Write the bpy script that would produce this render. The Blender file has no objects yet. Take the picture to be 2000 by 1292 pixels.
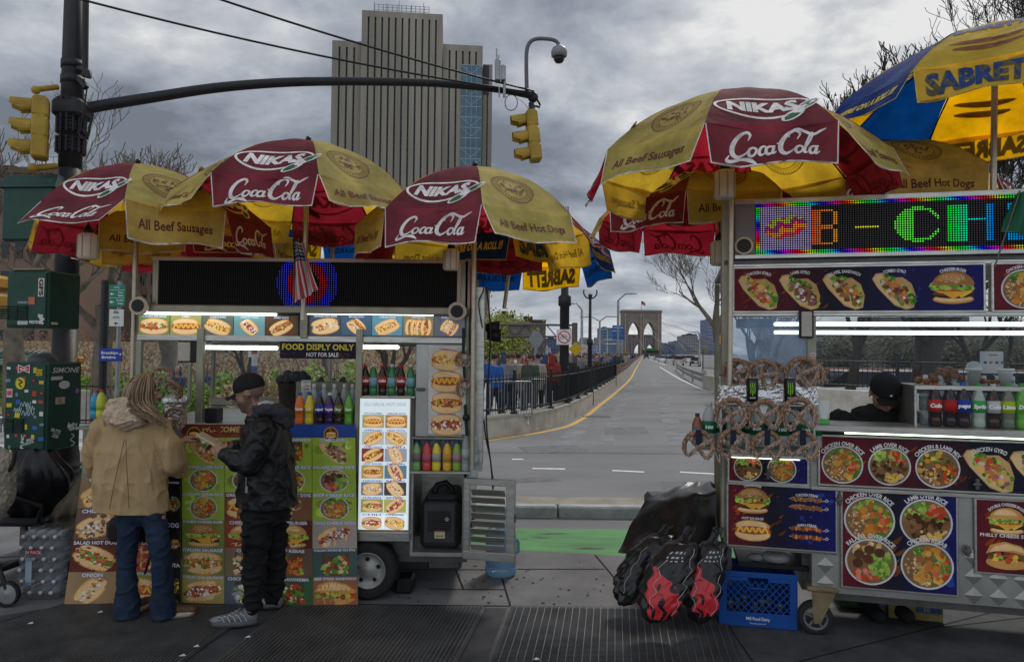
import bpy,bmesh,math,random
from mathutils import Vector,Matrix,noise
R=math.radians
C=bpy.context.scene.collection
sc=bpy.context.scene
rnd=random.Random(7)
PI=math.pi
# ----------------------------------------------------------
FPX,CH=1360.0,1.88
PITCH,ROLL=math.atan(41/FPX),R(0.6)
CM=Matrix.Rotation(R(90)+PITCH,4,'X')@Matrix.Rotation(ROLL,4,'Z')
cam_d=bpy.data.cameras.new('camera');cam=bpy.data.objects.new('camera',cam_d);C.objects.link(cam)
cam.matrix_world=Matrix.Translation((0,0,CH))@CM
cam_d.sensor_width=36;cam_d.lens=FPX/2000*36;cam_d.clip_end=6000;cam_d.clip_start=0.05
sc.camera=cam
def ray(u,v):return CM.to_3x3()@Vector(((u-1000)/FPX,(646-v)/FPX,-1))
def P(u,v,Y):
 d=ray(u,v);t=Y/d.y
 return Vector((d.x*t,Y,CH+d.z*t))
def G(u,v,z=0.0):
 d=ray(u,v);t=(z-CH)/d.z
 return Vector((d.x*t,d.y*t,z))
# ----------------------------------------------------------
MC={}
def mat(name,col,rough=0.6,metal=0.0,var=0.12,scale=6.0,bump=0.0,bscale=40.0,spec=None,emit=None,estr=0.0,alpha=None,tint=None,trans=0.0,coat=0.0,attr=False,col2=None,stretch=None,sub=None):
 if name in MC:return MC[name]
 m=bpy.data.materials.new(name);MC[name]=m
 m.use_nodes=True;nt=m.node_tree;n=nt.nodes;l=nt.links
 b=n['Principled BSDF']
 b.inputs['Roughness'].default_value=rough;b.inputs['Metallic'].default_value=metal
 if spec is None:spec=.25 if metal<.3 else .5
 if spec is not None:b.inputs['Specular IOR Level'].default_value=spec
 if coat:b.inputs['Coat Weight'].default_value=coat;b.inputs['Coat Roughness'].default_value=0.15
 if trans:b.inputs['Transmission Weight'].default_value=trans;b.inputs['IOR'].default_value=1.33
 c4=(*col[:3],1)
 tc=n.new('ShaderNodeTexCoord')
 if attr:
  at=n.new('ShaderNodeAttribute');at.attribute_name='Col';csrc=at.outputs['Color']
 else:
  rgb=n.new('ShaderNodeRGB');rgb.outputs[0].default_value=c4;csrc=rgb.outputs[0]
 vec=tc.outputs['Object']
 if stretch:
  mp=n.new('ShaderNodeMapping');mp.inputs['Scale'].default_value=stretch;l.new(vec,mp.inputs['Vector']);vec=mp.outputs[0]
 if var or col2:
  ns=n.new('ShaderNodeTexNoise');ns.inputs['Scale'].default_value=scale;ns.inputs['Detail'].default_value=6;ns.inputs['Roughness'].default_value=0.62
  l.new(vec,ns.inputs['Vector'])
  mr=n.new('ShaderNodeMapRange');mr.inputs['From Min'].default_value=0.3;mr.inputs['From Max'].default_value=0.7
  l.new(ns.outputs[0],mr.inputs[0])
  if col2:
   mx=n.new('ShaderNodeMix');mx.data_type='RGBA';l.new(mr.outputs[0],mx.inputs[0]);l.new(csrc,mx.inputs[6]);mx.inputs[7].default_value=(*col2,1);csrc=mx.outputs[2]
  else:
   mr.inputs['To Min'].default_value=1-var;mr.inputs['To Max'].default_value=1+var
   mx=n.new('ShaderNodeMix');mx.data_type='RGBA';mx.blend_type='MULTIPLY';mx.inputs[0].default_value=1
   l.new(csrc,mx.inputs[6]);l.new(mr.outputs[0],mx.inputs[7]);csrc=mx.outputs[2]
 l.new(csrc,b.inputs['Base Color'])
 if bump:
  n2=n.new('ShaderNodeTexNoise');n2.inputs['Scale'].default_value=bscale;n2.inputs['Detail'].default_value=4
  l.new(vec,n2.inputs['Vector'])
  bp=n.new('ShaderNodeBump');bp.inputs['Strength'].default_value=bump;bp.inputs['Distance'].default_value=0.02
  l.new(n2.outputs[0],bp.inputs['Height']);l.new(bp.outputs[0],b.inputs['Normal'])
 if emit is not None or estr:
  if emit is None:l.new(csrc,b.inputs['Emission Color'])
  else:b.inputs['Emission Color'].default_value=(*emit,1)
  b.inputs['Emission Strength'].default_value=estr
 out=n['Material Output']
 if sub:
  tr=n.new('ShaderNodeBsdfTranslucent');mxs=n.new('ShaderNodeMixShader');mxs.inputs[0].default_value=sub
  hs=n.new('ShaderNodeHueSaturation');hs.inputs['Saturation'].default_value=1.35;hs.inputs['Value'].default_value=2.5
  l.new(csrc,hs.inputs['Color']);wm=n.new('ShaderNodeMix');wm.data_type='RGBA';wm.blend_type='MULTIPLY';wm.inputs[0].default_value=1;wm.inputs[7].default_value=(1.25,.88,.62,1);l.new(hs.outputs[0],wm.inputs[6]);l.new(wm.outputs[2],tr.inputs[0])
  l.new(b.outputs[0],mxs.inputs[1]);l.new(tr.outputs[0],mxs.inputs[2]);l.new(mxs.outputs[0],out.inputs[0])
 if alpha is not None:
  tp=n.new('ShaderNodeBsdfTransparent');tp.inputs[0].default_value=(*(tint or[min(1,0.75+0.25*k)for k in col[:3]]),1)
  mxs=n.new('ShaderNodeMixShader');mxs.inputs[0].default_value=alpha
  l.new(tp.outputs[0],mxs.inputs[1]);l.new(b.outputs[0],mxs.inputs[2]);l.new(mxs.outputs[0],out.inputs[0])
 return m
M=dict(print=mat('print',(1,1,1),0.5,var=0.16,scale=7,attr=True,spec=0.12),glowprint=mat('glow_print',(1,1,1),0.4,var=0.03,attr=True,estr=0.38),fabric=mat('umbrella_fabric',(1,1,1),0.8,var=0.34,scale=4.5,attr=True,sub=0.42,bump=0.5,bscale=9,spec=.1),fabprint=mat('umbrella_print',(1,1,1),0.8,var=0.32,scale=14,attr=True,sub=0.10),banner=mat('banner_vinyl',(1,1,1),0.38,var=0.14,scale=7,attr=True,bump=0.12,bscale=9,spec=0.15),led=mat('led_dots',(0,0,0),0.5,var=0,attr=True,estr=.62),steel=mat('stainless_steel',(0.42,0.42,0.39),0.33,0.85,var=0.25,scale=5,bump=0.05,stretch=(1,1,6)),steel_o=mat('olive_steel',(0.24,0.235,0.18),0.42,0.55,var=0.22,scale=5,bump=0.05),steel_d=mat('dark_steel',(0.10,0.10,0.095),0.45,0.6,var=0.3,scale=8,bump=0.08),quilt=mat('quilted_steel',(0.34,0.34,0.32),0.4,0.8,var=0.18,scale=4),black=mat('black_plastic',(0.012,0.012,0.013),0.42,var=0.25),blackm=mat('black_iron',(0.016,0.017,0.018),0.5,0.3,var=0.3,scale=15,bump=0.1),rubber=mat('tyre_rubber',(0.018,0.018,0.018),0.8,var=0.3,bump=0.1),cream=mat('cream_enamel',(0.50,0.42,0.33),0.5,var=0.15),white=mat('white_paint',(0.72,0.72,0.70),0.5,var=0.08),tube=mat('light_tube',(1,1,1),0.5,var=0,emit=(0.86,1.0,0.93),estr=4.0),tubeblue=mat('light_tube_cool',(1,1,1),0.5,var=0,emit=(0.80,0.93,1.0),estr=3.2),ledstrip=mat('led_strip',(1,1,1),0.5,var=0,emit=(0.80,1.0,0.66),estr=3.0),asphalt=mat('asphalt',(0.215,0.215,0.215),0.85,col2=(0.135,0.137,0.142),scale=.55,stretch=(.35,1,1),bump=0.35,bscale=160),concrete=mat('concrete',(0.42,0.39,0.33),0.85,var=0.28,scale=2.2,bump=0.3,bscale=50),sidewalk=mat('sidewalk_concrete',(0.135,0.137,0.142),0.72,var=0.30,scale=2.3,bump=0.3,bscale=90),slab=mat('dark_slab',(0.050,0.052,0.056),0.72,var=0.40,scale=5,bump=0.3,bscale=120),green=mat('green_lane_paint',(0.14,0.36,0.14),0.8,col2=(.085,.21,.09),scale=2.2,bump=0.4,bscale=60,stretch=(.5,2,1)),yline=mat('yellow_line',(0.60,0.36,0.07),0.7,var=0.25,scale=10),wline=mat('white_line',(0.70,0.70,0.68),0.7,var=0.20,scale=10),rust=mat('rusty_rail',(0.13,0.075,0.05),0.8,var=0.4,scale=4),galv=mat('galvanised',(0.25,0.26,0.27),0.45,0.6,var=0.2),pole=mat('pole_paint',(0.020,0.020,0.023),0.5,0.0,var=0.25,scale=5,bump=0.1),sigyel=mat('signal_yellow',(0.33,0.215,0.03),0.5,var=0.28,scale=6,bump=0.1),boxgreen=mat('box_green',(0.012,0.050,0.034),0.42,0.1,var=0.25,scale=4,bump=0.05),plastbag=mat('black_bag',(0.010,0.010,0.012),0.33,var=0.3,bump=0.6,bscale=9),bark=mat('plane_bark',(0.22,0.19,0.14),0.9,var=0.4,scale=3,col2=(0.09,0.075,0.06),bump=0.3),barkd=mat('dark_bark',(0.055,0.048,0.042),0.9,var=0.3,scale=4),glass=mat('window_glass',(0.08,0.10,0.12),0.04,var=0,alpha=0.10,tint=(.97,.99,.99)),hazeglass=mat('smoky_glass',(0.36,0.52,0.75),0.12,var=.4,scale=4,alpha=0.26,tint=(.95,.98,1)),pet=mat('clear_plastic',(0.86,0.92,0.92),0.08,var=0,alpha=0.33),)
def cm(col,rough=0.5,metal=0.0,var=0.12,**k):
 key='paint_%02x%02x%02x_%d_%d'%(*[int(min(1,c)*255)for c in col[:3]],int(rough*100),int(metal*10))
 return mat(key,col,rough,metal,var,**k)
def srgb(r,g,b):
 f=lambda c:((c/255+0.055)/1.055)**2.4 if c>10 else c/255/12.92
 return(f(r),f(g),f(b))
# ----------------------------------------------------------
XF={}
def thing(name,label,cat,loc=(0,0,0),rz=0.0,group=None,rot=None):
 o=bpy.data.objects.new(name,None);C.objects.link(o)
 o.empty_display_size=0.1
 m=Matrix.Translation(loc)@(rot.to_4x4()if rot is not None else Matrix.Rotation(rz,4,'Z'))
 o.matrix_world=m;XF[o]=m
 o['label']=label;o['category']=cat
 if group:o['group']=group
 return o
def tag(o,label=None,cat=None,group=None,kind=None):
 if label:o['label']=label
 if cat:o['category']=cat
 if group:o['group']=group
 if kind:o['kind']=kind
 return o
def copy_tree(o,parent=None,loc=None,rz=None,label=None,group=None,kids=True,scale=None):
 c=o.copy();C.objects.link(c);c.parent=parent
 if loc is not None:c.location=loc
 if rz is not None:c.rotation_euler=(0,0,rz)
 if scale is not None:c.scale=(scale,)*3 if not hasattr(scale,'__len__')else scale
 if label:c['label']=label
 if group:c['group']=group
 if kids:
  for ch in o.children:copy_tree(ch,c)
 return c
class MB:
 """collects faces, then links them as one mesh object"""
 def __init__(s,m=None):
  s.v=[];s.f=[];s.mi=[];s.c=[];s.sm=[];s.mats=[];s.cur=0;s.col=(1,1,1);s.T=None;s.smooth=False
  if m is not None:s.use(m)
 def use(s,m,col=None):
  if isinstance(m,str):m=M[m]
  if m not in s.mats:s.mats.append(m)
  s.cur=s.mats.index(m)
  if col:s.col=col
  return s
 def add(s,vs,fs,col=None,smooth=None):
  b=len(s.v)
  s.v+=[(s.T@Vector(p))[:]for p in vs]if s.T is not None else[tuple(p)for p in vs]
  c=col or s.col;sm=s.smooth if smooth is None else smooth
  for f in fs:
   s.f.append([b+i for i in f]);s.mi.append(s.cur);s.c.append(c);s.sm.append(sm)
  return s
 def quad(s,a,b,c,d,col=None):return s.add([a,b,c,d],[(0,1,2,3)],col)
 def box(s,x0,x1,y0,y1,z0,z1,col=None):
  x0,x1=min(x0,x1),max(x0,x1);y0,y1=min(y0,y1),max(y0,y1);z0,z1=min(z0,z1),max(z0,z1)
  return s.add([(x0,y0,z0),(x1,y0,z0),(x1,y1,z0),(x0,y1,z0),(x0,y0,z1),(x1,y0,z1),(x1,y1,z1),(x0,y1,z1)],[(0,3,2,1),(4,5,6,7),(0,1,5,4),(1,2,6,5),(2,3,7,6),(3,0,4,7)],col,False)
 def bbox(s,x0,x1,y0,y1,z0,z1,r=0.01,col=None):
  """box with chamfered edges"""
  x0,x1=min(x0,x1),max(x0,x1);y0,y1=min(y0,y1),max(y0,y1);z0,z1=min(z0,z1),max(z0,z1)
  r=min(r,(x1-x0)/2.2,(y1-y0)/2.2,(z1-z0)/2.2)
  vs=[];
  for x,a in((x0,1),(x1,-1)):
   for y,b in((y0,1),(y1,-1)):
    for z,c in((z0,1),(z1,-1)):
     vs+=[(x,y+b*r,z+c*r),(x+a*r,y,z+c*r),(x+a*r,y+b*r,z)]
  I=lambda i,j,k,w:((i*2+j)*2+k)*3+w
  fs=[[I(0,0,0,0),I(0,0,1,0),I(0,1,1,0),I(0,1,0,0)],[I(1,0,0,0),I(1,1,0,0),I(1,1,1,0),I(1,0,1,0)],[I(0,0,0,1),I(1,0,0,1),I(1,0,1,1),I(0,0,1,1)],[I(0,1,0,1),I(0,1,1,1),I(1,1,1,1),I(1,1,0,1)],[I(0,0,0,2),I(0,1,0,2),I(1,1,0,2),I(1,0,0,2)],[I(0,0,1,2),I(1,0,1,2),I(1,1,1,2),I(0,1,1,2)]]
  for i in(0,1):
   for j in(0,1):
    fs.append([I(i,j,0,0),I(i,j,0,1),I(i,j,1,1),I(i,j,1,0)])
    fs.append([I(i,0,j,0),I(i,0,j,2),I(i,1,j,2),I(i,1,j,0)])
    fs.append([I(0,i,j,1),I(0,i,j,2),I(1,i,j,2),I(1,i,j,1)])
    for k in(0,1):fs.append([I(i,j,k,0),I(i,j,k,1),I(i,j,k,2)])
  return s.add(vs,fs,col,False)
 def tube(s,pts,rr,n=8,col=None,cap=True,smooth=True,closed=False,flat=1.0):
  pts=[Vector(p)for p in pts];N=len(pts)
  if not hasattr(rr,'__len__'):rr=[rr]*N
  vs=[];up=None
  for i,p in enumerate(pts):
   if closed:d=pts[(i+1)%N]-pts[i-1]
   else:d=pts[min(i+1,N-1)]-pts[max(i-1,0)]
   d=d.normalized()if d.length>1e-9 else Vector((0,0,1))
   if up is None:
    up=Vector((0,0,1))if abs(d.z)<0.9 else Vector((1,0,0))
   a=d.cross(up)
   if a.length<1e-6:a=d.orthogonal()
   a.normalize();b=a.cross(d).normalized();up=b
   for k in range(n):
    t=2*PI*k/n;vs.append(p+a*math.cos(t)*rr[i]+b*math.sin(t)*rr[i]*flat)
  fs=[]
  for i in range(N if closed else N-1):
   j=(i+1)%N
   for k in range(n):fs.append((i*n+k,i*n+(k+1)%n,j*n+(k+1)%n,j*n+k))
  s.add(vs,fs,col,smooth)
  if cap and not closed:
   s.add(vs[:n],[tuple(range(n-1,-1,-1))],col,False);s.add(vs[-n:],[tuple(range(n))],col,False)
  return s
 def cyl(s,p0,p1,r0,r1=None,n=16,col=None,cap=True,smooth=True):
  return s.tube([p0,p1],[r0,r0 if r1 is None else r1],n,col,cap,smooth)
 def lathe(s,prof,o=(0,0,0),n=20,col=None,axis='Z',smooth=True,cols=None,cap=True):
  """prof: list of (r,h) along the axis"""
  vs=[]
  for r,h in prof:
   for k in range(n):
    t=2*PI*k/n;x,y=r*math.cos(t),r*math.sin(t)
    q=(x,y,h)if axis=='Z' else((x,h,y)if axis=='Y' else(h,x,y))
    vs.append((q[0]+o[0],q[1]+o[1],q[2]+o[2]))
  for i in range(len(prof)-1):
   pass
  b=len(s.v)
  s.v+=[(s.T@Vector(p))[:]for p in vs]if s.T is not None else[tuple(p)for p in vs]
  for i in range(len(prof)-1):
   c=cols[i]if cols else(col or s.col)
   for k in range(n):
    s.f.append([b+i*n+k,b+i*n+(k+1)%n,b+(i+1)*n+(k+1)%n,b+(i+1)*n+k]);s.mi.append(s.cur);s.c.append(c);s.sm.append(smooth)
  for i,rev in((0,True),(len(prof)-1,False)):
   if cap and prof[i][0]>1e-5:
    r_=range(n-1,-1,-1)if rev else range(n)
    s.f.append([b+i*n+k for k in r_]);s.mi.append(s.cur);s.c.append((cols[min(i,len(cols)-1)]if cols else None)or col or s.col);s.sm.append(False)
  return s
 def ball(s,c,r,n=12,col=None,m=None):
  """ellipsoid; r number or 3-tuple; m optional 3x3 rotation"""
  r=(r,r,r)if not hasattr(r,'__len__')else r
  vs=[];H=max(4,n//2)
  for i in range(H+1):
   t=PI*i/H
   for k in range(n):
    q=Vector((math.sin(t)*math.cos(2*PI*k/n)*r[0],math.sin(t)*math.sin(2*PI*k/n)*r[1],math.cos(t)*r[2]))
    if m is not None:q=m@q
    vs.append(Vector(c)+q)
  fs=[(i*n+k,(i+1)*n+k,(i+1)*n+(k+1)%n,i*n+(k+1)%n)for i in range(H)for k in range(n)]
  return s.add(vs,fs,col,True)
 def grid(s,fn,nu,nv,col=None,colfn=None,smooth=True,back=0.0):
  vs=[fn(i/nu,j/nv)for j in range(nv+1)for i in range(nu+1)]
  b=len(s.v)
  s.v+=[(s.T@Vector(p))[:]for p in vs]if s.T is not None else[tuple(p)for p in vs]
  for j in range(nv):
   for i in range(nu):
    s.f.append([b+j*(nu+1)+i,b+j*(nu+1)+i+1,b+(j+1)*(nu+1)+i+1,b+(j+1)*(nu+1)+i]);s.mi.append(s.cur);s.sm.append(smooth)
    s.c.append(colfn((i+.5)/nu,(j+.5)/nv)if colfn else(col or s.col))
  return s
 def art(s,art,fn,off=0.0012,eps=5e-6,maxlen=None):
  """flat coloured polygons of a picture laid on a surface: fn(x,y,h) -> point lifted by h"""
  k=0
  for poly,col in art:
   if poly is None:k=0;continue
   h=off+eps*k;k+=1
   if isinstance(poly,tuple):
    vs,fs=poly
    if maxlen:vs,fs=refine(vs,fs,maxlen)
    s.add([fn(x,y,h)for x,y in vs],fs,col,False)
   else:
    if maxlen and len(poly)>2:
     n=len(poly)
     vs,fs=refine(list(poly),[(0,i,i+1)for i in range(1,n-1)],maxlen)
     s.add([fn(x,y,h)for x,y in vs],fs,col,False)
    else:
     s.add([fn(x,y,h)for x,y in poly],[tuple(range(len(poly)))],col,False)
  return s
 def build(s,name,parent=None,local=False,label=None,mod=None):
  me=bpy.data.meshes.new(name)
  vs=s.v
  if parent is not None and not local:
   inv=XF[root_of(parent)].inverted();vs=[(inv@Vector(p))[:]for p in vs]
  me.from_pydata(vs,[],s.f)
  for m in s.mats:me.materials.append(m)
  me.polygons.foreach_set('material_index',s.mi)
  me.polygons.foreach_set('use_smooth',s.sm)
  ca=me.color_attributes.new('Col','FLOAT_COLOR','CORNER')
  buf=[]
  for f,c in zip(s.f,s.c):buf.extend((c[0],c[1],c[2],1.0)*len(f))
  ca.data.foreach_set('color',buf)
  me.update()
  o=bpy.data.objects.new(name,me);C.objects.link(o)
  if parent is not None:o.parent=parent
  if label:o['label']=label
  return o
def root_of(o):
 while o.parent is not None:o=o.parent
 return o
def refine(vs,fs,L,depth=0):
 vs=list(vs);tris=[]
 for f in fs:
  for i in range(1,len(f)-1):tris.append((f[0],f[i],f[i+1]))
 for _ in range(5):
  out=[];split=False;cache={}
  def mid(a,b):
   k=(min(a,b),max(a,b))
   if k not in cache:vs.append(((vs[a][0]+vs[b][0])/2,(vs[a][1]+vs[b][1])/2));cache[k]=len(vs)-1
   return cache[k]
  for a,b,c in tris:
   e=[(math.dist(vs[a],vs[b]),a,b,c),(math.dist(vs[b],vs[c]),b,c,a),(math.dist(vs[c],vs[a]),c,a,b)]
   e.sort(reverse=True);d,p,q,r=e[0]
   if d>L:m=mid(p,q);out+=[(p,m,r),(m,q,r)];split=True
   else:out.append((a,b,c))
  tris=out
  if not split:break
 return vs,tris
class Frame:
 """a vertical facade: origin, yaw; local x along it, local y into it, z up"""
 def __init__(s,O,yaw):
  s.O=Vector((O[0],O[1],0));s.yaw=yaw;s.M=Matrix.Translation(s.O)@Matrix.Rotation(yaw,4,'Z');s.I=s.M.inverted()
 def at(s,u,v,y=0.0):
  """pixel -> local point on the plane local-y = y"""
  o=s.I@Vector((0,0,CH));d=s.I.to_3x3()@ray(u,v)
  t=(y-o.y)/d.y;return o+d*t
 def rect(s,u0,v0,u1,v1,y=0.0):
  um,vm=(u0+u1)/2,(v0+v1)/2
  a=s.at(u0,vm,y);b=s.at(u1,vm,y);c=s.at(um,v0,y);d=s.at(um,v1,y)
  return a.x,b.x,d.z,c.z
 def w(s,p):return s.M@Vector(p)
# ----------------------------------------------------------
_TX={}
def _font_mesh(s,off):
 k=(s,off)
 if k not in _TX:
  cu=bpy.data.curves.new('t','FONT');cu.body=s;cu.size=1.0;cu.offset=off;cu.resolution_u=2;cu.fill_mode='FRONT'
  o=bpy.data.objects.new('t',cu);C.objects.link(o)
  dg=bpy.context.evaluated_depsgraph_get();ev=o.evaluated_get(dg);me=ev.to_mesh()
  vs=[(v.co.x,v.co.y)for v in me.vertices];fs=[tuple(p.vertices)for p in me.polygons]
  ev.to_mesh_clear();bpy.data.objects.remove(o);bpy.data.curves.remove(cu)
  _TX[k]=(vs,fs)
 return _TX[k]
def text(s,x,y,h,col,w=None,bold=0.02,shear=0.0,align='C',arc=None,outline=None,orad=0.03,mirror=False,rot=0.0):
 """art list: text with cap height h, centred on x, baseline y; w squeezes it to that width; arc = circle radius it follows"""
 out=[]
 if outline is not None:out+=text(s,x,y,h,outline,w,bold+orad,shear,align,arc,mirror=mirror,rot=rot)
 vs,fs=_font_mesh(s,bold)
 if not vs:return out
 base,_=_font_mesh(s,0.0)
 x0=min(v[0]for v in base);x1=max(v[0]for v in base);k=h/0.70;kx=k if w is None else w/(x1-x0)
 W_=(x1-x0)*kx;ox={'C':-W_/2,'L':0,'R':-W_}[align]
 pts=[]
 for a,b in vs:
  px,py=(a-x0)*kx+ox,b*k
  px+=py*shear
  if mirror:px=-px
  if arc:
   t=px/arc;r=arc+py;px,py=r*math.sin(t),r*math.cos(t)-arc
  if rot:px,py=px*math.cos(rot)-py*math.sin(rot),px*math.sin(rot)+py*math.cos(rot)
  pts.append((x+px,y+py))
 out.append(((pts,fs),col));return out
def spline(pts,n=6):
 out=[];N=len(pts)
 for i in range(N-1):
  p0,p1,p2,p3=pts[max(i-1,0)],pts[i],pts[i+1],pts[min(i+2,N-1)]
  for k in range(n):
   t=k/n
   out.append(tuple(0.5*((2*b)+(c-a)*t+(2*a-5*b+4*c-d)*t*t+(3*b-a-3*c+d)*t**3)for a,b,c,d in zip(p0,p1,p2,p3)))
 out.append(tuple(pts[-1]));return out
def stroke(pts,w,col,n=5,sm=True):
 """brush stroke: pts (x,y[,width factor])"""
 pts=[(p[0],p[1],p[2]if len(p)>2 else 1.0)for p in pts]
 if sm:pts=spline(pts,n)
 L=[];Rr=[]
 for i,p in enumerate(pts):
  a=pts[max(i-1,0)];b=pts[min(i+1,len(pts)-1)]
  dx,dy=b[0]-a[0],b[1]-a[1];d=math.hypot(dx,dy)or 1
  nx,ny=-dy/d*w*p[2]/2,dx/d*w*p[2]/2
  L.append((p[0]+nx,p[1]+ny));Rr.append((p[0]-nx,p[1]-ny))
 n_=len(pts);return[((L+Rr,[(i,i+1,n_+i+1,n_+i)for i in range(n_-1)]),col)]
def xf(art,sx=1,sy=None,dx=0,dy=0,rot=0,shear=0):
 sy=sx if sy is None else sy;c,s=math.cos(rot),math.sin(rot)
 def f(p):
  x,y=p[0]*sx+p[1]*sy*shear,p[1]*sy
  return(x*c-y*s+dx,x*s+y*c+dy)
 return[((([f(p)for p in a[0]],a[1])if isinstance(a,tuple)else[f(p)for p in a]),col)for a,col in art if a is not None]
def ell(x,y,rx,ry=None,col=(1,1,1),n=20,rot=0,a0=0,a1=2*PI):
 ry=rx if ry is None else ry;full=abs(a1-a0-2*PI)<1e-6
 pts=[]
 for k in range(n if full else n+1):
  t=a0+(a1-a0)*k/n;px,py=rx*math.cos(t),ry*math.sin(t)
  pts.append((x+px*math.cos(rot)-py*math.sin(rot),y+px*math.sin(rot)+py*math.cos(rot)))
 return[(pts,col)]
def ring(x,y,rx,ry,w,col,n=28):
 o=[(x+rx*math.cos(2*PI*k/n),y+ry*math.sin(2*PI*k/n))for k in range(n)];i=[(x+(rx-w)*math.cos(2*PI*k/n),y+(ry-w)*math.sin(2*PI*k/n))for k in range(n)]
 return[((o+i,[(k,(k+1)%n,n+(k+1)%n,n+k)for k in range(n)]),col)]
def rect(x0,y0,x1,y1,col):return[([(x0,y0),(x1,y0),(x1,y1),(x0,y1)],col)]
def jit(c,a=0.18,r=None):
 r=r or rnd;k=1+r.uniform(-a,a);return tuple(max(0,min(1,v*k*(1+r.uniform(-a/3,a/3))))for v in c)
def blob(x,y,r,col,n=6,sq=1.0):
 a=rnd.uniform(0,2*PI)
 return[([(x+r*rnd.uniform(.65,1.15)*math.cos(a+2*PI*k/n),y+r*sq*rnd.uniform(.65,1.15)*math.sin(a+2*PI*k/n))for k in range(n)],jit(col))]
def scatter(n,inside,r,cols,sq=1.0,box=(-1,-1,1,1)):
 out=[];t=0
 while n>0 and t<4000:
  t+=1;x=rnd.uniform(box[0],box[2]);y=rnd.uniform(box[1],box[3])
  if inside(x,y):out+=blob(x,y,r*rnd.uniform(.6,1.35),rnd.choice(cols),rnd.choice((4,5,6,7)),sq);n-=1
 return out
def coca(col):
 """red drinks script lettering, about 10 wide and 3 tall, sheared"""
 W_=0.42;a=[]
 a+=stroke([(2.1,2.0,.3),(2.25,2.6,.7),(1.8,2.95,.8),(1.0,2.5,1.1),(.45,1.5,1.4),(.5,.6,1.3),(1.1,.15,.9),(1.9,.45,.5),(2.3,.9,.25)],W_,col)
 a+=stroke([(.2,.35,.2),(-.1,-.25,.9),(.5,-.35,.9),(1.6,-.1,.7),(2.6,-.25,1.0),(3.4,-.75,.3)],W_,col)
 for x in(2.75,5.0-.35):
  a+=stroke([(x,1.15,.7),(x-.35,.95,1.0),(x-.4,.5,1.1),(x-.1,.2,.9),(x+.3,.4,.8),(x+.4,.9,.8),(x,1.15,.7)],W_*.8,col)
 a+=stroke([(4.15,1.0,.5),(3.95,1.2,.7),(3.6,1.0,1.0),(3.5,.5,1.1),(3.75,.2,.8),(4.15,.4,.4)],W_*.8,col)
 a+=stroke([(5.1,1.2,.8),(5.0,.6,1.0),(5.1,.25,.8),(5.4,.45,.4)],W_*.8,col)
 a+=stroke([(5.35,1.45,.8),(5.75,1.45,.8)],W_*.6,col)
 a+=stroke([(7.6,2.0,.3),(7.8,2.7,.7),(7.2,3.1,.8),(6.4,2.6,1.1),(5.85,1.5,1.4),(5.95,.5,1.3),(6.6,.1,.9),(7.3,.5,.5),(7.7,1.0,.25)],W_,col)
 a+=stroke([(6.6,2.2,.5),(6.7,2.9,.6),(7.4,3.3,.8),(8.4,2.9,.9),(9.3,2.6,1.0),(10.0,3.0,.9),(10.5,3.3,.3)],W_*.8,col)
 x=8.1
 a+=stroke([(x,1.15,.7),(x-.35,.95,1.0),(x-.4,.5,1.1),(x-.1,.2,.9),(x+.3,.4,.8),(x+.4,.9,.8),(x,1.15,.7)],W_*.8,col)
 a+=stroke([(8.7,.6,.4),(9.1,1.8,.8),(9.2,2.7,.7),(8.95,2.6,.6),(8.75,1.2,1.0),(8.8,.35,1.0),(9.15,.35,.5)],W_*.8,col)
 x=9.75
 a+=stroke([(x,1.15,.7),(x-.35,.95,1.0),(x-.4,.5,1.1),(x-.1,.2,.9),(x+.3,.5,.8),(x+.3,.9,.8),(x,1.15,.7)],W_*.8,col)
 a+=stroke([(10.1,1.2,.8),(10.0,.6,1.0),(10.15,.2,.8),(10.5,.5,.3)],W_*.8,col)
 return xf(a,1,1,-5.2,-1.3,0,0.22)
def nikas(col,bg,leaf=(0.03,0.10,0.05)):
 a=ring(0,0,5.2,2.0,.32,col,36)
 a+=text('NIKAS',-.1,-.75,1.65,col,w=7.2,bold=.055,shear=.12)
 a+=ell(4.7,-.3,1.5,.55,col,16,rot=.5)+ell(4.7,-.3,1.25,.38,leaf,16,rot=.5)+ell(2.8,-1.7,1.5,.6,col,16,rot=.5)+ell(2.8,-1.7,1.25,.42,leaf,16,rot=.5)
 for k in range(5):a+=ell(3.5+.4*math.cos(k*1.256),-.95+.4*math.sin(k*1.256),.33,.33,col,8)
 return a
def seal(col,bg):
 a=ring(0,0,1,1,.04,col,36)+ring(0,0,.72,.72,.03,col,30)
 for k in range(44):
  t=2*PI*k/44;c,s=math.cos(t),math.sin(t);w=.014
  a.append(([(.75*c-w*s,.75*s+w*c),(.75*c+w*s,.75*s-w*c),(.95*c+w*s,.95*s-w*c),(.95*c-w*s,.95*s+w*c)],col))
 for k in range(34):
  t=rnd.uniform(0,2*PI);r=rnd.uniform(.05,.58);a+=blob(r*math.cos(t),r*math.sin(t)*.8,.08,col,5)
 a+=text('SINCE',0,-.12,.2,bg,bold=.03)
 return a
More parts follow.
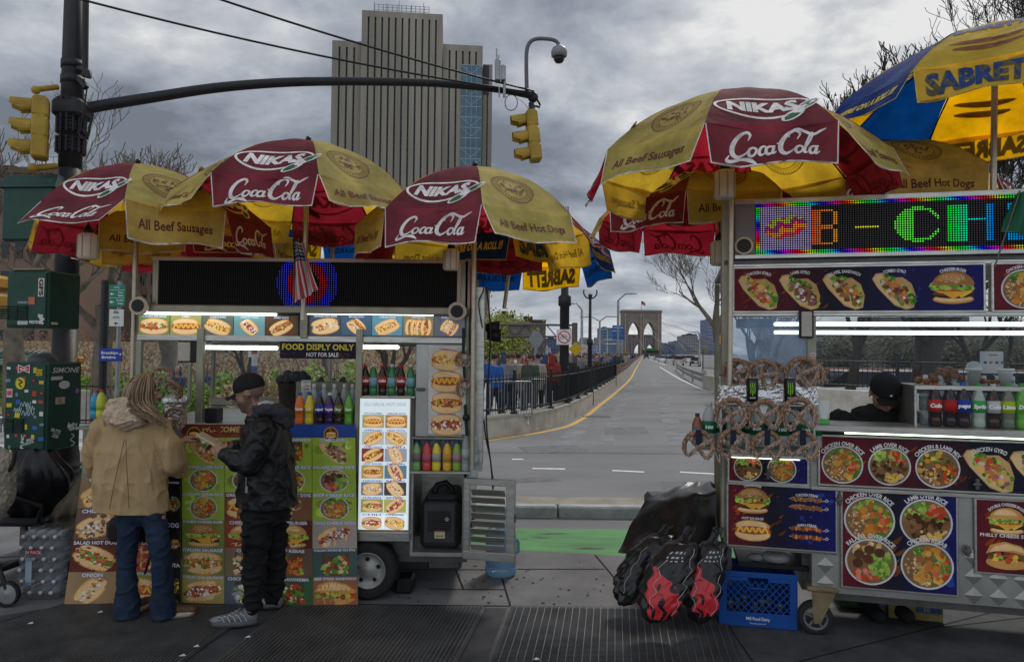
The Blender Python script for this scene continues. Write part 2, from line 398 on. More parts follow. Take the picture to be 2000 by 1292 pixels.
# ----------------------------------------------------------
TAN=(.50,.30,.12);TANL=(.66,.45,.22);BUN=(.55,.28,.08);BUNL=(.75,.50,.24);GRN=(.10,.25,.03);GRNL=(.30,.45,.07);RED=(.48,.06,.02);ORG=(.55,.20,.03)
BRN=(.14,.055,.02);BRND=(.06,.025,.012);YEL=(.75,.48,.06);CRM=(.72,.62,.42);WHT=(.7,.7,.66);PUR=(.30,.10,.16)
def bowl(kind=0,r=1.0):
 a=ell(0,0,r,r*.97,(.55,.55,.53),32)+ell(0,0,r*.93,r*.90,(.16,.15,.14),32)+ell(0,0,r*.90,r*.87,(.20,.11,.05),32)
 def ins(f):return lambda x,y:x*x+y*y<(r*.82)**2 and f(x,y)
 bx=(-r,-r,r,r)
 if kind in(0,3):
  a+=scatter(90,ins(lambda x,y:x<.15*r),.06*r,[TAN,TANL,(.42,.24,.10)],box=bx)
  a+=scatter(60,ins(lambda x,y:x>.25*r or y>.45*r),.12*r,[GRN,GRNL,(.06,.17,.03)],box=bx)
  a+=scatter(26,ins(lambda x,y:abs(x-.05)<.42*r and abs(y)<.72*r),.15*r,[ORG,(.62,.32,.06),(.42,.15,.03)],box=bx)
  a+=scatter(14,ins(lambda x,y:x>.3*r and abs(y)<.5*r),.11*r,[RED,(.6,.14,.06)],box=bx)
 elif kind==1:
  a+=scatter(60,ins(lambda x,y:y>.1*r),.12*r,[GRN,GRNL,(.38,.50,.10)],box=bx)
  a+=scatter(16,ins(lambda x,y:x>.1*r and y>.2*r),.13*r,[RED,(.65,.20,.10)],box=bx)
  a+=scatter(60,ins(lambda x,y:y<.25*r),.12*r,[BRN,BRND,(.22,.10,.04)],box=bx)
  a+=scatter(26,ins(lambda x,y:y<-.35*r and x>-.2*r),.10*r,[YEL,TANL,(.6,.38,.12)],box=bx)
 elif kind==2:
  a+=scatter(50,ins(lambda x,y:x<0 and y<0),.06*r,[TAN,TANL],box=bx)
  a+=scatter(60,ins(lambda x,y:y>.3*r or x>.35*r),.11*r,[GRN,GRNL,(.05,.14,.03)],box=bx)
  a+=scatter(30,ins(lambda x,y:abs(y)<.6*r),.13*r,[BRN,BRND,(.25,.10,.03)],box=bx)
  a+=scatter(16,ins(lambda x,y:True),.13*r,[ORG,YEL,(.6,.30,.05)],box=bx)
  a+=scatter(12,ins(lambda x,y:x>.3*r),.1*r,[RED],box=bx)
 else:
  a+=scatter(40,ins(lambda x,y:y>.3*r),.09*r,[TAN,TANL],box=bx)
  a+=scatter(55,ins(lambda x,y:x>0 and y<.4*r),.11*r,[GRN,GRNL,(.2,.38,.06)],box=bx)
  for x,y in((-.45,.3),(-.05,.5),(.35,.4),(-.1,.12),(-.5,-.08)):a+=ell(x*r,y*r,.21*r,.2*r,jit((.09,.035,.02)),12)
  a+=scatter(18,ins(lambda x,y:x<.25*r and y<-.25*r),.13*r,[RED,(.6,.18,.12)],box=bx)
 return a
def hotdog(kind=0):
 """horizontal hot dog about 2 wide, 1 tall"""
 a=ell(0,-.22,1.0,.42,BUN,24)+ell(0,-.25,.93,.32,BUNL,24)+ell(0,.24,.96,.36,BUN,24)+ell(-.05,.28,.85,.26,BUNL,24)
 if kind!=3:a+=ell(0,0,1.02,.24,(.36,.07,.02),24)+ell(0,.05,.95,.12,(.55,.16,.05),24)
 if kind in(0,):a+=stroke([(-.85+.17*k,.14*(1 if k%2 else-1)+.02)for k in range(11)],.09,YEL,4)
 if kind in(1,):a+=scatter(46,lambda x,y:(x/.95)**2+(y/.22)**2<1,.10,[BRN,(.30,.08,.03),YEL,(.45,.25,.10)])
 if kind in(2,):a+=scatter(50,lambda x,y:(x/.95)**2+(y/.26)**2<1,.09,[GRN,GRNL,RED,CRM,(.35,.07,.02)])
 if kind in(3,):a+=scatter(56,lambda x,y:(x/.95)**2+(y/.26)**2<1,.09,[CRM,WHT,TANL,(.35,.10,.04)])
 if kind in(4,):a+=scatter(50,lambda x,y:(x/.95)**2+(y/.25)**2<1,.10,[YEL,(.8,.6,.15),ORG,CRM])
 if kind in(5,):a+=scatter(70,lambda x,y:(x/.92)**2+(y/.28)**2<1,.09,[(.28,.05,.02),(.40,.10,.04),WHT])
 return a
def burger(kind=0):
 a=ell(0,-.55,.88,.22,BUN,20)+ell(0,-.52,.82,.15,BUNL,20)
 a+=ell(0,-.32,.92,.2,BRND,20)+ell(-.1,-.28,.8,.1,BRN,16)
 a.append(([(-.85,-.15),(.85,-.15),(.75,-.25),(.35,-.5),(.1,-.25),(-.5,-.26)],YEL));a.append(([(-.6,-.15),(.6,-.18),(0,-.55)],(.70,.35,.04)))
 a+=ell(0,-.08,.84,.11,RED,18)
 a+=scatter(46,lambda x,y:abs(x)<.95 and abs(y-.03)<.12,.11,[GRN,GRNL,(.40,.52,.10)])
 top=ell(0,.12,.9,.66,BUN if kind else(.34,.15,.045),24,a0=0,a1=PI);a+=top
 a+=ell(-.08,.30,.62,.38,BUNL if kind else(.48,.25,.09),20,a0=0.1,a1=PI-.1)
 for k in range(26 if not kind else 0):
  t=rnd.uniform(.3,PI-.3);r=rnd.uniform(.2,.85);a+=ell(r*.85*math.cos(t),.15+r*.6*math.sin(t),.03,.02,CRM,6)
 return a
def gyro(kind=0):
 a=[([(-1,.55),(-.85,.8),(-.55,.85),(-.25,.6),(.35,.62),(.75,.3),(.92,-.25),(.85,-.85),(.5,-.95),(0,-.75),(-.4,-.3),(-.75,.1)],TAN)]
 a+=[([(-.95,.55),(-.8,.74),(-.58,.76),(-.35,.45),(-.05,-.1),(.35,-.6),(.75,-.88),(.5,-.9),(0,-.68),(-.4,-.25),(-.75,.15)],TANL)]
 ins=lambda x,y:abs((x-.12)+(y+.08)*.9)<.78 and abs((x-.12)-(y+.08))<.42+.1 and x>-.55
 rr=lambda f:(lambda x,y:f(*((x-.15)*.707-(y+.02)*.707,(x-.15)*.707+(y+.02)*.707)))
 body=rr(lambda p,q:(p/.95)**2+((q)/.42)**2<1)
 a+=scatter(60,body,.12,[GRN,GRNL,(.05,.15,.02)])
 inner=rr(lambda p,q:(p/.8)**2+((q+.05)/.28)**2<1)
 cols={0:[ORG,(.5,.18,.05),(.62,.36,.12),RED],1:[BRN,(.25,.10,.05),PUR,WHT],2:[(.28,.12,.04),BRN,GRNL,ORG],3:[ORG,BRN,PUR,(.6,.2,.08)]}[kind%4]
 a+=scatter(34,inner,.15,cols);a+=scatter(8,inner,.1,[PUR,(.65,.5,.5)])
 return a
def kebab(y=0,shish=False):
 a=stroke([(-1,y+.02),(1.0,y-.06)],.035,(.5,.5,.5),sm=False)+stroke([(1.0,y-.06),(1.12,y+.06),(1.2,y-.04),(1.05,y-.1)],.04,(.55,.55,.55))
 for k in range(9):
  x=-.78+k*.19;c=[(.45,.24,.07),(.35,.16,.05),(.22,.10,.04)]if not shish else[(.22,.07,.03),(.15,.05,.02),(.45,.12,.03)]
  for q in range(3):a+=blob(x+rnd.uniform(-.05,.05),y-.03*x+rnd.uniform(-.06,.06),.13,c[(k if shish and k%3==0 and q==2 else q)%3],7)
 if shish:
  for x in(-.6,0,.55):a+=ell(x,y,.05,.14,(.6,.28,.08),10)
 return a
def pile(cols,n=70,bg=(.10,.06,.04)):
 a=rect(-1,-1,1,1,bg);return a+scatter(n,lambda x,y:abs(x)<.92 and y<.55,.2,cols)
def sandwich():
 a=ell(-.05,-.38,.95,.34,BUN,20)+scatter(50,lambda x,y:abs(x)<.85 and abs(y+.1)<.2,.13,[BRN,GRNL,RED,YEL,(.2,.08,.03)])+[([(-1,.0),(-.8,.42),(-.2,.62),(.5,.45),(.98,.05),(.9,-.08),(.2,.12),(-.5,.16)],BUN),([(-.85,.1),(-.6,.38),(-.1,.52),(.5,.36),(.8,.08),(.2,.22)],BUNL)]
 return a
def fires(x0,y0,x1,y1,n=14,side='L'):
 """dark poster background: flames on the left, blue glow on the right"""
 W_=x1-x0;H_=y1-y0;a=rect(x0,y0,x1,y1,(.018,.010,.018))
 nx=16
 for i in range(nx):
  t=(i+.5)/nx;c=((.12*(1-t*2.2)if t<.45 else .012),.012,.02+(.16*(t-.45)if t>.45 else 0))
  a+=rect(x0+W_*i/nx,y0,x0+W_*(i+1)/nx,y1,tuple(max(.004,v)for v in c))
 for k in range(n*2):
  t=rnd.random()**1.8*.45;x=x0+W_*(.03+t);y=y0+H_*rnd.uniform(.04,.9);l=H_*rnd.uniform(.05,.16)
  a+=stroke([(x,y,.2),(x+l*.4,y+l*.2,1),(x+l*.9,y+l*.7,.1)],l*.35,jit((.26*(1-t),.045,.012),.4),3)
 for k in range(n):
  x=x1-W_*(.03+rnd.random()**1.5*.28);y=y0+H_*rnd.uniform(.08,.92);a+=blob(x,y,min(H_,W_)*.05*rnd.uniform(.4,1),jit((.015,.04,.22),.4),7)
 return a
def clipx(art,x0,x1):
 """keep only pictures that lie inside the poster"""
 return[(p,c)for p,c in art if all(x0<=q[0]<=x1 for q in(p[0]if isinstance(p,tuple)else p))]
def soft_green(x0,y0,x1,y1,base=(.30,.42,.05),n=26):
 a=rect(x0,y0,x1,y1,base);W_,H_=x1-x0,y1-y0
 for k in range(n):
  r=W_*rnd.uniform(.06,.16);x=rnd.uniform(x0+r*1.2,x1-r*1.2);y=rnd.uniform(y0+r*1.2,y1-r*1.2)if H_>2.4*r else(y0+y1)/2
  if H_<2.4*r:continue
  a+=blob(x,y,r,rnd.choice([tuple(min(1,c*k_)for c in base)for k_ in(.45,.65,1.35,1.6)]),9)
 return a
# ----------------------------------------------------------
SUN_EL,SUN_AZ=R(48),R(28)
w=bpy.data.worlds.new('World');sc.world=w;w.use_nodes=True
nt=w.node_tree;nn=nt.nodes;ll=nt.links
for x in list(nn):nn.remove(x)
out=nn.new('ShaderNodeOutputWorld')
sky=nn.new('ShaderNodeTexSky');sky.sky_type='NISHITA';sky.sun_disc=False;sky.sun_elevation=SUN_EL;sky.sun_rotation=SUN_AZ
bg1=nn.new('ShaderNodeBackground');bg1.inputs[1].default_value=0.06;ll.new(sky.outputs[0],bg1.inputs[0])
tc=nn.new('ShaderNodeTexCoord');sep=nn.new('ShaderNodeSeparateXYZ');ll.new(tc.outputs['Generated'],sep.inputs[0])
def mth(op,a,b=None):
 x=nn.new('ShaderNodeMath');x.operation=op
 for i,q in enumerate((a,b)):
  if q is None:continue
  if isinstance(q,(int,float)):x.inputs[i].default_value=q
  else:ll.new(q,x.inputs[i])
 return x.outputs[0]
den=mth('ADD',mth('MAXIMUM',sep.outputs[2],0.0),0.22)
cmb=nn.new('ShaderNodeCombineXYZ');ll.new(mth('DIVIDE',sep.outputs[0],den),cmb.inputs[0]);ll.new(mth('DIVIDE',sep.outputs[1],den),cmb.inputs[1]);cmb.inputs[2].default_value=3.3
def nz(scale,det,rough,dist=0.0,src=None):
 x=nn.new('ShaderNodeTexNoise');x.inputs['Scale'].default_value=scale;x.inputs['Detail'].default_value=det;x.inputs['Roughness'].default_value=rough;x.inputs['Distortion'].default_value=dist
 ll.new(src or cmb.outputs[0],x.inputs['Vector']);return x.outputs[0]
n1=nz(1.15,8,0.56,0.35);n2=nz(3.9,7,0.6,0.2)
cov=mth('ADD',mth('MULTIPLY',n1,0.72),mth('MULTIPLY',n2,0.28))
ramp=nn.new('ShaderNodeValToRGB');ll.new(cov,ramp.inputs[0]);e=ramp.color_ramp.elements
e[0].position=0.40;e[0].color=(0.130,0.146,0.175,1);e[1].position=0.615;e[1].color=(0.62,0.62,0.61,1)
for p_,c_ in((0.455,(0.20,0.222,0.262,1)),(0.515,(0.30,0.322,0.362,1)),(0.57,(0.44,0.455,0.475,1))):
 x=e.new(p_);x.color=c_
hz=nn.new('ShaderNodeMapRange');ll.new(sep.outputs[2],hz.inputs[0]);hz.inputs[1].default_value=0.0;hz.inputs[2].default_value=0.16;hz.inputs[3].default_value=0.30;hz.inputs[4].default_value=0.0
mxh=nn.new('ShaderNodeMix');mxh.data_type='RGBA';ll.new(hz.outputs[0],mxh.inputs[0]);ll.new(ramp.outputs[0],mxh.inputs[6]);mxh.inputs[7].default_value=(0.55,0.60,0.66,1)
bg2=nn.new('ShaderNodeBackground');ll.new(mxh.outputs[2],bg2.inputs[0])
bk=nn.new('ShaderNodeMapRange');bk.interpolation_type='SMOOTHSTEP';ll.new(sep.outputs[1],bk.inputs[0]);bk.inputs[1].default_value=0.15;bk.inputs[2].default_value=-0.5;bk.inputs[3].default_value=1.0;bk.inputs[4].default_value=2.15;ll.new(bk.outputs[0],bg2.inputs[1])  # sky behind the camera brightened, an added fill for the front faces
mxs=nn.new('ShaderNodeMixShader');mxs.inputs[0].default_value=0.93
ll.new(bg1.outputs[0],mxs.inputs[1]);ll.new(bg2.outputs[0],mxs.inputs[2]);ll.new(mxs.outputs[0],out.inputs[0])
sd=bpy.data.lights.new('sun','SUN');sd.energy=1.5;sd.angle=R(12);sd.color=(1.0,0.95,0.88)
so=bpy.data.objects.new('sun',sd);C.objects.link(so)
sdir=Vector((math.sin(SUN_AZ)*math.cos(SUN_EL),math.cos(SUN_AZ)*math.cos(SUN_EL),math.sin(SUN_EL)))
so.rotation_euler=sdir.to_track_quat('Z','Y').to_euler();so.location=sdir*50
sc.view_settings.view_transform='Standard';sc.view_settings.look='None';sc.view_settings.exposure=0.40;sc.view_settings.gamma=1
# ----------------------------------------------------------
RZ=-0.12
mb=MB('asphalt');mb.quad((-2500,-60,RZ-.03),(2500,-60,RZ-.03),(2500,4500,RZ-.03),(-2500,4500,RZ-.03));tag(mb.build('ground'),kind='structure')
A0=G(1010,1073);A1=G(1230,1085);dS=(A1-A0).normalized()
def edge(x):t=(x-A0.x)/dS.x;return A0.y+dS.y*t
mb=MB('sidewalk')
mb.add([(-30,-12,0),(30,-12,0),(30,edge(30),0),(-30,edge(-30),0),(30,edge(30),RZ),(-30,edge(-30),RZ)],[(0,1,2,3),(3,2,4,5)])
tag(mb.build('sidewalk'),kind='structure')
def strip(mb,pts,w,z):
 """painted line through ground points"""
 pts=[Vector((p[0],p[1],0))for p in pts];L=[];Rr=[]
 for i,p in enumerate(pts):
  d=(pts[min(i+1,len(pts)-1)]-pts[max(i-1,0)]).normalized();n=Vector((-d.y,d.x,0))
  L.append((p.x+n.x*w/2,p.y+n.y*w/2,z));Rr.append((p.x-n.x*w/2,p.y-n.y*w/2,z))
 m=len(pts);mb.add(L+Rr,[(i,m+i,m+i+1,i+1)for i in range(m-1)])
mb=MB(mat('slab_joint',(0.012,0.012,0.012),0.9))
for a,b in(((1162,1083),(1210,1140)),((975,1110),(998,1187)),((1010,1111),(1180,1111)),((840,1150),(985,1151)),((760,1112),(950,1112)),((880,1085),(905,1150)),((-60,1150),(130,1140)),((-60,1232),(125,1180)),((700,1180),(1440,1188)),((1400,1188),(1470,1292)),((1560,1292),(2000,1180)),((1840,1225),(2010,1205)),((-40,1090),(60,1085))):
 strip(mb,[G(*a),G(*b)],0.014,0.004)
tag(mb.build('sidewalk_joints'),kind='structure')
mb=MB('slab')
mb.add([G(-200,1235,.003),G(125,1181,.003),G(1420,1189,.003),G(2300,1170,.003),G(2300,1500,.003),G(-200,1500,.003)],[(0,1,2,3,4,5)])  # dark slab colour takes in the shade and vignette of the near pavement
tag(mb.build('sidewalk_slabs'),kind='structure')
mb=MB('green');mb.add([(-40,edge(-40)+.02,RZ-.022),(40,edge(40)+.02,RZ-.022),(40,8.12,RZ-.022),(-40,8.0,RZ-.022)],[(0,1,2,3)]);tag(mb.build('bike_lane'),kind='structure')
mb=MB(mat('kerb_stone',(0.34,0.37,0.36),0.7,var=0.3,scale=4,bump=.3))
y0=G(1000,1005,RZ).y
x=-30.0
while x<30:mb.bbox(x,x+1.78,y0,y0+.17,RZ-.1,RZ+.11,.02);x+=1.8
tag(mb.build('kerb'),kind='structure')
mb=MB(mat('median_concrete',(0.27,0.245,0.20),0.85,var=.25,scale=3,bump=.2));mb.box(-30,30,y0+.17,y0+.62,RZ-.1,RZ+.10);tag(mb.build('median'),kind='structure')
mb=MB('yline')
yp=[(700,868),(860,862),(945,860),(1010,851),(1060,843),(1110,831),(1145,812),(1175,788),(1205,764),(1232,738),(1243,718),(1252,702),(1256,696)]
yy=[G(u,v,RZ)for u,v in yp];yw=[G(u,v,RZ-.026)for u,v in yp]
sp=spline([(p.x,p.y)for p in yw],8)
strip(mb,sp,0.16,RZ-.026);tag(mb.build('yellow_road_line'),kind='structure')
mb=MB('wline')
strip(mb,[G(1288,716,RZ-.026),G(1330,741,RZ-.026),G(1372,760,RZ-.026),G(1410,768,RZ-.026),G(1600,800,RZ-.026)],.16,RZ-.026)
strip(mb,[G(1262,699,RZ-.026),G(1300,712,RZ-.026)],.2,RZ-.026)
for a,b in(((1000,896),(1022,896)),((1040,914),(1104,915)),((1196,918),(1258,921)),((1328,921),(1400,925)),((1500,930),(1600,934)),((880,912),(930,912))):
 strip(mb,[G(a[0],a[1],RZ-.026),G(b[0],b[1],RZ-.026)],.11,RZ-.026)
tag(mb.build('white_road_lines'),kind='structure')
mb=MB(mat('road_seam',(0.09,0.09,0.09),0.9))
for a,b in(((940,883),(1420,886)),((1280,700),(1300,735)),((1210,735),(1340,735)),((1230,752),(1380,753)),((960,975),(1300,977))):
 strip(mb,[G(a[0],a[1],RZ-.027),G(b[0],b[1],RZ-.027)],.05,RZ-.027)
tag(mb.build('road_seams'),kind='structure')
mb=MB(mat('tar_patch',(0.13,0.133,0.14),0.8,var=.3,scale=6,bump=.3))
for q in([(1010,872),(1120,868),(1150,880),(1030,885)],[(1180,835),(1260,833),(1268,846),(1180,849)],[(1290,940),(1400,938),(1430,962),(1300,965)],[(1215,745),(1240,744),(1238,752),(1212,753)],[(960,935),(1080,931),(1100,938),(965,944)]):mb.add([G(u,v,RZ-.0275)for u,v in q],[(3,2,1,0)])
tag(mb.build('road_patches'),kind='structure')
mb=MB(mat('tyre_track',(0.175,0.178,0.185),0.85,var=.3,scale=2))
for a,b,w_ in(((1100,870),(1248,705),.5),((1330,870),(1262,705),.5),((1180,870),(1252,705),.35)):strip(mb,[G(a[0],a[1],RZ-.028).lerp(G(b[0],b[1],RZ-.028),i/10)for i in range(11)],w_,RZ-.028)
tag(mb.build('tyre_tracks'),kind='structure')
mb=MB(mat('lane_wear',(0.11,0.125,0.115),0.9,var=.4,scale=8));r=random.Random(3)
for k in range(46):
 g_=Vector((r.uniform(-2.5,4.0),r.uniform(6.7,8.0),RZ-.0205+k*3e-6));a_=r.uniform(.02,.10);mb.add([(g_.x+a_*2.2*math.cos(2*PI*i/9)*r.uniform(.6,1.2),g_.y+a_*.5*math.sin(2*PI*i/9)*r.uniform(.6,1.2),g_.z)for i in range(9)],[tuple(range(9))])
tag(mb.build('lane_wear'),kind='stuff')
mb=MB(mat('gum_spot',(0.04,0.04,0.042),0.8));r=random.Random(12)
for k in range(90):g_=G(r.uniform(760,1500),r.uniform(1095,1180),.0046);n_=7;a_=r.uniform(.006,.016);mb.add([(g_.x+a_*math.cos(2*PI*i/n_),g_.y+a_*math.sin(2*PI*i/n_)*r.uniform(.8,1.2),.0045+k*2e-6)for i in range(n_)],[tuple(range(n_))])
tag(mb.build('gum_spots'),kind='stuff')
t=thing('drain_grate','dark iron drain grate in the road beside the yellow line','drain',G(1160,812,RZ));mb=MB('blackm');c_=G(1166,813,RZ-.026)
for i in range(9):mb.box(c_.x-.45+.1*i,c_.x-.40+.1*i,c_.y-.3,c_.y+.3,RZ-.029,RZ-.02)
mb.build('bars',t)
# ----------------------------------------------------------
def grate(q,nb,nc,label):
 """q: four pixel corners TL TR BR BL; nb cross bars across the depth, nc long bars"""
 c=[G(u,v)for u,v in q];o=(c[0]+c[1]+c[2]+c[3])/4
 t=thing('pavement_grate',label,'grate',o,group='steel grates in the pavement')
 at=lambda a,b:c[0].lerp(c[1],a).lerp(c[3].lerp(c[2],a),b)
 fl=MB(mat('grate_pit',(0.005,0.005,0.005),0.95,var=.4));fl.add([at(0,0)+Vector((0,0,.0045)),at(1,0)+Vector((0,0,.0045)),at(1,1)+Vector((0,0,.0045)),at(0,1)+Vector((0,0,.0045))],[(0,1,2,3)])
 fl.build('pit',t)
 def bar(mb,p,q_,w_,z0,z1):
  d=(q_-p).normalized();n=Vector((-d.y,d.x,0))*w_/2
  Z0=Vector((0,0,z0));Z1=Vector((0,0,z1))
  mb.add([p-n+Z0,q_-n+Z0,q_+n+Z0,p+n+Z0,p-n+Z1,q_-n+Z1,q_+n+Z1,p+n+Z1],[(4,5,6,7),(0,1,5,4),(2,3,7,6),(1,2,6,5),(3,0,4,7)])
 gm=mat('grate_steel',(0.075,0.077,0.08),0.5,0.5,var=0.5,scale=3,bump=.1)
 mb=MB(gm)
 for i in range(nb+1):bar(mb,at(0,i/nb),at(1,i/nb),.006,.006,.016)
 mb.build('cross_bars',t)
 mb=MB(mat('grate_edge_steel',(0.16,0.16,0.155),0.45,0.5,var=0.4,scale=5))
 for i in range(nc+1):bar(mb,at(i/nc,0),at(i/nc,1),.005,.006,.019)
 mb.build('long_bars',t)
 mb=MB(gm)
 for a,b in((0,1),(1,2),(2,3),(3,0)):bar(mb,c[a],c[b],.045,.004,.014)
 mb.build('frame',t)
grate([(126,1182),(505,1186),(300,1330),(-330,1330)],74,62,'wide dark steel pavement grate under the feet of the woman in the tan jacket')
grate([(560,1187),(944,1188),(868,1330),(385,1330)],74,50,'dark steel pavement grate behind the grey sneakers, left of the narrow slab')
grate([(997,1188),(1405,1192),(1455,1330),(945,1330)],62,15*2,'coarse steel pavement grate in front of the charcoal bags')
# ----------------------------------------------------------
def path_at(pts,s):
 for i in range(len(pts)-1):
  d=(pts[i+1]-pts[i]).length
  if s<=d or i==len(pts)-2:return pts[i].lerp(pts[i+1],s/d),(pts[i+1]-pts[i]).normalized()
  s-=d
def wall_path(mb,pts,w,z0,z1,z1b=None):
 m=len(pts);vs=[]
 for i,p in enumerate(pts):
  d=(pts[min(i+1,m-1)]-pts[max(i-1,0)]).normalized();n=Vector((-d.y,d.x,0));zz=z1 if z1b is None else z1+(z1b-z1)*i/(m-1)
  for k,z in((0,z0),(0,zz),(1,zz),(1,z0)):q=p+n*(w*k);vs.append((q.x,q.y,z))
 mb.add(vs,[(4*i+k,4*(i+1)+k,4*(i+1)+k+1,4*i+k+1)for i in range(m-1)for k in range(3)]+[(0,1,2,3),(4*m-4,4*m-1,4*m-2,4*m-3)])
wp=[(640,862),(800,860),(945,858),(1010,851),(1060,842),(1100,829),(1140,807),(1175,781),(1205,756)]
wpts=[Vector((p[0],p[1],0))for p in spline([tuple(G(u,v-4,RZ))[:2]for u,v in wp],6)]
mb=MB('concrete');wall_path(mb,wpts,.35,RZ-.03,RZ+.42)
kw=thing('parapet_wall','low curved concrete wall under the black iron railing','wall',wpts[0])
mb.build('wall',kw)
mb=MB(mat('coping',(0.36,0.33,0.27),.85,var=.2,bump=.2));wall_path(mb,[p+Vector((-.0,-.03,0))for p in wpts],.42,RZ+.42,RZ+.48);mb.build('coping',kw)
mb=MB(mat('promenade',(0.30,0.30,0.29),.85,var=.2));
mb.add([(p.x-.3,p.y+.3,.1)for p in wpts[6:]]+[(wpts[-1].x+24,wpts[-1].y+150,.1),(-6,wpts[-1].y+150,.1),(-14,wpts[0].y+8,.1)],[tuple(range(len(wpts)-6+3))]);tag(mb.build('promenade_path'),kind='structure')
fe=thing('iron_railing','black iron railing with pickets along the low curved concrete wall','railing',wpts[0])
fp=[p+Vector((-.05,.18,0))for p in wpts];total=sum((fp[i+1]-fp[i]).length for i in range(len(fp)-1))
zb=RZ+.48
pk=MB('blackm');s=0
while s<total:
 p,d=path_at(fp,s)
 pk.cyl((p.x,p.y,zb+.1),(p.x,p.y,zb+.98),.011 if s<14 else .016,n=4,cap=False);s+=.13 if s<18 else .26
pk.build('pickets',fe)
rl=MB('blackm')
for h in(.14,.86):rl.tube([(p.x,p.y,zb+h)for p in fp],.022,4)
rl.build('rails',fe)
s=0.4
while s<total:
 p,d=path_at(fp,s);q=MB('blackm');q.bbox(p.x-.035,p.x+.035,p.y-.035,p.y+.035,zb,zb+1.02,.01);q.bbox(p.x-.09,p.x+.09,p.y-.09,p.y+.09,zb,zb+.05,.02);q.ball((p.x,p.y,zb+1.05),.045,8);q.build('post',fe);s+=2.1
scr=MB(mat('windscreen_fabric',(0.015,0.016,0.02),.9));fq=[p for p in fp if p.x>G(1088,800).x*1.02 and p.y>18]
wall_path(scr,[p+Vector((-.04,.04,0))for p in fq],.01,zb+.12,zb+.88);scr.build('screen_panel',fe)
fw=[(1205,756),(1225,735),(1240,714),(1249,703),(1254,697)]
fpts=[Vector((*tuple(G(u,v-2,RZ))[:2],0))for u,v in fw]
mb=MB('concrete');wall_path(mb,fpts,.35,RZ-.03,RZ+.62);fa=thing('approach_wall','long concrete wall topped with a brown rail leading up to the bridge','wall',fpts[0]);mb.build('wall',fa)
mb=MB('rust')
for h in(.62,.85,1.08):wall_path(mb,[p+Vector((0,.1,0))for p in fpts],.06,RZ+h,RZ+h+.17)
mb.build('rail',fa)
bp_=[Vector((*tuple(G(u,v,RZ))[:2],0))for u,v in((1372,757),(1410,767),(1470,778),(1560,796))]
mb=MB('concrete');wall_path(mb,bp_,.3,RZ-.03,RZ+.78);t=thing('road_barrier','grey concrete road barrier at the end of the guard rail','barrier',bp_[0]);mb.build('barrier_block',t)
gp=[Vector((*tuple(G(u,v,RZ))[:2],0))for u,v in((1320,722),(1332,733),(1350,745),(1372,756))]
t=thing('guard_rail','galvanised two-beam guard rail beside the white edge line','guard rail',gp[0])
for h in(.3,.62):
 mb=MB('galv');wall_path(mb,gp,.05,RZ+h,RZ+h+.24);mb.build('beam',t)
for p in gp:
 mb=MB('galv');mb.box(p.x+.05,p.x+.15,p.y-.05,p.y+.05,RZ,RZ+.85);mb.build('post',t)
# ----------------------------------------------------------
TF=Frame(P(649,687,333),R(5.2))
tw=thing('office_tower','tall windowless-looking concrete tower with dark vertical strips behind the umbrellas','building',TF.O,TF.yaw)
conc=mat('tower_concrete',(0.195,0.178,0.145),.85,var=.28,scale=.09,stretch=(1,1,.12));dk=mat('tower_glass',(0.020,0.022,0.028),.45,spec=.25)
XF[tw]=TF.M
def block(u0,u1,vt,dep,name='block',y=0.0,first=None,lastdark=None):
 x0,x1,_,z1=TF.rect(u0,vt,u1,vt+1,y);z1=TF.at((u0+u1)/2,vt,y).z
 a=MB(dk);a.box(x0+.3,x1-.3,y+1.2,y+dep,-1,z1-1.5);a.use(mat('spandrel',(.055,.055,.055),.6));[a.box(x0+.35,x1-.35,y+1.05,y+1.25,zz,zz+.9)for zz in[3.9*i for i in range(1,int(z1/3.9))]];a.build('core',tw,local=True)
 m_=MB(conc);pitch=13.0/1360*333;u=x0;n=max(1,round((x1-x0)/pitch));pw=(x1-x0)/n
 for i in range(n):
  e0=.13 if i else 0;m_.box(x0+i*pw+pw*e0,x0+(i+1)*pw-(pw*.13 if i<n-1 else 0),y,y+dep-.2,0,z1-3)
 m_.box(x0,x1,y-.02,y+dep-.1,z1-3,z1)
 m_.build(name,tw,local=True)
 return x0,x1,z1
b1=block(707,865,24,45);b0=block(649,706.5,80,40,y=3.0);b2=block(865.5,943,88,40,y=3.0);b3=block(943.5,962,126,30,y=8.0)
x0,x1,z0,z1=TF.rect(900,127,940,335,2.7)
m_=MB(mat('curtain_glass',(0.06,0.105,0.14),.25,var=.25,scale=.2));m_.box(x0,x1,2.6,3.1,0,z1)
m_.use(mat('curtain_frame',(0.25,0.32,0.36),.5));z=z1;k=0
while z>20:
 m_.box(x0,x1,2.5,2.62,z-.25,z);
 if k%3!=1:m_.tube([(x0+.3,2.52,z-.5),((x0+x1)/2,2.52,z-4.6)],.16,4);m_.tube([(x1-.3,2.52,z-.5),((x0+x1)/2,2.52,z-4.6)],.16,4)
 z-=5.2;k+=1
for i in range(1,4):m_.box(x0+(x1-x0)*i/4-.08,x0+(x1-x0)*i/4+.08,2.5,2.6,0,z1)
m_.build('curtain_wall',tw,local=True)
m_=MB(mat('louvre_dark',(0.03,0.032,0.04),.6));xa,xb,za,zb_=TF.rect(943.8,128,955,185,7.9);m_.box(xa,xb,7.7,8.1,za,zb_);m_.build('louvre',tw,local=True)
m_=MB('steel_d');xa,xb,za,zb_=TF.rect(730,2,838,24,0)
for i in range(13):m_.box(xa+(xb-xa)*i/12-.12,xa+(xb-xa)*i/12+.12,1.8,2.1,b1[2]-.5,b1[2]+4.2)
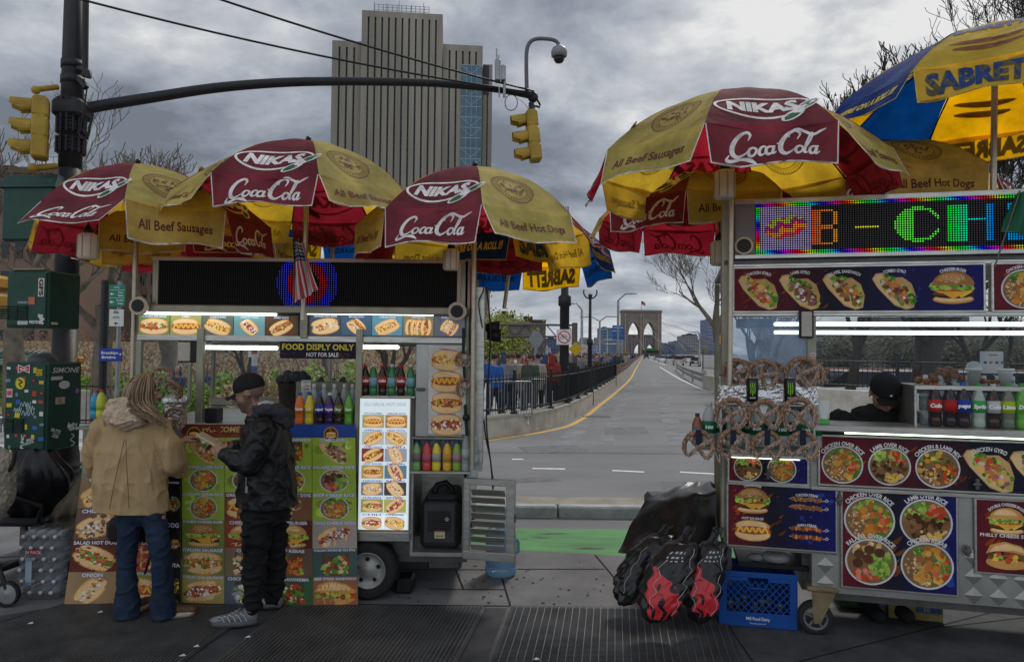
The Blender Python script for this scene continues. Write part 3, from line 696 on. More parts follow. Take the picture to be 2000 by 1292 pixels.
for h in(1.5,2.9,4.2):m_.box(xa,xb,1.8,2.0,b1[2]+h-.1,b1[2]+h)
for i in range(5):m_.cyl((xa+i*6,3,b1[2]),(xa+i*6,3,b1[2]+rnd.uniform(5,8)),.12,n=4)
m_.build('roof_railing',tw,local=True)
# ----------------------------------------------------------
def bridge_tower(u0,u1,vt,Y,label,col):
 a=P(u0,687,Y);b=P(u1,687,Y);W_=b.x-a.x;top=P((u0+u1)/2,vt,Y).z
 t=thing('bridge_tower',label,'bridge tower',a,group='stone towers of the bridge')
 st=mat('tower_stone_%d'%Y,col,.9,var=.22,scale=.12,bump=.2,bscale=1.0)
 m_=MB(st);k=W_/77;zt=top-4*k;D=14
 pier=[(0,12),(35.5,42),(65,77)];arch=[(12,35.5),(42,65)]
 for p0,p1 in pier:m_.box(a.x+p0*k,a.x+p1*k,Y,Y+D,-1,zt)
 m_.box(a.x-1.5*k,a.x+78.5*k,Y-1.2,Y+D+1,zt,zt+1.8*k);m_.box(a.x-.5*k,a.x+77.5*k,Y-.5,Y+D,zt+1.8*k,top)
 for q0,q1 in arch:
  n=14;W2=(q1-q0)/2;cx=(q0+q1)/2;spring=zt-46*k;ph=26*k
  def az(x):d=abs(x-cx)/W2;return spring+ph*math.sqrt(max(0,1-d**1.35))
  for i in range(n):
   xa=q0+(q1-q0)*i/n;xb=q0+(q1-q0)*(i+1)/n;za,zb_=az(xa),az(xb);xa=a.x+xa*k;xb=a.x+xb*k
   m_.add([(xa,Y+.3,za),(xb,Y+.3,zb_),(xb,Y+.3,zt),(xa,Y+.3,zt),(xa,Y+D-.3,za),(xb,Y+D-.3,zb_),(xb,Y+D-.3,zt),(xa,Y+D-.3,zt)],[(0,1,2,3),(4,7,6,5),(0,4,5,1)])
 m_.build('stone_body',t)
 for x in(6,36.5,40.8,70.5):m_=MB(mat('buttress_stone_%d'%Y,tuple(min(1,c*1.5)for c in col),.9,var=.15,scale=.2));m_.box(a.x+(x-1.1)*k,a.x+(x+1.1)*k,Y-1.4,Y,-1,zt-3*k);m_.build('buttress',t)
 return t,a,k,top
bt,ba,bk,btop=bridge_tower(1215,1292,605,760,'near stone bridge tower with two pointed arches and a flag on top',(0.20,0.165,0.14))
bridge_tower(1229,1288,653,1250,'far stone bridge tower seen through the arches of the near one',(0.13,0.12,0.125))
m_=MB('steel_d');m_.cyl((ba.x+38*bk,762,btop),(ba.x+38*bk,762,btop+10),.25,n=5);m_.build('flag_pole',bt)
m_=MB(cm((.35,.12,.12),.8));m_.add([(ba.x+38*bk,762,btop+10),(ba.x+38*bk+4,762.5,btop+8.6),(ba.x+38*bk+4.6,762,btop+4.2),(ba.x+38*bk,762,btop+6.5)],[(0,1,2,3)]);m_.use(cm((.03,.04,.12),.8));m_.add([(ba.x+38*bk+.05,761.9,btop+10),(ba.x+38*bk+2,761.9,btop+9.3),(ba.x+38*bk+2,761.9,btop+7),(ba.x+38*bk,761.9,btop+8)],[(0,1,2,3)]);m_.build('flag',bt)
cbt=thing('suspension_cables','thin steel cables running down from the bridge towers','cables',(ba.x+38*bk,700,30))
m_=MB('steel_d')
for x in(6,36.5,40.8,70.5):
 for s_ in range(1,6,2):
  m_.tube([(ba.x+x*bk,758,btop-8),(ba.x+x*bk+(x-38)*.03*s_,758-60-60*s_,3+0*s_)],.12,3)
m_.build('cable_run',cbt)
t=thing('bridge_deck','dark steel deck trusses at the foot of the near bridge tower','bridge deck',P(1275,690,700))
m_=MB(mat('deck_steel',(0.06,0.055,0.045),.8,var=.4));a=P(1257,683,700);b=P(1288,683,700);m_.box(a.x,b.x,700,705,1,P(1270,683,700).z);m_.use(cm((.05,.16,.05),.9));a=P(1262,681,698);b=P(1282,681,698);m_.box(a.x,b.x,697,699,P(1270,684,698).z,P(1270,679.5,698).z);m_.build('truss',t)
# ----------------------------------------------------------
def building(u0,u1,vt,Y,depth,col,label,rows,cols_,wcol=(.02,.025,.035),name='building',group=None,roof=True,frac=(.55,.55),vb=690):
 a=P(u0,vt,Y);b=P(u1,vt,Y);H_=P((u0+u1)/2,vt,Y).z;W_=b.x-a.x
 t=thing(name,label,'building',(a.x,Y,0),group=group)
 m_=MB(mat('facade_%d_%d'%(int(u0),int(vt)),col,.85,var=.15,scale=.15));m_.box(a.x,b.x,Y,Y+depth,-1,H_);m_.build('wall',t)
 if roof:
  r_=MB(mat('roof_%d'%int(u0),tuple(c*.6 for c in col),.9));r_.box(a.x-W_*.01,b.x+W_*.01,Y-.3,Y+depth+.3,H_,H_+H_*.02+.2);r_.box(a.x+W_*.3,a.x+W_*.6,Y+depth*.3,Y+depth*.6,H_,H_*1.05+1);r_.build('roof',t)
 k=0;wm=mat('win_%02d%02d%02d'%tuple(int(c*99)for c in wcol),wcol,.25)
 for j in range(rows):
  for i in range(cols_):
   if k>=98:continue
   x=a.x+W_*(i+.5)/cols_;z=H_*(1-(j+.6)/(rows+.6)*1.0)
   w_=W_/cols_*frac[0]/2;h_=H_/(rows+.6)*frac[1]/2
   if z<1.0:continue
   q=MB(wm);q.box(x-w_,x+w_,Y-.06,Y+.05,z-h_,z+h_);q.build('window',t);k+=1
 return t
building(-260,108,338,62,14,(0.17,0.115,0.085),'brick apartment block at the far left behind the green signal boxes',6,14,name='brick_building')
building(120,420,520,75,14,(0.19,0.12,0.09),'lower brick block behind the bare trees of the park',4,14,name='brick_building')
building(430,700,575,90,14,(0.20,0.125,0.095),'brick block seen through the serving window of the left cart',3,14,name='brick_building')
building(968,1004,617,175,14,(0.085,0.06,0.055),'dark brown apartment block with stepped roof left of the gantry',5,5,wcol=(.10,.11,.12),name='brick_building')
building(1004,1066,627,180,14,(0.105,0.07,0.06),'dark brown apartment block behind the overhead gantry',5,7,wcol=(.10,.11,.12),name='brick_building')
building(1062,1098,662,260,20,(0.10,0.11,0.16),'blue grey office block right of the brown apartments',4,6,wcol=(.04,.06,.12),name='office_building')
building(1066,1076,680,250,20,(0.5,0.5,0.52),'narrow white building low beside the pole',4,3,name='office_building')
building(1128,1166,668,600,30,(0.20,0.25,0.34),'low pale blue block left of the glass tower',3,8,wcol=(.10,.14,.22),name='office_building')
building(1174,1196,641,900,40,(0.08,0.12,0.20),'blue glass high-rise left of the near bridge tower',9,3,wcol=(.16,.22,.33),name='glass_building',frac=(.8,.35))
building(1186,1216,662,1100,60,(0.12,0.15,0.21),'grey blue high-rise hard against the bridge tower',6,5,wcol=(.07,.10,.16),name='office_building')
for i,(u0,u1,vt,col,lab)in enumerate([(1290,1304,670,(.09,.12,.19),'dark blue block directly right of the bridge tower'),(1303,1318,674,(.10,.13,.19),'low blue grey block with flat roof, second from the bridge tower'),(1318,1337,667,(.19,.20,.24),'pale grey block with rows of windows in the skyline'),(1336,1363,656,(.20,.20,.22),'tall grey block with dark top floors in the skyline'),(1345,1361,653,(.07,.09,.14),'dark glass penthouse block behind the grey skyline block'),(1362,1384,664,(.24,.21,.20),'tan apartment block right of the tall grey one'),(1382,1400,625,(.16,.20,.30),'tall white and blue high-rise at the right end of the skyline'),(1397,1430,632,(.10,.12,.17),'grey high-rise partly hidden by the right cart post')]):  # bluish facade colours carry distance haze along with the glass tone
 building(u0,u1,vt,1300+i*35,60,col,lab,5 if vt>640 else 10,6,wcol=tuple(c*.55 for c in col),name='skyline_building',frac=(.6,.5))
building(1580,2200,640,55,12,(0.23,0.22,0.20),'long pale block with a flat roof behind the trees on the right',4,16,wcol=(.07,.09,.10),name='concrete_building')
# ----------------------------------------------------------
def tree(pos,h,label,name='bare_tree',seed=1,bark='bark',lean=(0,0),levels=5,r0=None,leaf=None,spread=.55,group=None,balls=False,low=.28,dens=1.0,twig=None,droop=0.0):
 r=random.Random(seed);t=thing(name,label,'tree',pos,group=group)
 tr=MB(bark);cr=MB(twig or('barkd' if bark!='bark' else 'bark'));tips=[]
 r0=r0 or h*.028
 def grow(p,d,L,rad,lv):
  n=4 if lv<3 else 3;pts=[p];q=Vector(p);dd=Vector(d)
  for i in range(n):
   dd=(dd+Vector((r.uniform(-1,1),r.uniform(-1,1),r.uniform(-.6,.8)))*(.10+.05*lv)+Vector((0,0,.03*lv-droop))).normalized();q=q+dd*(L/n);pts.append(q.copy())
  rr=[max(.011 if pos[1]>17 else .007,rad*(1-.45*i/n))for i in range(n+1)]
  (tr if lv<=1 else cr).tube(pts,rr,8 if lv==0 else(5 if lv<3 else 3),cap=False)
  if lv>=levels:tips.append((pts[-1],dd));return
  k=r.choice((2,3,3))if lv else r.choice((3,4));
  if lv>=2:k=max(2,round(k*dens+.8))
  for j in range(k):
   f=r.uniform(.35,1.0)if j else 1.0;idx=min(n,max(1,int(f*n+.5)));b=pts[idx]
   a=r.uniform(0,2*PI);sp=spread*r.uniform(.6,1.35);o=dd.orthogonal().normalized();o.rotate(Matrix.Rotation(a,3,dd))
   nd=(dd*math.cos(sp)+o*math.sin(sp)+Vector((0,0,.12))).normalized()
   grow(b,nd,L*r.uniform(.58,.80),rr[idx]*r.uniform(.55,.72),lv+1)
 d0=Vector((lean[0],lean[1],1)).normalized();grow(Vector(pos),d0,h*low,r0,0)
 tr.build('trunk',t)
 if leaf:
  lm=MB(mat('leaf_'+name+str(seed),leaf[0],.8,var=.3,scale=1.2,col2=leaf[1]));s=leaf[2]
  for p,_ in tips:
   for k in range(leaf[3]):
    c=p+Vector((r.gauss(0,1),r.gauss(0,1),r.gauss(0,.8)))*leaf[4];u_=Vector((r.uniform(-1,1),r.uniform(-1,1),r.uniform(-1,1))).normalized()*s;v_=u_.orthogonal().normalized()*s*.7
    lm.add([c-u_,c-v_,c+u_,c+v_],[(0,1,2,3)])
  lm.build('leaves',t)
 if balls:
  for p,_ in r.sample(tips,min(len(tips),90)):cr.ball(p+Vector((0,0,-.08)),.028,5)
 cr.build('crown',t);return t
def px(u,Y,z=RZ):q=P(u,700,Y);return(q.x,Y,z)
tree(px(1795,19),19,'big bare plane tree whose thick trunk shows through the right cart glass',seed=3,lean=(.10,-.12),levels=7,spread=.55,balls=True,bark='barkd',r0=.42,dens=1.15,low=.2)
tree(px(1650,24),15,'dark leaning forked tree seen left of the vendor through the glass',seed=12,lean=(.25,0),levels=5,bark='barkd',r0=.20,balls=True)
tree(px(2060,24),25,'bare tree above the blue and yellow umbrella at the right edge',seed=22,lean=(-.2,0),levels=7,bark='barkd',balls=True,spread=.6,dens=1.1)
tree(px(1890,21),8,'dark bare tree behind the drink cups of the right cart',seed=9,levels=5,bark='barkd',spread=.7)
tree(px(1530,34),10.5,'bare tree behind the pretzel rack, its branches reaching left over the road',seed=31,lean=(-.35,0),levels=5,bark='bark',spread=.7,dens=1.1)
tree(px(1408,44),15,'bare tree right of the guard rail, its fine branches over the end of the road',seed=37,lean=(-.12,0),levels=6,bark='bark',spread=.6,dens=1.15)
tree(px(1475,40),9.5,'thin bare tree seen through the smoky left pane of the right cart',seed=33,lean=(-.1,0),levels=5,bark='barkd',spread=.6)
tree(px(45,15),10,'pale bare plane tree behind the green signal boxes',seed=41,levels=6,dens=1.1,spread=.62,lean=(-.1,0))
tree(px(205,18),11,'pale bare plane tree rising behind the leftmost umbrella',seed=52,levels=6,dens=1.1,spread=.55,lean=(-.12,0))
tree(px(330,20),10.5,'pale bare tree between the two left umbrellas',seed=46,levels=6,spread=.55,lean=(-.15,.1))
tree(px(470,22),6.5,'crooked bare tree seen through the serving window of the left cart',seed=61,levels=5,spread=.8,lean=(.3,0),bark='barkd')
tree(px(640,26),6.5,'grey bare tree behind the food display sign',seed=63,levels=5,spread=.7,bark='bark')
tree(px(760,20),5.5,'forked dark tree seen above the cola bottles',seed=64,levels=4,spread=.5,bark='barkd',r0=.25)
tree(px(972,45),6.8,'yellow green tree in young leaf right beside the left cart',name='leafy_tree',seed=71,levels=5,spread=.6,leaf=((.34,.36,.08),(.20,.24,.05),.10,11,.5),low=.25)
tree(px(955,60),13.5,'tall thin yellow green tree at the edge of the concrete tower',name='leafy_tree',seed=72,levels=5,spread=.45,leaf=((.24,.27,.07),(.13,.16,.04),.13,9,.5),low=.3)
for i,(u,Y,h,lab)in enumerate([(1660,42,7,'dark green shrubby tree left in the view through the right cart'),(1760,44,8,'dark green shrubby tree behind the thick trunk'),(1870,40,7,'dark green shrubby tree behind the drink cups'),(1980,42,8,'dark green shrubby tree at the right end of the cart glass')]):
 tree(px(u,Y),h,lab,name='evergreen_tree',seed=80+i,levels=4,spread=.7,leaf=((.14,.14,.075),(.065,.06,.04),.11,22,.75),bark='barkd',low=.15)
def bush(u,Y,wid,h,label,c1,c2,name='bush',n=1500,seed=1,twigs=0,z0=RZ,cat='bush',dep=.5,s=.05):
 r=random.Random(seed);p=P(u,700,Y);t=thing(name,label,cat,(p.x,Y,z0))
 m_=MB(mat('leaf_%s_%d'%(name,seed),c1,.85,var=.35,scale=3,col2=c2))
 for k in range(n):
  while True:
   a,b,c=r.uniform(-1,1),r.uniform(-1,1),r.uniform(0,1)
   lim=1+.18*math.sin(a*7+seed)+.1*math.sin(a*17)
   if cat=='hedge' or a*a+b*b+(c-.2)**2*1.4<lim:break
  q=Vector((p.x+a*wid/2,Y+b*wid*dep/2 if cat!='hedge' else Y+b*.35,z0+c*h*(.9+.12*math.sin(a*9))));u_=Vector((r.uniform(-1,1),r.uniform(-1,1),r.uniform(-1,1))).normalized()*s*r.uniform(.6,1.4);v_=u_.orthogonal().normalized()*s*.6
  m_.add([q-u_,q-v_,q+u_,q+v_],[(0,1,2,3)])
 m_.build('leaves',t)
 if twigs:
  m_=MB('bark')
  for k in range(twigs):
   a=r.uniform(-1,1)*.9;b=r.uniform(-.5,.5);x=p.x+a*wid*.2
   m_.tube([(x,Y+b*.3,z0),(x+a*wid*.15,Y+b,z0+h*.5),(p.x+a*wid/2,Y+b,z0+h*r.uniform(.8,1.1))],[.02,.012,.006],3,cap=False)
  m_.build('stems',t)
 return t
bush(190,19.5,3.4,1.05,'bright green clipped hedge behind the iron fence at the left',(.26,.42,.06),(.12,.22,.03),name='hedge',cat='hedge',n=2600,seed=3,z0=RZ+.35)
bush(20,19.5,2.2,1.0,'green hedge behind the graffiti covered signal box',(.14,.24,.04),(.06,.12,.02),name='hedge',cat='hedge',n=1200,seed=4,z0=RZ+.35)
for i,(u,Y,w_,h_,lab,c1,c2)in enumerate([(430,15,1.8,1.5,'bright green bush behind the pedestrians in the serving window',(.34,.48,.09),(.15,.24,.05)),(300,16,2.2,1.5,'green bush in the left pane of the left cart',(.28,.40,.09),(.12,.20,.05)),(505,14.2,2.3,1.5,'tan twiggy bush directly behind the man in the black cap',(.48,.38,.20),(.26,.19,.10)),(585,15,2.3,1.65,'olive bush below the food display sign',(.42,.47,.14),(.20,.25,.08)),(668,15.5,2.4,1.75,'yellow green bush right of the stove steam',(.45,.52,.15),(.22,.27,.08)),(755,16,2.2,1.4,'olive bush behind the cola bottles',(.38,.38,.15),(.18,.18,.08))]):
 bush(u,Y,w_,h_,lab,c1,c2,n=5200,seed=20+i,twigs=26,s=.055)
mb=MB(mat('park_soil',(0.23,0.17,0.11),.95,var=.4,scale=1.5,col2=(0.13,.12,.06),bump=.3));mb.add([(-45,20.5,RZ+.01),(-3,20.5,RZ+.01),(-6,60,2.4),(-45,60,2.4)],[(0,1,2,3)]);tag(mb.build('park_ground'),kind='structure')
mb=MB(mat('leaf_litter',(0.33,0.19,0.12),.95,var=.4,scale=3,col2=(0.16,.10,.065),bump=.3))
r=random.Random(5)
for k in range(5200):
 y_=r.uniform(22,52);x_=r.uniform(-.75*y_-2,-.12*y_);z_=RZ+(y_-20.5)/39.5*2.5+abs(r.gauss(0,.5))*(y_-18)/18
 if r.random()<.5:a=Vector((r.uniform(-.5,.5),0,r.uniform(.2,.7)));mb.tube([(x_,y_,z_),(x_+a.x,y_,z_+a.z)],.012,3,cap=False)
 else:s=.07;mb.add([(x_-s,y_,z_),(x_,y_,z_-s),(x_+s,y_,z_+.02),(x_,y_,z_+s)],[(0,1,2,3)])
tag(mb.build('undergrowth'),kind='stuff')
t=thing('park_kiosk','small park kiosk with green ribbed roof behind the graffiti box','kiosk',px(30,24))
a=P(0,710,24);b=P(52,700,24)
m_=MB(mat('kiosk_green',(.05,.10,.08),.6));m_.box(a.x-2,b.x-.2,24.3,26,RZ,1.7);m_.build('body',t)
m_=MB(mat('kiosk_roof',(.14,.20,.17),.5,var=.2));zr=P(20,712,24).z
m_.add([(a.x-2,23.6,zr-.0),(b.x+.1,23.6,zr-.0),(b.x-.4,25,zr+.5),(a.x-2,25,zr+.5),(a.x-2,26.4,zr),(b.x+.1,26.4,zr)],[(0,1,2,3),(3,2,5,4),(1,5,2)])
for i in range(14):x=a.x-1.8+(b.x-a.x+2)*i/14;m_.tube([(x,23.55,zr+.03),(x,25,zr+.53)],.03,4)
m_.build('roof',t)
# ----------------------------------------------------------
def picket_fence(pts,h,zb,label,step=.14,postev=2.2,name='iron_fence'):
 t=thing(name,label,'fence',pts[0]);tot=sum((pts[i+1]-pts[i]).length for i in range(len(pts)-1));m_=MB('blackm');s=0
 while s<tot:
  p,_=path_at(pts,s);m_.cyl((p.x,p.y,zb+.08),(p.x,p.y,zb+h),.014,.006,n=4,cap=False);s+=step
 m_.build('pickets',t);m_=MB('blackm')
 for k in(.15,.86):m_.tube([(p.x,p.y,zb+h*k)for p in pts],.02,4)
 m_.build('rails',t);s=.1
 while s<tot:
  p,_=path_at(pts,s);q=MB('blackm');q.bbox(p.x-.035,p.x+.035,p.y-.035,p.y+.035,zb,zb+h*1.04,.01);q.ball((p.x,p.y,zb+h*1.07),.04,6);q.build('post',t);s+=postev
 return t
V=lambda u,Y:Vector((P(u,700,Y).x,Y,0))
picket_fence([V(-60,16.5),V(262,16.5)],1.12,RZ+.12,'black iron fence in front of the clipped hedge at the left')
mb=MB('concrete');mb.box(V(-60,17).x,V(262,17).x,18.6,18.9,RZ,RZ+.85);t=thing('garden_wall','low pale garden wall under the hedge at the left','wall',(V(100,18).x,18.6,RZ));mb.build('wall',t)
mb=MB(mat('pale_paving',(0.46,0.46,0.46),.8,var=.15));mb.add([(V(-300,17.1).x,14.2,RZ-.02),(V(690,17.1).x,14.2,RZ-.02),(V(690,20).x,20.4,RZ-.02),(V(-300,20).x,20.4,RZ-.02)],[(0,1,2,3)]);tag(mb.build('plaza_paving'),kind='structure')
mb=MB('concrete');mb.bbox(V(-60,12).x,V(262,12).x,12.2,12.5,RZ-.02,RZ+.22,.03);t=thing('kerb_wall','low concrete kerb wall behind the woman in the tan jacket','kerb wall',(V(200,12).x,12.2,RZ));mb.build('wall',t)
rw=[V(1590,18.5),V(2120,13.5)]
mb=MB(mat('pale_wall',(0.55,0.51,0.44),.85,var=.3,scale=2));wall_path(mb,rw,.35,RZ,RZ+1.12)
t=thing('retaining_wall','pale concrete wall under the fence, seen through the right cart','wall',rw[0]);mb.build('wall',t)
picket_fence([p+Vector((0,.15,0))for p in rw],.85,RZ+1.12,'dark iron fence on the pale wall behind the vendor',step=.13)
picket_fence([V(1372,60),V(1440,52)],1.6,RZ+.6,'black iron fence right of the guard rail, beyond the road barrier',step=.3,postev=3)
mb=MB('concrete');mb.box(V(1372,60).x,V(1440,52).x,60.2,60.5,RZ,RZ+.6);t=thing('fence_footing','low concrete base under the far black fence','wall',(V(1400,60).x,60,RZ));mb.build('wall',t)
mb=MB(mat('planter_brick',(0.26,0.14,0.09),.9,var=.2));mb.box(V(1590,30).x,V(2300,30).x,30,31,RZ,RZ+1.45);t=thing('brick_planter','long low brick planter behind the parked cars on the right','planter',(V(1800,30).x,30,RZ));mb.build('wall',t)
# ----------------------------------------------------------
def car(name,x,y,rz,col,label,group,L=4.6,W_=1.82,H_=1.48,suv=False,kids=True):
 t=thing(name,label,'car',(x,y,RZ-.02),rz,group=group);T=None
 body=MB(mat('car_paint_%02d%02d%02d'%tuple(int(c*99)for c in col),col,.28,.2,var=.05,coat=.5));h1=H_*.60;roofx=.62 if suv else .5
 prof=[(-L/2,.35),(-L/2+.02,h1*.92),(-L/2+.15,h1),(-L/2+(.25 if suv else .65),h1+.03),(L/2-1.25,h1-.02),(L/2-.12,h1*.80),(L/2,h1*.65),(L/2,.35)]
 def extrude(mb_,pr,w0,w1f=lambda z:1.0):
  n=len(pr);vs=[(-w0*w1f(z),y_,z)for y_,z in pr]+[(w0*w1f(z),y_,z)for y_,z in pr]
  mb_.add(vs,[(i,(i+1)%n,n+(i+1)%n,n+i)for i in range(n)]+[tuple(range(n-1,-1,-1)),tuple(range(n,2*n))])
 extrude(body,prof,W_/2,lambda z:1.0 if z<h1*.9 else .97);body.build('body',t,local=True)
 g=MB(mat('car_glass',(.015,.018,.022),.08));pr=[(-L/2+(.22 if suv else .6),h1),(-L/2+(.5 if suv else 1.15),H_-.05),(L/2-2.25,H_-.05),(L/2-1.3,h1-.01)]
 extrude(g,pr,W_*.455,lambda z:1.0 if z<h1+.1 else .82);g.build('window_glass',t,local=True)
 r_=MB(body.mats[0]);r_.bbox(-W_*.37,W_*.37,-L/2+(.5 if suv else 1.1),L/2-2.2,H_-.06,H_,.03);r_.build('roof',t,local=True)
 for sx in(-1,1):
  for sy in(-1,1):
   q=MB('rubber');q.T=Matrix.Translation((sx*(W_/2-.1),sy*L*.31,.33));q.lathe([(.18,-.10),(.33,-.09),(.33,.09),(.18,.10)],axis='X',n=14,cap=False);q.use('galv');q.lathe([(0.0,-.08),(.19,-.09),(.19,.09),(0.0,.08)],axis='X',n=10);q.build('wheel',t,local=True)
  q=MB(mat('tail_lamp',(.25,.01,.01),.3));q.bbox(sx*(W_/2-.32),sx*(W_/2-.04),-L/2-.01,-L/2+.1,h1*.62,h1*.82,.02);q.build('tail_light',t,local=True)
  q=MB(mat('head_lamp',(.7,.7,.68),.15));q.bbox(sx*(W_/2-.40),sx*(W_/2-.04),L/2-.1,L/2+.01,h1*.52,h1*.68,.02);q.build('headlight',t,local=True)
 q=MB('white');q.box(-.26,.26,-L/2-.02,-L/2,.55,.70);q.build('licence_plate',t,local=True)
 return t
gl='cars heading onto the bridge'
for u,v,col,suv,lab in[(1262,700.6,(.02,.02,.02),True,'black car in the left lane nearest the rail, leading the row'),(1273,700.2,(.5,.5,.5),True,'white car behind the black one near the bridge tower'),(1284,703.6,(.25,.26,.28),False,'grey sedan in the bridge traffic, third from the left'),(1295,702,(.04,.05,.07),False,'dark blue car among the bridge traffic before the skyline'),(1307,708.8,(.3,.31,.33),False,'silver car in the row below the skyline'),(1316,704.8,(.10,.085,.06),True,'dark brown suv in the row of traffic'),(1325,712.7,(.38,.35,.29),True,'beige suv right of the brown one'),(1347,707.8,(.6,.6,.6),True,'white van behind the black sedan'),(1358,713.8,(.02,.02,.022),False,'black sedan at the right end of the bridge traffic'),(1293,706.3,(.55,.56,.58),False,'white sedan second behind the dark blue car'),(1335,706,(.03,.03,.03),False,'small black car far back between silver and beige ones')]:
 g=G(u,v,RZ);car('car',g.x,g.y,-math.atan2(g.x,g.y)*.9,col,lab,gl,suv=suv,H_=1.7 if suv else 1.45)
rr2=random.Random(6)
for i,(u,v)in enumerate([(1268,698.2),(1279,698.0),(1290,698.4),(1264,696.6),(1275,696.4),(1300,699.6),(1310,701.5),(1321,703.4),(1286,696.8),(1333,702.8),(1343,704.6),(1352,703.2)]):
 g=G(u,v,RZ);c_=rr2.choice([(.5,.5,.5),(.04,.04,.05),(.25,.04,.03),(.3,.32,.35),(.6,.6,.6)]);car('car',g.x,g.y,-math.atan2(g.x,g.y)*.9,c_,'tiny distant car in the bridge traffic, below the tower and skyline',gl,suv=bool(i%2))
gp_='cars parked behind the right cart'
for u,Y,col,lab in[(1640,26,(.62,.64,.66),'white car seen left through the right cart glass behind the fence'),(1745,26.5,(.55,.57,.60),'silver car behind the thick tree trunk'),(1850,26,(.6,.62,.66),'white car above the fried chicken pile'),(1960,25.5,(.40,.43,.48),'grey car at the right end of the cart glass')]:
 p=P(u,700,Y);car('car',p.x,Y,R(90),col,lab,gp_)
gw='vehicles on the far roadway left of the crowd'
for u,v,col,suv,lab in[(1047,712,(.6,.62,.64),True,'white van above the crowd right of the gantry board'),(1068,712,(.6,.38,.03),False,'yellow taxi above the crowd'),(1086,711,(.55,.56,.58),True,'white suv beside the yellow taxi'),(1150,703,(.6,.6,.62),True,'white van far along the upper roadway')]:
 g=G(u,v+10,RZ);car('car',g.x,g.y,R(70),col,lab,gw,suv=suv,H_=1.8)
for u,Y,col,lab in[(-5,17.5,(.45,.47,.5),'grey car at the left edge behind the graffiti box')]:
 p=P(u,700,Y);car('car',p.x-1.2,14.6,R(90),col,lab,'car at the left edge')
# ----------------------------------------------------------
def signal_head(t,o,yaw,tilt=0.0,s=1.0,visor=1):
 """three-section signal seen from the side/behind: housing > lens sections with visors"""
 T=Matrix.Translation(o)@Matrix.Rotation(tilt,4,'Y')@Matrix.Rotation(yaw,4,'Z')@Matrix.Scale(s,4)
 h=MB('sigyel');h.T=T;h.bbox(-.17,.17,-.02,.20,-.52,.52,.04)
 for k in range(3):h.bbox(-.175,.175,-.025,.205,-.515+.345*k,-.185+.345*k,.03)
 hb=h.build('housing',t)
 for k in range(3):
  z=.345-.345*k;v=MB('sigyel');v.T=T
  n=14;pts=[]
  for j in range(n+1):
   a=R(-35)+R(250)*j/n;c,s_=math.cos(a),math.sin(a)
   pts.append(((.135*c,-.03,z+.135*s_),(.145*c,-.33 if s_>-.2 else-.2,z+.145*s_-.03)))
  for j in range(n):v.quad(pts[j][0],pts[j+1][0],pts[j+1][1],pts[j][1])
  vv=v.build('visor',t)
  l=MB(mat('lens_dark_%d'%k,[(.10,.012,.01),(.10,.06,.01),(.01,.06,.04)][k],.2));l.T=T;l.lathe([(.13,-.022),(.11,-.04),(.0,-.05)],(0,0,z),16,axis='Y');l.build('lens',t)
YP=6.6
tp=thing('traffic_pole','thick black fluted traffic pole with long curved arm over the street','traffic pole',(P(128,690,YP).x,YP,0))
x0=P(126,690,YP).x;k=YP/1360
z=lambda v:P(126,v,YP).z
m_=MB('pole');m_.lathe([(.20*0+.105,z(640)),(.098,z(330))],(x0,YP,0),16);m_.lathe([(.10,z(330)),(.086,z(-150))],(x0,YP,0),12);m_.build('shaft',tp)
m_=MB('pole');pr=[(.23,0),(.23,.25),(.20,.27)]
for i in range(9):zz=.3+i*.055;pr+=[(.185-.004*i,zz),(.20-.004*i,zz+.02),(.185-.004*i,zz+.04)]
pr+=[(.15,.85),(.13,1.0),(.135,1.1),(.115,1.15),(.105,z(640))];m_.lathe(pr,(x0,YP,0),20);m_.build('base',tp)
for va,vb in((195,238),(238,262),(270,300),(120,135),(150,165)):
 m_=MB('pole');za,zb_=z(va),z(vb)
 if va>190:
  n=max(3,int((zb_-za)/-.03));pr=[]
  for i in range(n):zz=za+(zb_-za)*i/n;pr+=[(.105,zz),(.128 if va>230 else .118,zz-.01),(.105,zz-.02)]
  m_.lathe(pr,(x0,YP,0),20)
  for i in range(14):a=2*PI*i/14;m_.cyl((x0+.118*math.cos(a),YP+.118*math.sin(a),za),(x0+.118*math.cos(a),YP+.118*math.sin(a),zb_),.014,n=5)
 else:m_.lathe([(.10,za),(.104,za),(.104,zb_),(.10,zb_)],(x0,YP,0),16)
 m_.build('collar',tp)
arm=[(150,216),(200,206),(300,190),(420,172),(540,162),(650,159),(760,160),(850,163),(930,170),(990,178),(1046,190)]
ya=lambda i:YP+1.1*i/10
ap=[P(u,v,ya(i))for i,(u,v)in enumerate(arm)]
m_=MB('pole');m_.tube([p[:]for p in[Vector(q)for q in spline([tuple(p)for p in ap],4)]],[.056-.024*i/40 for i in range(41)],10);m_.build('mast_arm',tp)
m_=MB('pole');m_.bbox(x0-.13,x0+.15,YP-.13,YP+.13,z(232),z(198),.03);m_.cyl(P(146,214,YP),P(176,212,YP+.1),.07,.05,n=12);m_.build('arm_bracket',tp)
m_=MB('pole');m_.cyl(P(168,-40,YP-.1),P(166,150,YP-.1),.028,n=8);m_.tube([P(148,135,YP),P(160,134,YP-.1),P(173,142,YP-.1),P(172,152,YP-.1)],.03,7);m_.tube([P(148,152,YP),P(160,160,YP-.1),P(168,172,YP-.1)],.03,7);m_.build('conduit',tp)
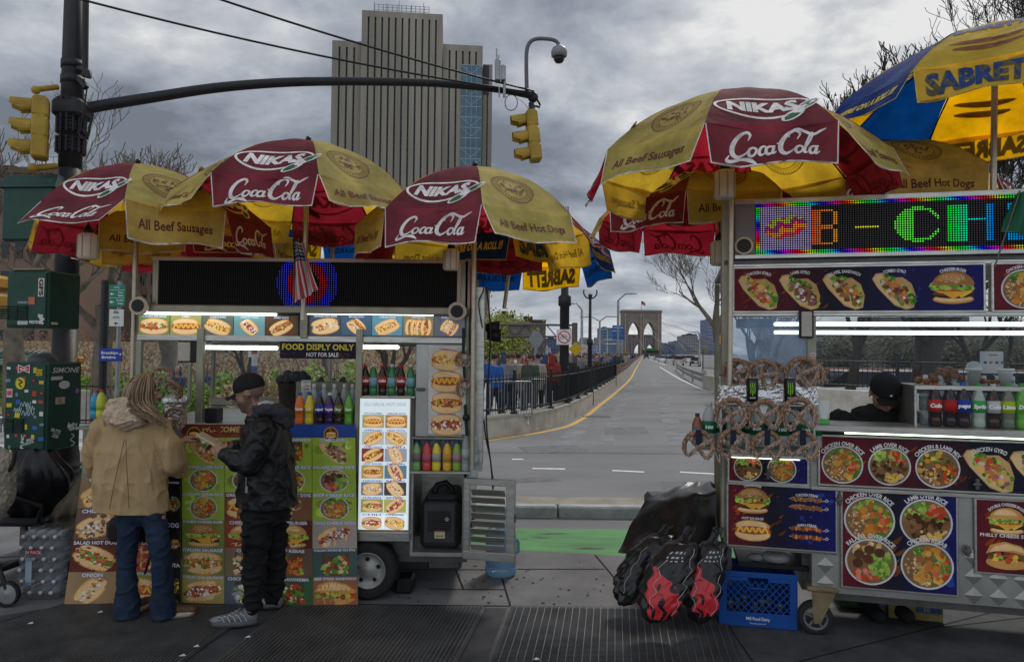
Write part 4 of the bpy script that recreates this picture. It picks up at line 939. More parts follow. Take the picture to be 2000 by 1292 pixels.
m_=MB('black');m_.tube(spline([tuple(P(u,v,YP-.1))for u,v in((170,170),(166,200),(160,232),(158,250),(168,262),(172,272))],5),.007,5);m_.tube(spline([tuple(P(u,v,YP-.12))for u,v in((182,222),(176,245),(170,268),(160,270),(152,258))],5),.012,5);m_.tube(spline([tuple(P(u,v,YP-.1))for u,v in((167,232),(167,250),(172,274))],5),.006,5);m_.build('cable',tp)
m_=MB('pole');m_.ball(P(1041,190,YP+1.1),.06,12);m_.cyl(P(1037,200,YP+1.1),P(1041,214,YP+1.1),.03,n=8);m_.build('end_cap',tp)
m_=MB('black');m_.tube([P(1002,190,7.7)+Vector((.07*math.cos(a/8*PI)-.02,0,.09*math.sin(a/8*PI)-.06))for a in range(17)],.005,5);m_.tube(spline([tuple(P(u,v,7.7))for u,v in((1010,190),(1022,200),(1034,214))],4),.004,4);m_.tube([P(1048,193,7.7),P(1055,205,7.7),P(1054,210,7.7),P(1044,206,7.7)],.012,6);m_.build('cable_loop',tp)
m_=MB('galv');m_.bbox(*[f(a,b)for f,a,b in((min,P(967,120,7.5).x,P(978,120,7.5).x),(max,P(967,120,7.5).x,P(978,120,7.5).x))],7.4,7.5,P(970,163,7.5).z,P(970,122,7.5).z,.01);m_.bbox(P(979,130,7.5).x,P(988,130,7.5).x,7.4,7.52,P(980,163,7.5).z,P(980,133,7.5).z,.01);m_.cyl(P(970,163,7.45),P(970,95,7.45),.008,n=5);m_.cyl(P(974,163,7.45),P(974,108,7.45),.008,n=5);m_.cyl(P(985,190,7.45),P(985,133,7.45),.018,n=6);m_.cyl(P(975,190,7.45),P(975,170,7.45),.008,n=5);m_.build('antenna_box',tp)
cc=thing('security_camera','grey dome security camera on a hooked pipe above the arm end','camera',P(1029,180,7.6));m_=MB('galv');m_.mats=[M['pole']]
g_=mat('camera_grey',(.11,.115,.125),.5)
m_=MB(g_);m_.tube(spline([tuple(P(u,v,7.6))for u,v in((1029,180),(1028,130),(1029,98),(1036,82),(1050,76),(1075,77),(1088,82),(1092,92))],5),.022,8);m_.build('arm',cc)
c0=P(1092,105,7.6);m_=MB(mat('camera_shell',(.20,.21,.22),.4));m_.lathe([(.02,.10),(.05,.075),(.075,.06),(.09,.02),(.085,-.03),(.065,-.04)],c0,18);m_.build('housing',cc)
m_=MB(mat('dome_dark',(.02,.02,.025),.08));m_.lathe([(.06,-.04),(.058,-.07),(.04,-.098),(.0,-.108)],c0,16);m_.build('dome',cc)
s1=thing('traffic_signal','yellow traffic signal mounted on the thick pole at the left','traffic light',P(60,250,6.3),group='yellow traffic signals');signal_head(s1,P(66,249,6.3),R(-62),0.0,.55)
m_=MB('sigyel');m_.cyl(P(70,175,6.3),P(112,170,6.5),.025,n=8);m_.ball(P(70,176,6.3),.04,8);m_.build('bracket',s1);m_=MB('sigyel');m_.cyl(P(64,328,6.3),P(110,324,6.5),.028,n=8);m_.ball(P(64,328,6.3),.045,8);m_.build('bracket',s1)
s2=thing('traffic_signal','yellow traffic signal hanging from the end of the curved arm','traffic light',P(1030,265,7.6),group='yellow traffic signals');signal_head(s2,P(1033,267,7.6),R(-84),R(-7.0),.54)
m_=MB('pole');m_.cyl(P(1037,205,7.6),P(1040,218,7.6),.03,n=8);m_.build('bracket',s2)
for a,b,sg,lab in((P(-60,-60,6),P(1045,182,7.6),.10,'lower thin black wire crossing the sky to the arm end'),(P(300,-45,6),P(1043,178,7.6),.05,'upper thin black wire crossing the sky to the arm end')):
 m_=MB('black');m_.tube([a.lerp(b,i/16)-Vector((0,0,sg*4*(i/16)*(1-i/16)))for i in range(17)],.011,5);t=thing('overhead_wire',lab,'wire',a,group='overhead wires');m_.build('wire',t)
# ----------------------------------------------------------
def sticker(mb,fr,u,v,w_,h_,kind,y=-.002):
 p=fr.at(u,v,y);a=[]
 cols=[(.6,.6,.58),(.45,.06,.05),(.02,.02,.02),(.55,.45,.03),(.05,.12,.35),(.35,.38,.36)]
 c=cols[kind%6];c2=cols[(kind*3+1)%6]if(kind*3+1)%6!=kind%6 else(.02,.02,.02)
 if kind%3==2:a+=ell(0,0,w_/2,h_/2,c,14)+ell(0,0,w_/3,h_/3,c2,10)
 else:a+=rect(-w_/2,-h_/2,w_/2,h_/2,c)+scatter(6,lambda x,y_:abs(x)<w_*.32 and abs(y_)<h_*.26,min(w_,h_)*.14,[c2])
 mb.art(xf(a,1,1,p.x,p.z,rnd.uniform(-.12,.12)),lambda x,y_,h:(x,y-h,y_),.0006)
def ctl_box(fr,u0,u1,v0,v1,uside,dep,name,label,stick,lines,ad,graf=False):
 a0,a1,zl,zh=fr.rect(u0,v0,u1,v1);t=thing(name,label,'signal box',fr.w(((a0+a1)/2,0,zl)),fr.yaw);XF[t]=Matrix.Translation(fr.w(((a0+a1)/2,0,zl)))@Matrix.Rotation(fr.yaw,4,'Z')
 m_=MB('boxgreen');m_.T=fr.M;m_.bbox(a0,a1,0,dep,zl,zh,.012)
 m_.build('cabinet',t)
 d=MB('boxgreen');d.T=fr.M;d.bbox(a0+.02,a1-.015,-.012,0.004,zl+.02,zh-.02,.006);d.build('door',t)
 lv=MB(mat('louvre_green',(.008,.028,.02),.5));lv.T=fr.M
 for r0,r1,vv0,vv1,n in lines:
  for i in range(n):
   q0,q1,_,_=fr.rect(r0,0,r1,1);zz=fr.at((r0+r1)/2,vv0+(vv1-vv0)*i/n,0).z;lv.bbox(q0,q1,-.026,-.012,zz-.012,zz,.003)
 lv.build('louvre',t)
 s=MB('print');s.T=fr.M
 for st in stick:sticker(s,fr,*st,y=-.013)
 ad(s,fr,a0,a1,zl,zh);s.build('stickers',t)
 return t,a0,a1,zl,zh
BX=Frame(P(4,690,5.75),R(-9));
def ad1(s,fr,a0,a1,zl,zh):
 f=lambda x,y,h:(x,-.0145-h,y)
 def at(u,v):p=fr.at(u,v,-.013);return p.x,p.z
 x,y=at(47,720);s.art([([(x-.055,y+.036),(x,y+.016),(x+.055,y+.036),(x+.055,y-.036),(x,y-.016),(x-.055,y-.036)],(.62,.60,.56)),([(x-.048,y+.028),(x,y+.010),(x+.048,y+.028),(x+.048,y-.028),(x,y-.010),(x-.048,y-.028)],(.42,.03,.04))]+text('Bandit\'s',x,y-.008,.016,(.8,.8,.75)),f)
 x,y=at(77,727);s.art(rect(x-.03,y-.026,x+.03,y+.026,(.50,.38,.03))+text('SAUCE',x,y+.003,.014,(.02,.02,.02))+text('DONUT',x,y-.020,.014,(.02,.02,.02)),f)
 x,y=at(40,748);s.art(ell(x,y,.045,.05,(.55,.46,.04),14)+stroke([(x-.02,y+.03),(x+.02,y+.01),(x-.01,y-.005),(x+.015,y-.03)],.012,(.02,.02,.02)),f)
 x,y=at(19,767);s.art(rect(x-.028,y-.035,x+.028,y+.035,(.55,.40,.38))+rect(x-.022,y-.018,x+.022,y+.018,(.45,.08,.10)),f)
 x,y=at(47,862);s.art(text('PUNC',x,y,.03,(.65,.65,.62),rot=1.5),f)
 x,y=at(60,860);s.art(text('SENSE',x,y,.02,(.55,.55,.5),rot=.3)+text('GRUPA',x-.01,y-.028,.02,(.55,.55,.5),rot=.3),f)
 for u,v,w_ in((50,790,.1),(55,806,.12),(60,798,.08),(35,800,.07)):
  x,y=at(u,v);s.art(stroke([(x-w_/2+w_*i/7,y+(.022 if i%2 else-.02)*rnd.uniform(.5,1.2))for i in range(8)],.006,(.35,.48,.46),4),f)
bx,a0,a1,zl,zh=ctl_box(BX,8,92,707,880,None,.36,'signal_box','dark green signal box covered with stickers and graffiti, lower of the two',[(18+rnd.uniform(-3,3)+(i%5)*16,722+(i//5)*22+rnd.uniform(-4,4),rnd.uniform(.02,.05),rnd.uniform(.02,.045),i)for i in range(36)],[(19,35,817,845,7),(38,56,817,845,7),(59,75,817,845,7)],ad1)
def side_art(fr,x,dep,zl,zh,name,parent,arts):
 """art on the right-hand side face, x = local x of the face; picture x runs from front to back"""
 s=MB('print');s.T=fr.M
 for a in arts:s.art(a,lambda q,y,h:(x+.0015+h,q,y),.0008)
 return s.build(name,parent)
W1=(.62,.64,.62)
dz=zh-zl
side_art(BX,a1,.36,zl,zh,'graffiti',bx,[text('SIMONE',.18,zl+dz*.88,.045,W1,w=.28,bold=.01,shear=.3),rect(.03,zl+dz*.80,.15,zl+dz*.84,(.5,.52,.54)),ell(.17,zl+dz*.74,.06,.035,(.55,.56,.52),12),ell(.31,zl+dz*.66,.022,.022,(.30,.12,.38),10),rect(.08,zl+dz*.52,.18,zl+dz*.60,(.48,.36,.27)),rect(.11,zl+dz*.53,.15,zl+dz*.59,(.16,.12,.10)),stroke([(.19,zl+dz*.70),(.25,zl+dz*.62),(.21,zl+dz*.55),(.29,zl+dz*.50),(.26,zl+dz*.40)],.006,(.06,.04,.12)),scatter(14,lambda x,y:.06<x<.16 and .62<y<.70,.015,[W1,(.3,.05,.05)],box=(0,0,1,1))and[],text('MUTE',.09,zl+dz*.20,.028,(.62,.62,.6),bold=.04,rot=-.35),text('ZEB',.085,zl+dz*.145,.028,(.62,.62,.6),bold=.04,rot=-.35),scatter(12,lambda x,y:abs(x)<.05 and abs(y)<.03,.018,[W1])and xf(scatter(14,lambda x,y:abs(x)<.05 and abs(y)<.03,.017,[W1],box=(-.05,-.03,.05,.03)),1,1,.28,zl+dz*.235),stroke([(.22,zl+dz*.30),(.24,zl+dz*.26),(.22,zl+dz*.22)],.008,W1),stroke([(.26,zl+dz*.16),(.29,zl+dz*.13),(.25,zl+dz*.09),(.30,zl+dz*.05),(.26,zl+dz*.02)],.009,W1),])
m_=MB(mat('galv_disc',(.06,.065,.07),.5));m_.T=BX.M;p=BX.at(80,700,.18);m_.ball((p.x,.2,zh+.0),(.12,.12,.075),16);m_.build('dome_cap',bx)
BY=Frame(P(4,690,5.75),R(-9))
def ad2(s,fr,a0,a1,zl,zh):
 f=lambda x,y,h:(x,-.0145-h,y);p=fr.at(81,561,-.013)
 s.art(rect(p.x-.028,p.z-.075,p.x+.028,p.z+.075,(.52,.50,.44)),f);s.art(text('GF5',p.x-.018,p.z,.036,(.02,.02,.02),bold=.05,w=.13,rot=-PI/2),lambda x,y,h:(x,-.0147-h,y))
 p=fr.at(62,587,-.013);s.art(rect(p.x-.03,p.z-.03,p.x+.03,p.z+.03,(.45,.15,.08))+scatter(8,lambda x,y:abs(x)<.02 and abs(y)<.02,.01,[(.6,.55,.4),(.1,.1,.3)],box=(-.03,-.03,.03,.03)),f)
 p=fr.at(45,590,-.013);s.art(text('HURGO',p.x,p.z-.01,.018,(.5,.5,.5)),f)
 p=fr.at(44,630,-.013);s.art(ell(p.x-.03,p.z,.018,.018,(.5,.5,.5),10)+rect(p.x-.03,p.z-.015,p.x+.05,p.z+.015,(.45,.46,.46)),f)
 p=fr.at(66,629,-.013);s.art(text('PESTE',p.x,p.z-.01,.022,(.6,.6,.58),bold=.04),f)
 p=fr.at(81,624,-.013);s.art(scatter(20,lambda x,y:abs(x)<.022 and abs(y)<.035,.012,[(.5,.5,.48)],box=(-.03,-.04,.03,.04))and xf(scatter(20,lambda x,y:abs(x)<.022 and abs(y)<.035,.012,[(.5,.5,.48)],box=(-.03,-.04,.03,.04)),1,1,p.x,p.z),f)
by,c0_,c1_,zl2,zh2=ctl_box(BY,12,95,528,640,None,.34,'signal_box','clean dark green signal box with a few stickers, mounted above the graffiti one',[],[(24,41,597,625,6),(43,58,597,625,6),(60,76,597,625,6)],ad2)
m_=MB(mat('old_wood',(.22,.17,.10),.8));m_.T=BY.M;m_.bbox(c0_+.05,c1_-.05,.0,.05,zh2+.002,zh2+.02,.004);m_.build('ledge',by)
side_art(BY,c1_,.34,zl2,zh2,'tag_label',by,[rect(.03,zl2+.03,.10,zl2+.05,(.5,.5,.48))])
FT=Frame(P(-10,690,6.4),R(-5));a0,a1,zl,zh=FT.rect(2,345,104,470)
t=thing('signal_box','large dark green box high up behind the leftmost umbrella','signal box',FT.w((a0,0,zl)));m_=MB('boxgreen');m_.T=FT.M;m_.bbox(a0,a1,0,.4,zl,zh,.02);m_.build('cabinet',t);m_=MB(mat('box_lid',(.02,.045,.045),.5));m_.T=FT.M;m_.add([(a0-.03,-.03,zh-.10),(a1+.03,-.03,zh-.10),(a1+.03,.4,zh-.1),(a0-.03,.4,zh-.1),(a0,.05,zh+.03),(a1,.05,zh+.03),(a1,.38,zh+.03),(a0,.38,zh+.03)],[(0,1,5,4),(1,2,6,5),(2,3,7,6),(3,0,4,7),(4,5,6,7)]);m_.build('lid',t)
t=thing('pedestrian_signal','yellow pedestrian signal cut off by the left edge beside the upper green box','traffic light',P(0,570,6.0));m_=MB(mat('ped_yellow',(.48,.27,.05),.6));a,b=P(-20,500,6),P(12,500,6)
for v0,v1 in((538,568),(572,610)):m_.bbox(a.x,b.x,5.9,6.1,P(0,v1,6).z,P(0,v0,6).z,.03)
m_.build('housing',t);m_=MB(mat('ped_yellow2',(.4,.22,.04),.6));
for v in(700,716):m_.bbox(P(146,v,6.5).x,P(153,v,6.5).x,6.5,6.6,P(146,v+9,6.5).z,P(146,v-4,6.5).z,.02)
m_.build('bracket',t)
# ----------------------------------------------------------
def sign_board(u0,u1,v0,v1,Y,name,label,art,col,pole=None,cat='sign',pu=None,top=None,base=700,pc='galv'):
 a,b=P(u0,(v0+v1)/2,Y),P(u1,(v0+v1)/2,Y);zt,zb_=P((u0+u1)/2,v0,Y).z,P((u0+u1)/2,v1,Y).z;cx,cz,w_,h_=(a.x+b.x)/2,(zt+zb_)/2,b.x-a.x,zt-zb_
 t=thing(name,label,cat,(cx,Y,RZ));m_=MB(mat('sheet_'+name+str(int(u0)),col,.5,var=.06));m_.bbox(a.x,b.x,Y,Y+.012,zb_,zt,.004);m_.build('panel',t)
 s=MB('print');s.art(xf(art,w_/2,h_/2,cx,cz),lambda x,y,h:(x,Y-h,y),.002);s.build('lettering',t)
 if pole:m_=MB(pc);pc_=P(pu or(u0+u1)/2,700,Y).x;m_.cyl((pc_,Y+.05,RZ),(pc_,Y+.05,P(0,top or v0,Y).z+.1),pole,n=8);m_.build('pole',t)
 return t
WH=(.72,.72,.70)
def bike(c,s=1.0):
 a=ring(-.45*s,-.1*s,.3*s,.3*s,.07*s,c,18)+ring(.45*s,-.1*s,.3*s,.3*s,.07*s,c,18)
 for p in([(-.45,-.1),(-.2,.35),(.3,.35),(.45,-.1)],[(-.2,.35),(.05,-.1),(.3,.35)],[(-.45,-.1),(.05,-.1)],[(.2,.5),(.3,.35)],[(-.3,.4),(-.1,.4)]):a+=stroke([(x*s,y*s)for x,y in p],.06*s,c,sm=False)
 return a
def arrow(c,d=-1,s=1.0):return[([(d*.5*s,0),(0*s,.35*s),(0,.12*s),(-d*.5*s,.12*s),(-d*.5*s,-.12*s),(0,-.12*s),(0,-.35*s)],c)]
sign_board(193,238,680,705,8.5,'street_sign','blue street sign reading Brooklyn Bridge with white letters',text('Brooklyn',-.05,.12,.42,WH,w=1.45,bold=.03)+text('Bridge',-.12,-.58,.42,WH,w=1.2,bold=.03)+rect(.80,-.05,.94,.25,WH),(.02,.05,.33),pole=.045,pu=197,top=560,pc='blackm')
sign_board(211,244,556,598,9.5,'bike_sign','green bicycle route sign with two left arrows',xf(bike(WH),.5,.24,0,.76)+rect(-1,.50,1,.53,WH)+rect(-1,-.22,1,-.19,WH)+xf(arrow(WH),.5,.4,-.55,.15)+xf(arrow(WH),.5,.4,-.55,-.60)+text('Union',.5,.22,.17,WH)+text('Square',.5,-.05,.17,WH)+text('Brooklyn',.45,-.5,.17,WH,w=.8)+text('Bridge',.5,-.8,.17,WH),(.02,.20,.13))
sign_board(213,241,604,637,9.5,'bike_lane_sign','white sign reading ALL above a bicycle and a left arrow',text('ALL',0,.55,.32,(.02,.02,.02),bold=.04)+xf(bike((.02,.02,.02)),.75,.38,0,.05)+xf(arrow((.02,.02,.02)),.6,.5,0,-.65),(.62,.63,.60),pole=.03,pu=226,top=560)
sign_board(485,505,672,697,12,'parking_sign','small white sign board on a sticker-covered post in the park',scatter(10,lambda x,y:abs(x)<.7 and abs(y)<.7,.22,[(.1,.1,.1),(.4,.4,.4)])+rect(-.04,-1,.04,1,(.1,.1,.1)),(.6,.62,.62),pole=.035,pu=497)
t=thing('sticker_post','post covered in stickers seen behind the man in the cap','post',px(497,11.8));m_=MB('print');p=P(497,700,11.8)
for i in range(10):m_.cyl((p.x,11.8,.9+i*.1),(p.x,11.8,1.0+i*.1),.05,n=8,col=[(.5,.5,.5),(.35,.08,.06),(.06,.1,.3),(.45,.45,.42)][i%4])
m_.cyl((p.x,11.8,RZ),(p.x,11.8,.9),.04,n=8,col=(.2,.2,.2));m_.build('post',t)
def lamp_post(u,Y,vt,label,style,r0=.09,arm=None,name='street_lamp'):
 p=P(u,700,Y);zt=P(u,vt,Y).z;t=thing(name,label,'street lamp',(p.x,Y,RZ))
 m_=MB('pole' if style=='old' else 'galv');
 if style=='old':
  m_.lathe([(r0*2,RZ),(r0*1.9,RZ+.5),(r0*1.2,RZ+.7),(r0,RZ+1.2),(r0,RZ+(zt-RZ)*.55),(r0*1.35,RZ+(zt-RZ)*.555),(r0*1.35,RZ+(zt-RZ)*.60),(r0*.8,RZ+(zt-RZ)*.61),(r0*.6,zt)],(p.x,Y,0),12)
 else:m_.lathe([(r0*1.3,RZ),(r0,RZ+.5),(r0*.6,zt)],(p.x,Y,0),8)
 m_.build('post',t)
 if arm:
  for(du,dv)in arm:
   q=P(u+du,vt+dv,Y);top=Vector((p.x,Y,zt));md=(top+q)/2+Vector((0,0,.3));m_=MB('galv');m_.tube([top,md,q],r0*.45,6);m_.build('arm',t)
   m_=MB('galv');m_.ball(q+Vector((.2 if du>0 else-.2,0,0)),(.38,.12,.08),8);m_.build('lamp_head',t)
 return t,p,zt
t,p,zt=lamp_post(1102,22,425,'thick black lamp post with shell finial right of the umbrella','old',.15)
m_=MB('blackm')
for i in range(5):a=R(-60+30*i);m_.tube([(p.x,22,zt),(p.x+.13*math.sin(a),22,zt+.16),(p.x+.10*math.sin(a),22,zt+.36)],.012,4)
m_.ball((p.x,22,zt),.07,8);m_.build('finial',t)
t,p,zt=lamp_post(1152,27,580,'slim ornate black lamp post with a curled hook at the top','old',.085)
m_=MB('blackm');m_.tube([(p.x+.26*math.cos(R(a)),27,zt+.2+.26*math.sin(R(a)))for a in range(-200,40,20)],.03,6);m_.ball((p.x,27,zt+.05),.09,8);m_.build('hook',t)
m_=MB('galv');m_.lathe([(.0,.45),(.05,.3),(.14,.1),(.12,0),(.03,-.12)],(p.x-.05,27,P(1152,548,27).z),10);m_.cyl((p.x-.05,27,P(1152,548,27).z+.4),(p.x+.02,27,zt+1.9),.015,n=4);m_.build('lantern',t)
lamp_post(1136,60,605,'grey street light with arm bent to the left above the crowd','new',.16,arm=[(-20,-12)])
lamp_post(1207,75,586,'tall grey street light with arm bent to the right beside the blue sign','new',.2,arm=[(28,-13)])
lamp_post(1171,85,627,'double-armed grey street light between the sign gantries','new',.18,arm=[(-30,-8),(26,-9)])
lamp_post(1186,140,645,'small far street light left of the blue overhead sign','new',.2,arm=[(-8,-2)])
lamp_post(1366,110,652,'far grey street light right of the skyline blocks','new',.2,arm=[(-9,-4)])
RD=(.45,.03,.03)
nob=ell(0,0,.82,.82,RD,28)+ell(0,0,.68,.68,(.68,.66,.62),28)+bike((.05,.05,.05),.75)+stroke([(-.55,.5),(.55,-.5)],.13,RD,sm=False)
sign_board(1087,1117,643,673,21.7,'no_cycling_sign','square no cycling sign fixed to the thick black lamp post',nob,(.62,.61,.60))
sign_board(1137,1151,673,688,30,'no_cycling_sign','smaller no cycling sign on its own post right of the yellow diamond',nob,(.62,.61,.60),pole=.03,pu=1144)
t=thing('warning_sign','yellow diamond warning sign on the gantry post','sign',px(1122,28));p=P(1123,681,28);m_=MB(mat('sign_yellow',(.55,.36,.02),.6));s=.29;m_.add([(p.x-s,27.7,p.z),(p.x,27.7,p.z-s),(p.x+s,27.7,p.z),(p.x,27.7,p.z+s),(p.x-s,27.73,p.z),(p.x,27.73,p.z-s),(p.x+s,27.73,p.z),(p.x,27.73,p.z+s)],[(0,1,2,3),(7,6,5,4),(0,4,5,1),(1,5,6,2),(2,6,7,3),(3,7,4,0)]);m_.build('panel',t)
t=thing('warning_sign','orange diamond sign beside the right cart post above the guard rail','sign',px(1412,30));p=P(1411,663,30);m_=MB(mat('sign_orange',(.50,.28,.06),.6));s=.3;m_.add([(p.x-s,30,p.z),(p.x,30,p.z-s),(p.x+s,30,p.z),(p.x,30,p.z+s),(p.x-s,30.03,p.z),(p.x,30.03,p.z-s),(p.x+s,30.03,p.z),(p.x,30.03,p.z+s)],[(0,1,2,3),(7,6,5,4),(0,4,5,1),(1,5,6,2),(2,6,7,3),(3,7,4,0)]);m_.build('panel',t);m_=MB('galv');m_.cyl((p.x,30.08,RZ),(p.x,30.08,p.z+.2),.03,n=6);m_.build('pole',t)
t=thing('road_gantry','rusty truss sign gantry with large backs of sign boards','gantry',px(1122,29))
gm=mat('gantry_steel',(.12,.10,.085),.7,.3,var=.3)
m_=MB(gm);zu,zd=P(1050,634,29).z,P(1050,657,29).z;xl,xr=P(945,640,29).x,P(1128,640,29).x
for zz in(zu,zd):m_.tube([(xl,29,zz),(xr,29,zz)],.05,6)
for i in range(9):x=xl+(xr-xl)*i/9;m_.tube([(x,29,zd if i%2 else zu),(x+(xr-xl)/9,29,zu if i%2 else zd)],.025,5)
m_.build('truss',t);m_=MB(gm);m_.cyl((P(1122,700,29).x,29,RZ),(P(1122,700,29).x,29,P(1122,630,29).z),.12,n=10);m_.build('post',t)
m_=MB(mat('sign_back',(.16,.15,.13),.6,.3,var=.15));a=P(993,629,29.2);b=P(1038,660,29.2);m_.bbox(a.x,b.x,29.1,29.15,b.z,a.z,.01);m_.build('board_back',t)
m_=MB(mat('sign_back2',(.22,.23,.24),.6,.3,var=.15));a=P(1047,668,25).x;s=.28;zc=P(1047,662,25).z
m_.add([(a-s,25,zc),(a-s*.4,25,zc-s),(a+s*.4,25,zc-s),(a+s,25,zc),(a+s*.4,25,zc+s),(a-s*.4,25,zc+s)],[(0,1,2,3,4,5)]);m_.cyl((a,25.05,RZ),(a,25.05,zc+.3),.06,n=8);m_.build('octagon_back',t)
t=thing('road_gantry','far thin gantry with two small grey boards','gantry',px(1175,110));m_=MB('galv');a,b=P(1130,664,110),P(1215,664,110)
for v in(664,672):m_.tube([P(1130,v,110),P(1216,v,110)],.12,5)
m_.cyl((b.x,110,RZ),(b.x,110,P(1216,660,110).z),.2,n=6);m_.build('truss',t);m_=MB(mat('sign_back3',(.17,.17,.165),.6));
for u0,u1 in((1132,1149),(1160,1181)):a=P(u0,659,109.5);b=P(u1,671,109.5);m_.box(a.x,b.x,109.4,109.6,b.z,a.z)
m_.build('board',t)
sign_board(1196,1219,635,645.5,70,'overhead_sign','blue and white overhead road sign left of the bridge tower',text('ATTENTION',0,-.1,.5,WH,w=1.6),(.02,.09,.30),pole=.12,pu=1207,top=586)
a=sign_board(1196,1220,646,663,70,'overhead_sign','pale grey lower board under the blue road sign',text('LANES',0,.35,.28,(.2,.2,.2))+text('CLOSED',0,-.15,.28,(.2,.2,.2)),(.36,.36,.34))
# ----------------------------------------------------------
LF=Frame((P(262,690,5.33).x,5.33),0)
lc=thing('food_cart','left stainless food cart with dark light-bulb sign and lit hot dog board','food cart',LF.w((1.3,0,0)),group='street food carts');XF[lc]=Matrix.Translation(LF.w((1.3,0,0)))
DEP=1.42
def lp(name,mb):return mb.build(name,lc)
def LB(m):b=MB(m);b.T=LF.M;return b
def lrect(u0,u1,v0,v1,y=0):return LF.rect(u0,v0,u1,v1,y)
def panel(mk,fr,u0,u1,v0,v1,y,th,m,name,parent,r=.004):
 a,b,c,d=fr.rect(u0,v0,u1,v1,y);q=MB(m);q.T=fr.M;q.bbox(a,b,y,y+th,c,d,r);q.build(name,parent);return a,b,c,d
for u0,u1,v0,v1,y in((262,272,596,1040,0),(382,396,640,828,-.03),(586,600,596,660,-.035),(693,706,642,925,-.035),(905,917,505,1080,0),(917,945,560,905,.02)):
 panel(0,LF,u0,u1,v0,v1,y,.04 if u0!=917 else .06,'steel_o' if u0!=917 else 'steel','post',lc)
x0,x1,_,_=lrect(262,917,600,610)
for x in(x0,x1-.04):q=LB('steel_o');q.bbox(x,x+.04,DEP-.04,DEP,.5,LF.at(500,505,0).z);lp('post',q)
a,b,c,d=lrect(268,916,598,613);q=LB('steel_o');q.bbox(a,b,-.07,DEP+.05,c,d,.008);lp('roof',q)
a,b,c,d=lrect(268,908,655,668);q=LB('steel');q.bbox(a,b,-.012,.03,c,d,.006);lp('header_rail',q)
for u0,u1 in((286,545),(604,848)):
 a,b,c,d=lrect(u0,u1,611,616);q=LB('tube');q.T=LF.M;q.cyl((a,-.055,(c+d)/2),(b,-.055,(c+d)/2),.008,n=8);lp('light_tube',q)
a,b,c,d=lrect(296,916,504,604);q=LB('steel_o')
sg=LB('steel_o');sg.bbox(a,b,.0,.20,c,d,.01);sgo=lp('sign_case',sg)
ia,ib,ic,id_=lrect(310,893,511,598,-.0)
q=LB(mat('sign_trim',(.42,.34,.28),.5));
for r_ in((a+.005,b-.1,d-.03,d-.002),(a+.005,b-.1,c+.002,c+.025),(ia-.012,ia,ic,id_),(ib,ib+.03,ic,id_)):q.bbox(r_[0],r_[1],-.012,.002,r_[2],r_[3],.003)
q.build('sign_frame',sgo)
q=LB(mat('led_board',(.003,.003,.003),.7,spec=.05));q.box(ia,ib,-.006,-.001,ic,id_);q.build('led_board',sgo)
def leds(fr,a,b,c,d,y,nx,nz,fn,name,parent,dim=(.10,.09,.08),sz=.36):
 q=MB('led');q.T=fr.M;px_,pz=(b-a)/nx,(d-c)/nz
 for i in range(nx):
  for j in range(nz):
   col=fn(i,j)or dim;x,z_=a+(i+.5)*px_,c+(j+.5)*pz;s=min(px_,pz)*sz
   q.add([(x-s,y,z_-s),(x+s,y,z_-s),(x+s,y,z_+s),(x-s,y,z_+s)],[(0,1,2,3)],col)
 return q.build(name,parent)
cxl=LF.at(601,553,0)
def led_l(i,j):
 x=ia+(i+.5)*(ib-ia)/132-cxl.x;z_=ic+(j+.5)*(id_-ic)/20-cxl.z;r_=math.hypot(x,z_*.98)
 if r_<.085:return None
 if r_<.155:return(.55,.02,.03)
 if r_<.235:return(.03,.05,.95)
leds(LF,ia,ib,ic,id_,-.0075,132,20,led_l,'led_lights',sgo,dim=(.016,.015,.014),sz=.17)
for u,v in((272,597),(893,608)):
 p=LF.at(u,v,-.1);q=LB('cream');q.lathe([(.068,-.02),(.072,-.005),(.068,.01),(.05,.09)],(p.x,-.1,p.z),20,axis='Y');s_=lp('speaker',q);q=LB('black');q.lathe([(.048,-.024),(.03,-.012),(.018,-.018),(.0,-.02)],(p.x,-.1,p.z),16,axis='Y');q.build('speaker_cone',s_)
FOODS={'hot':lambda k:hotdog(k),}
def cell(x0,y0,x1,y1,food,bg,title=None,tc=(.62,.66,.72),toc=(.03,.05,.25),ts=None,gr=False):
 w_,h_=x1-x0,y1-y0;a=[(None,None)]+soft_green(x0,y0,x1,y1,bg,10)if gr else[(None,None)]+rect(x0,y0,x1,y1,bg)
 cy=(y0+y1)/2-(h_*.07 if title else 0);pts=[q for p,_ in food if p is not None for q in(p[0]if isinstance(p,tuple)else p)]
 bx0,bx1,by0,by1=min(p[0]for p in pts),max(p[0]for p in pts),min(p[1]for p in pts),max(p[1]for p in pts);s=min(w_*.95/(bx1-bx0),h_*(.84 if title else .94)/(by1-by0));sx=min(w_*.95/(bx1-bx0),s*1.25)
 a+=xf(food,sx,s,(x0+x1)/2-sx*(bx0+bx1)/2,cy-s*(by0+by1)/2)
 if title:th=ts or min(h_*.11,w_/len(title)*1.05);a+=text(title,(x0+x1)/2,y1-th*1.35,th,tc,w=min(w_*.94,len(title)*th*.95),bold=.03,outline=toc,orad=.03)
 return a
def hd(k,rot=0,s=1.1,sy=1.15):return xf(hotdog(k),s,sy,0,0,rot)
strip1=[(hd(2),(.16,.22,.06)),(hd(0),(.30,.28,.10)),(xf(hotdog(4),1.1,1.2,0,0,-.4),(.10,.12,.10)),(xf(hotdog(5),1.2,1.3,0,0,-.9),(.14,.28,.30)),(xf(hotdog(2),1.3,1.4,0,0,.6),(.09,.04,.02))]
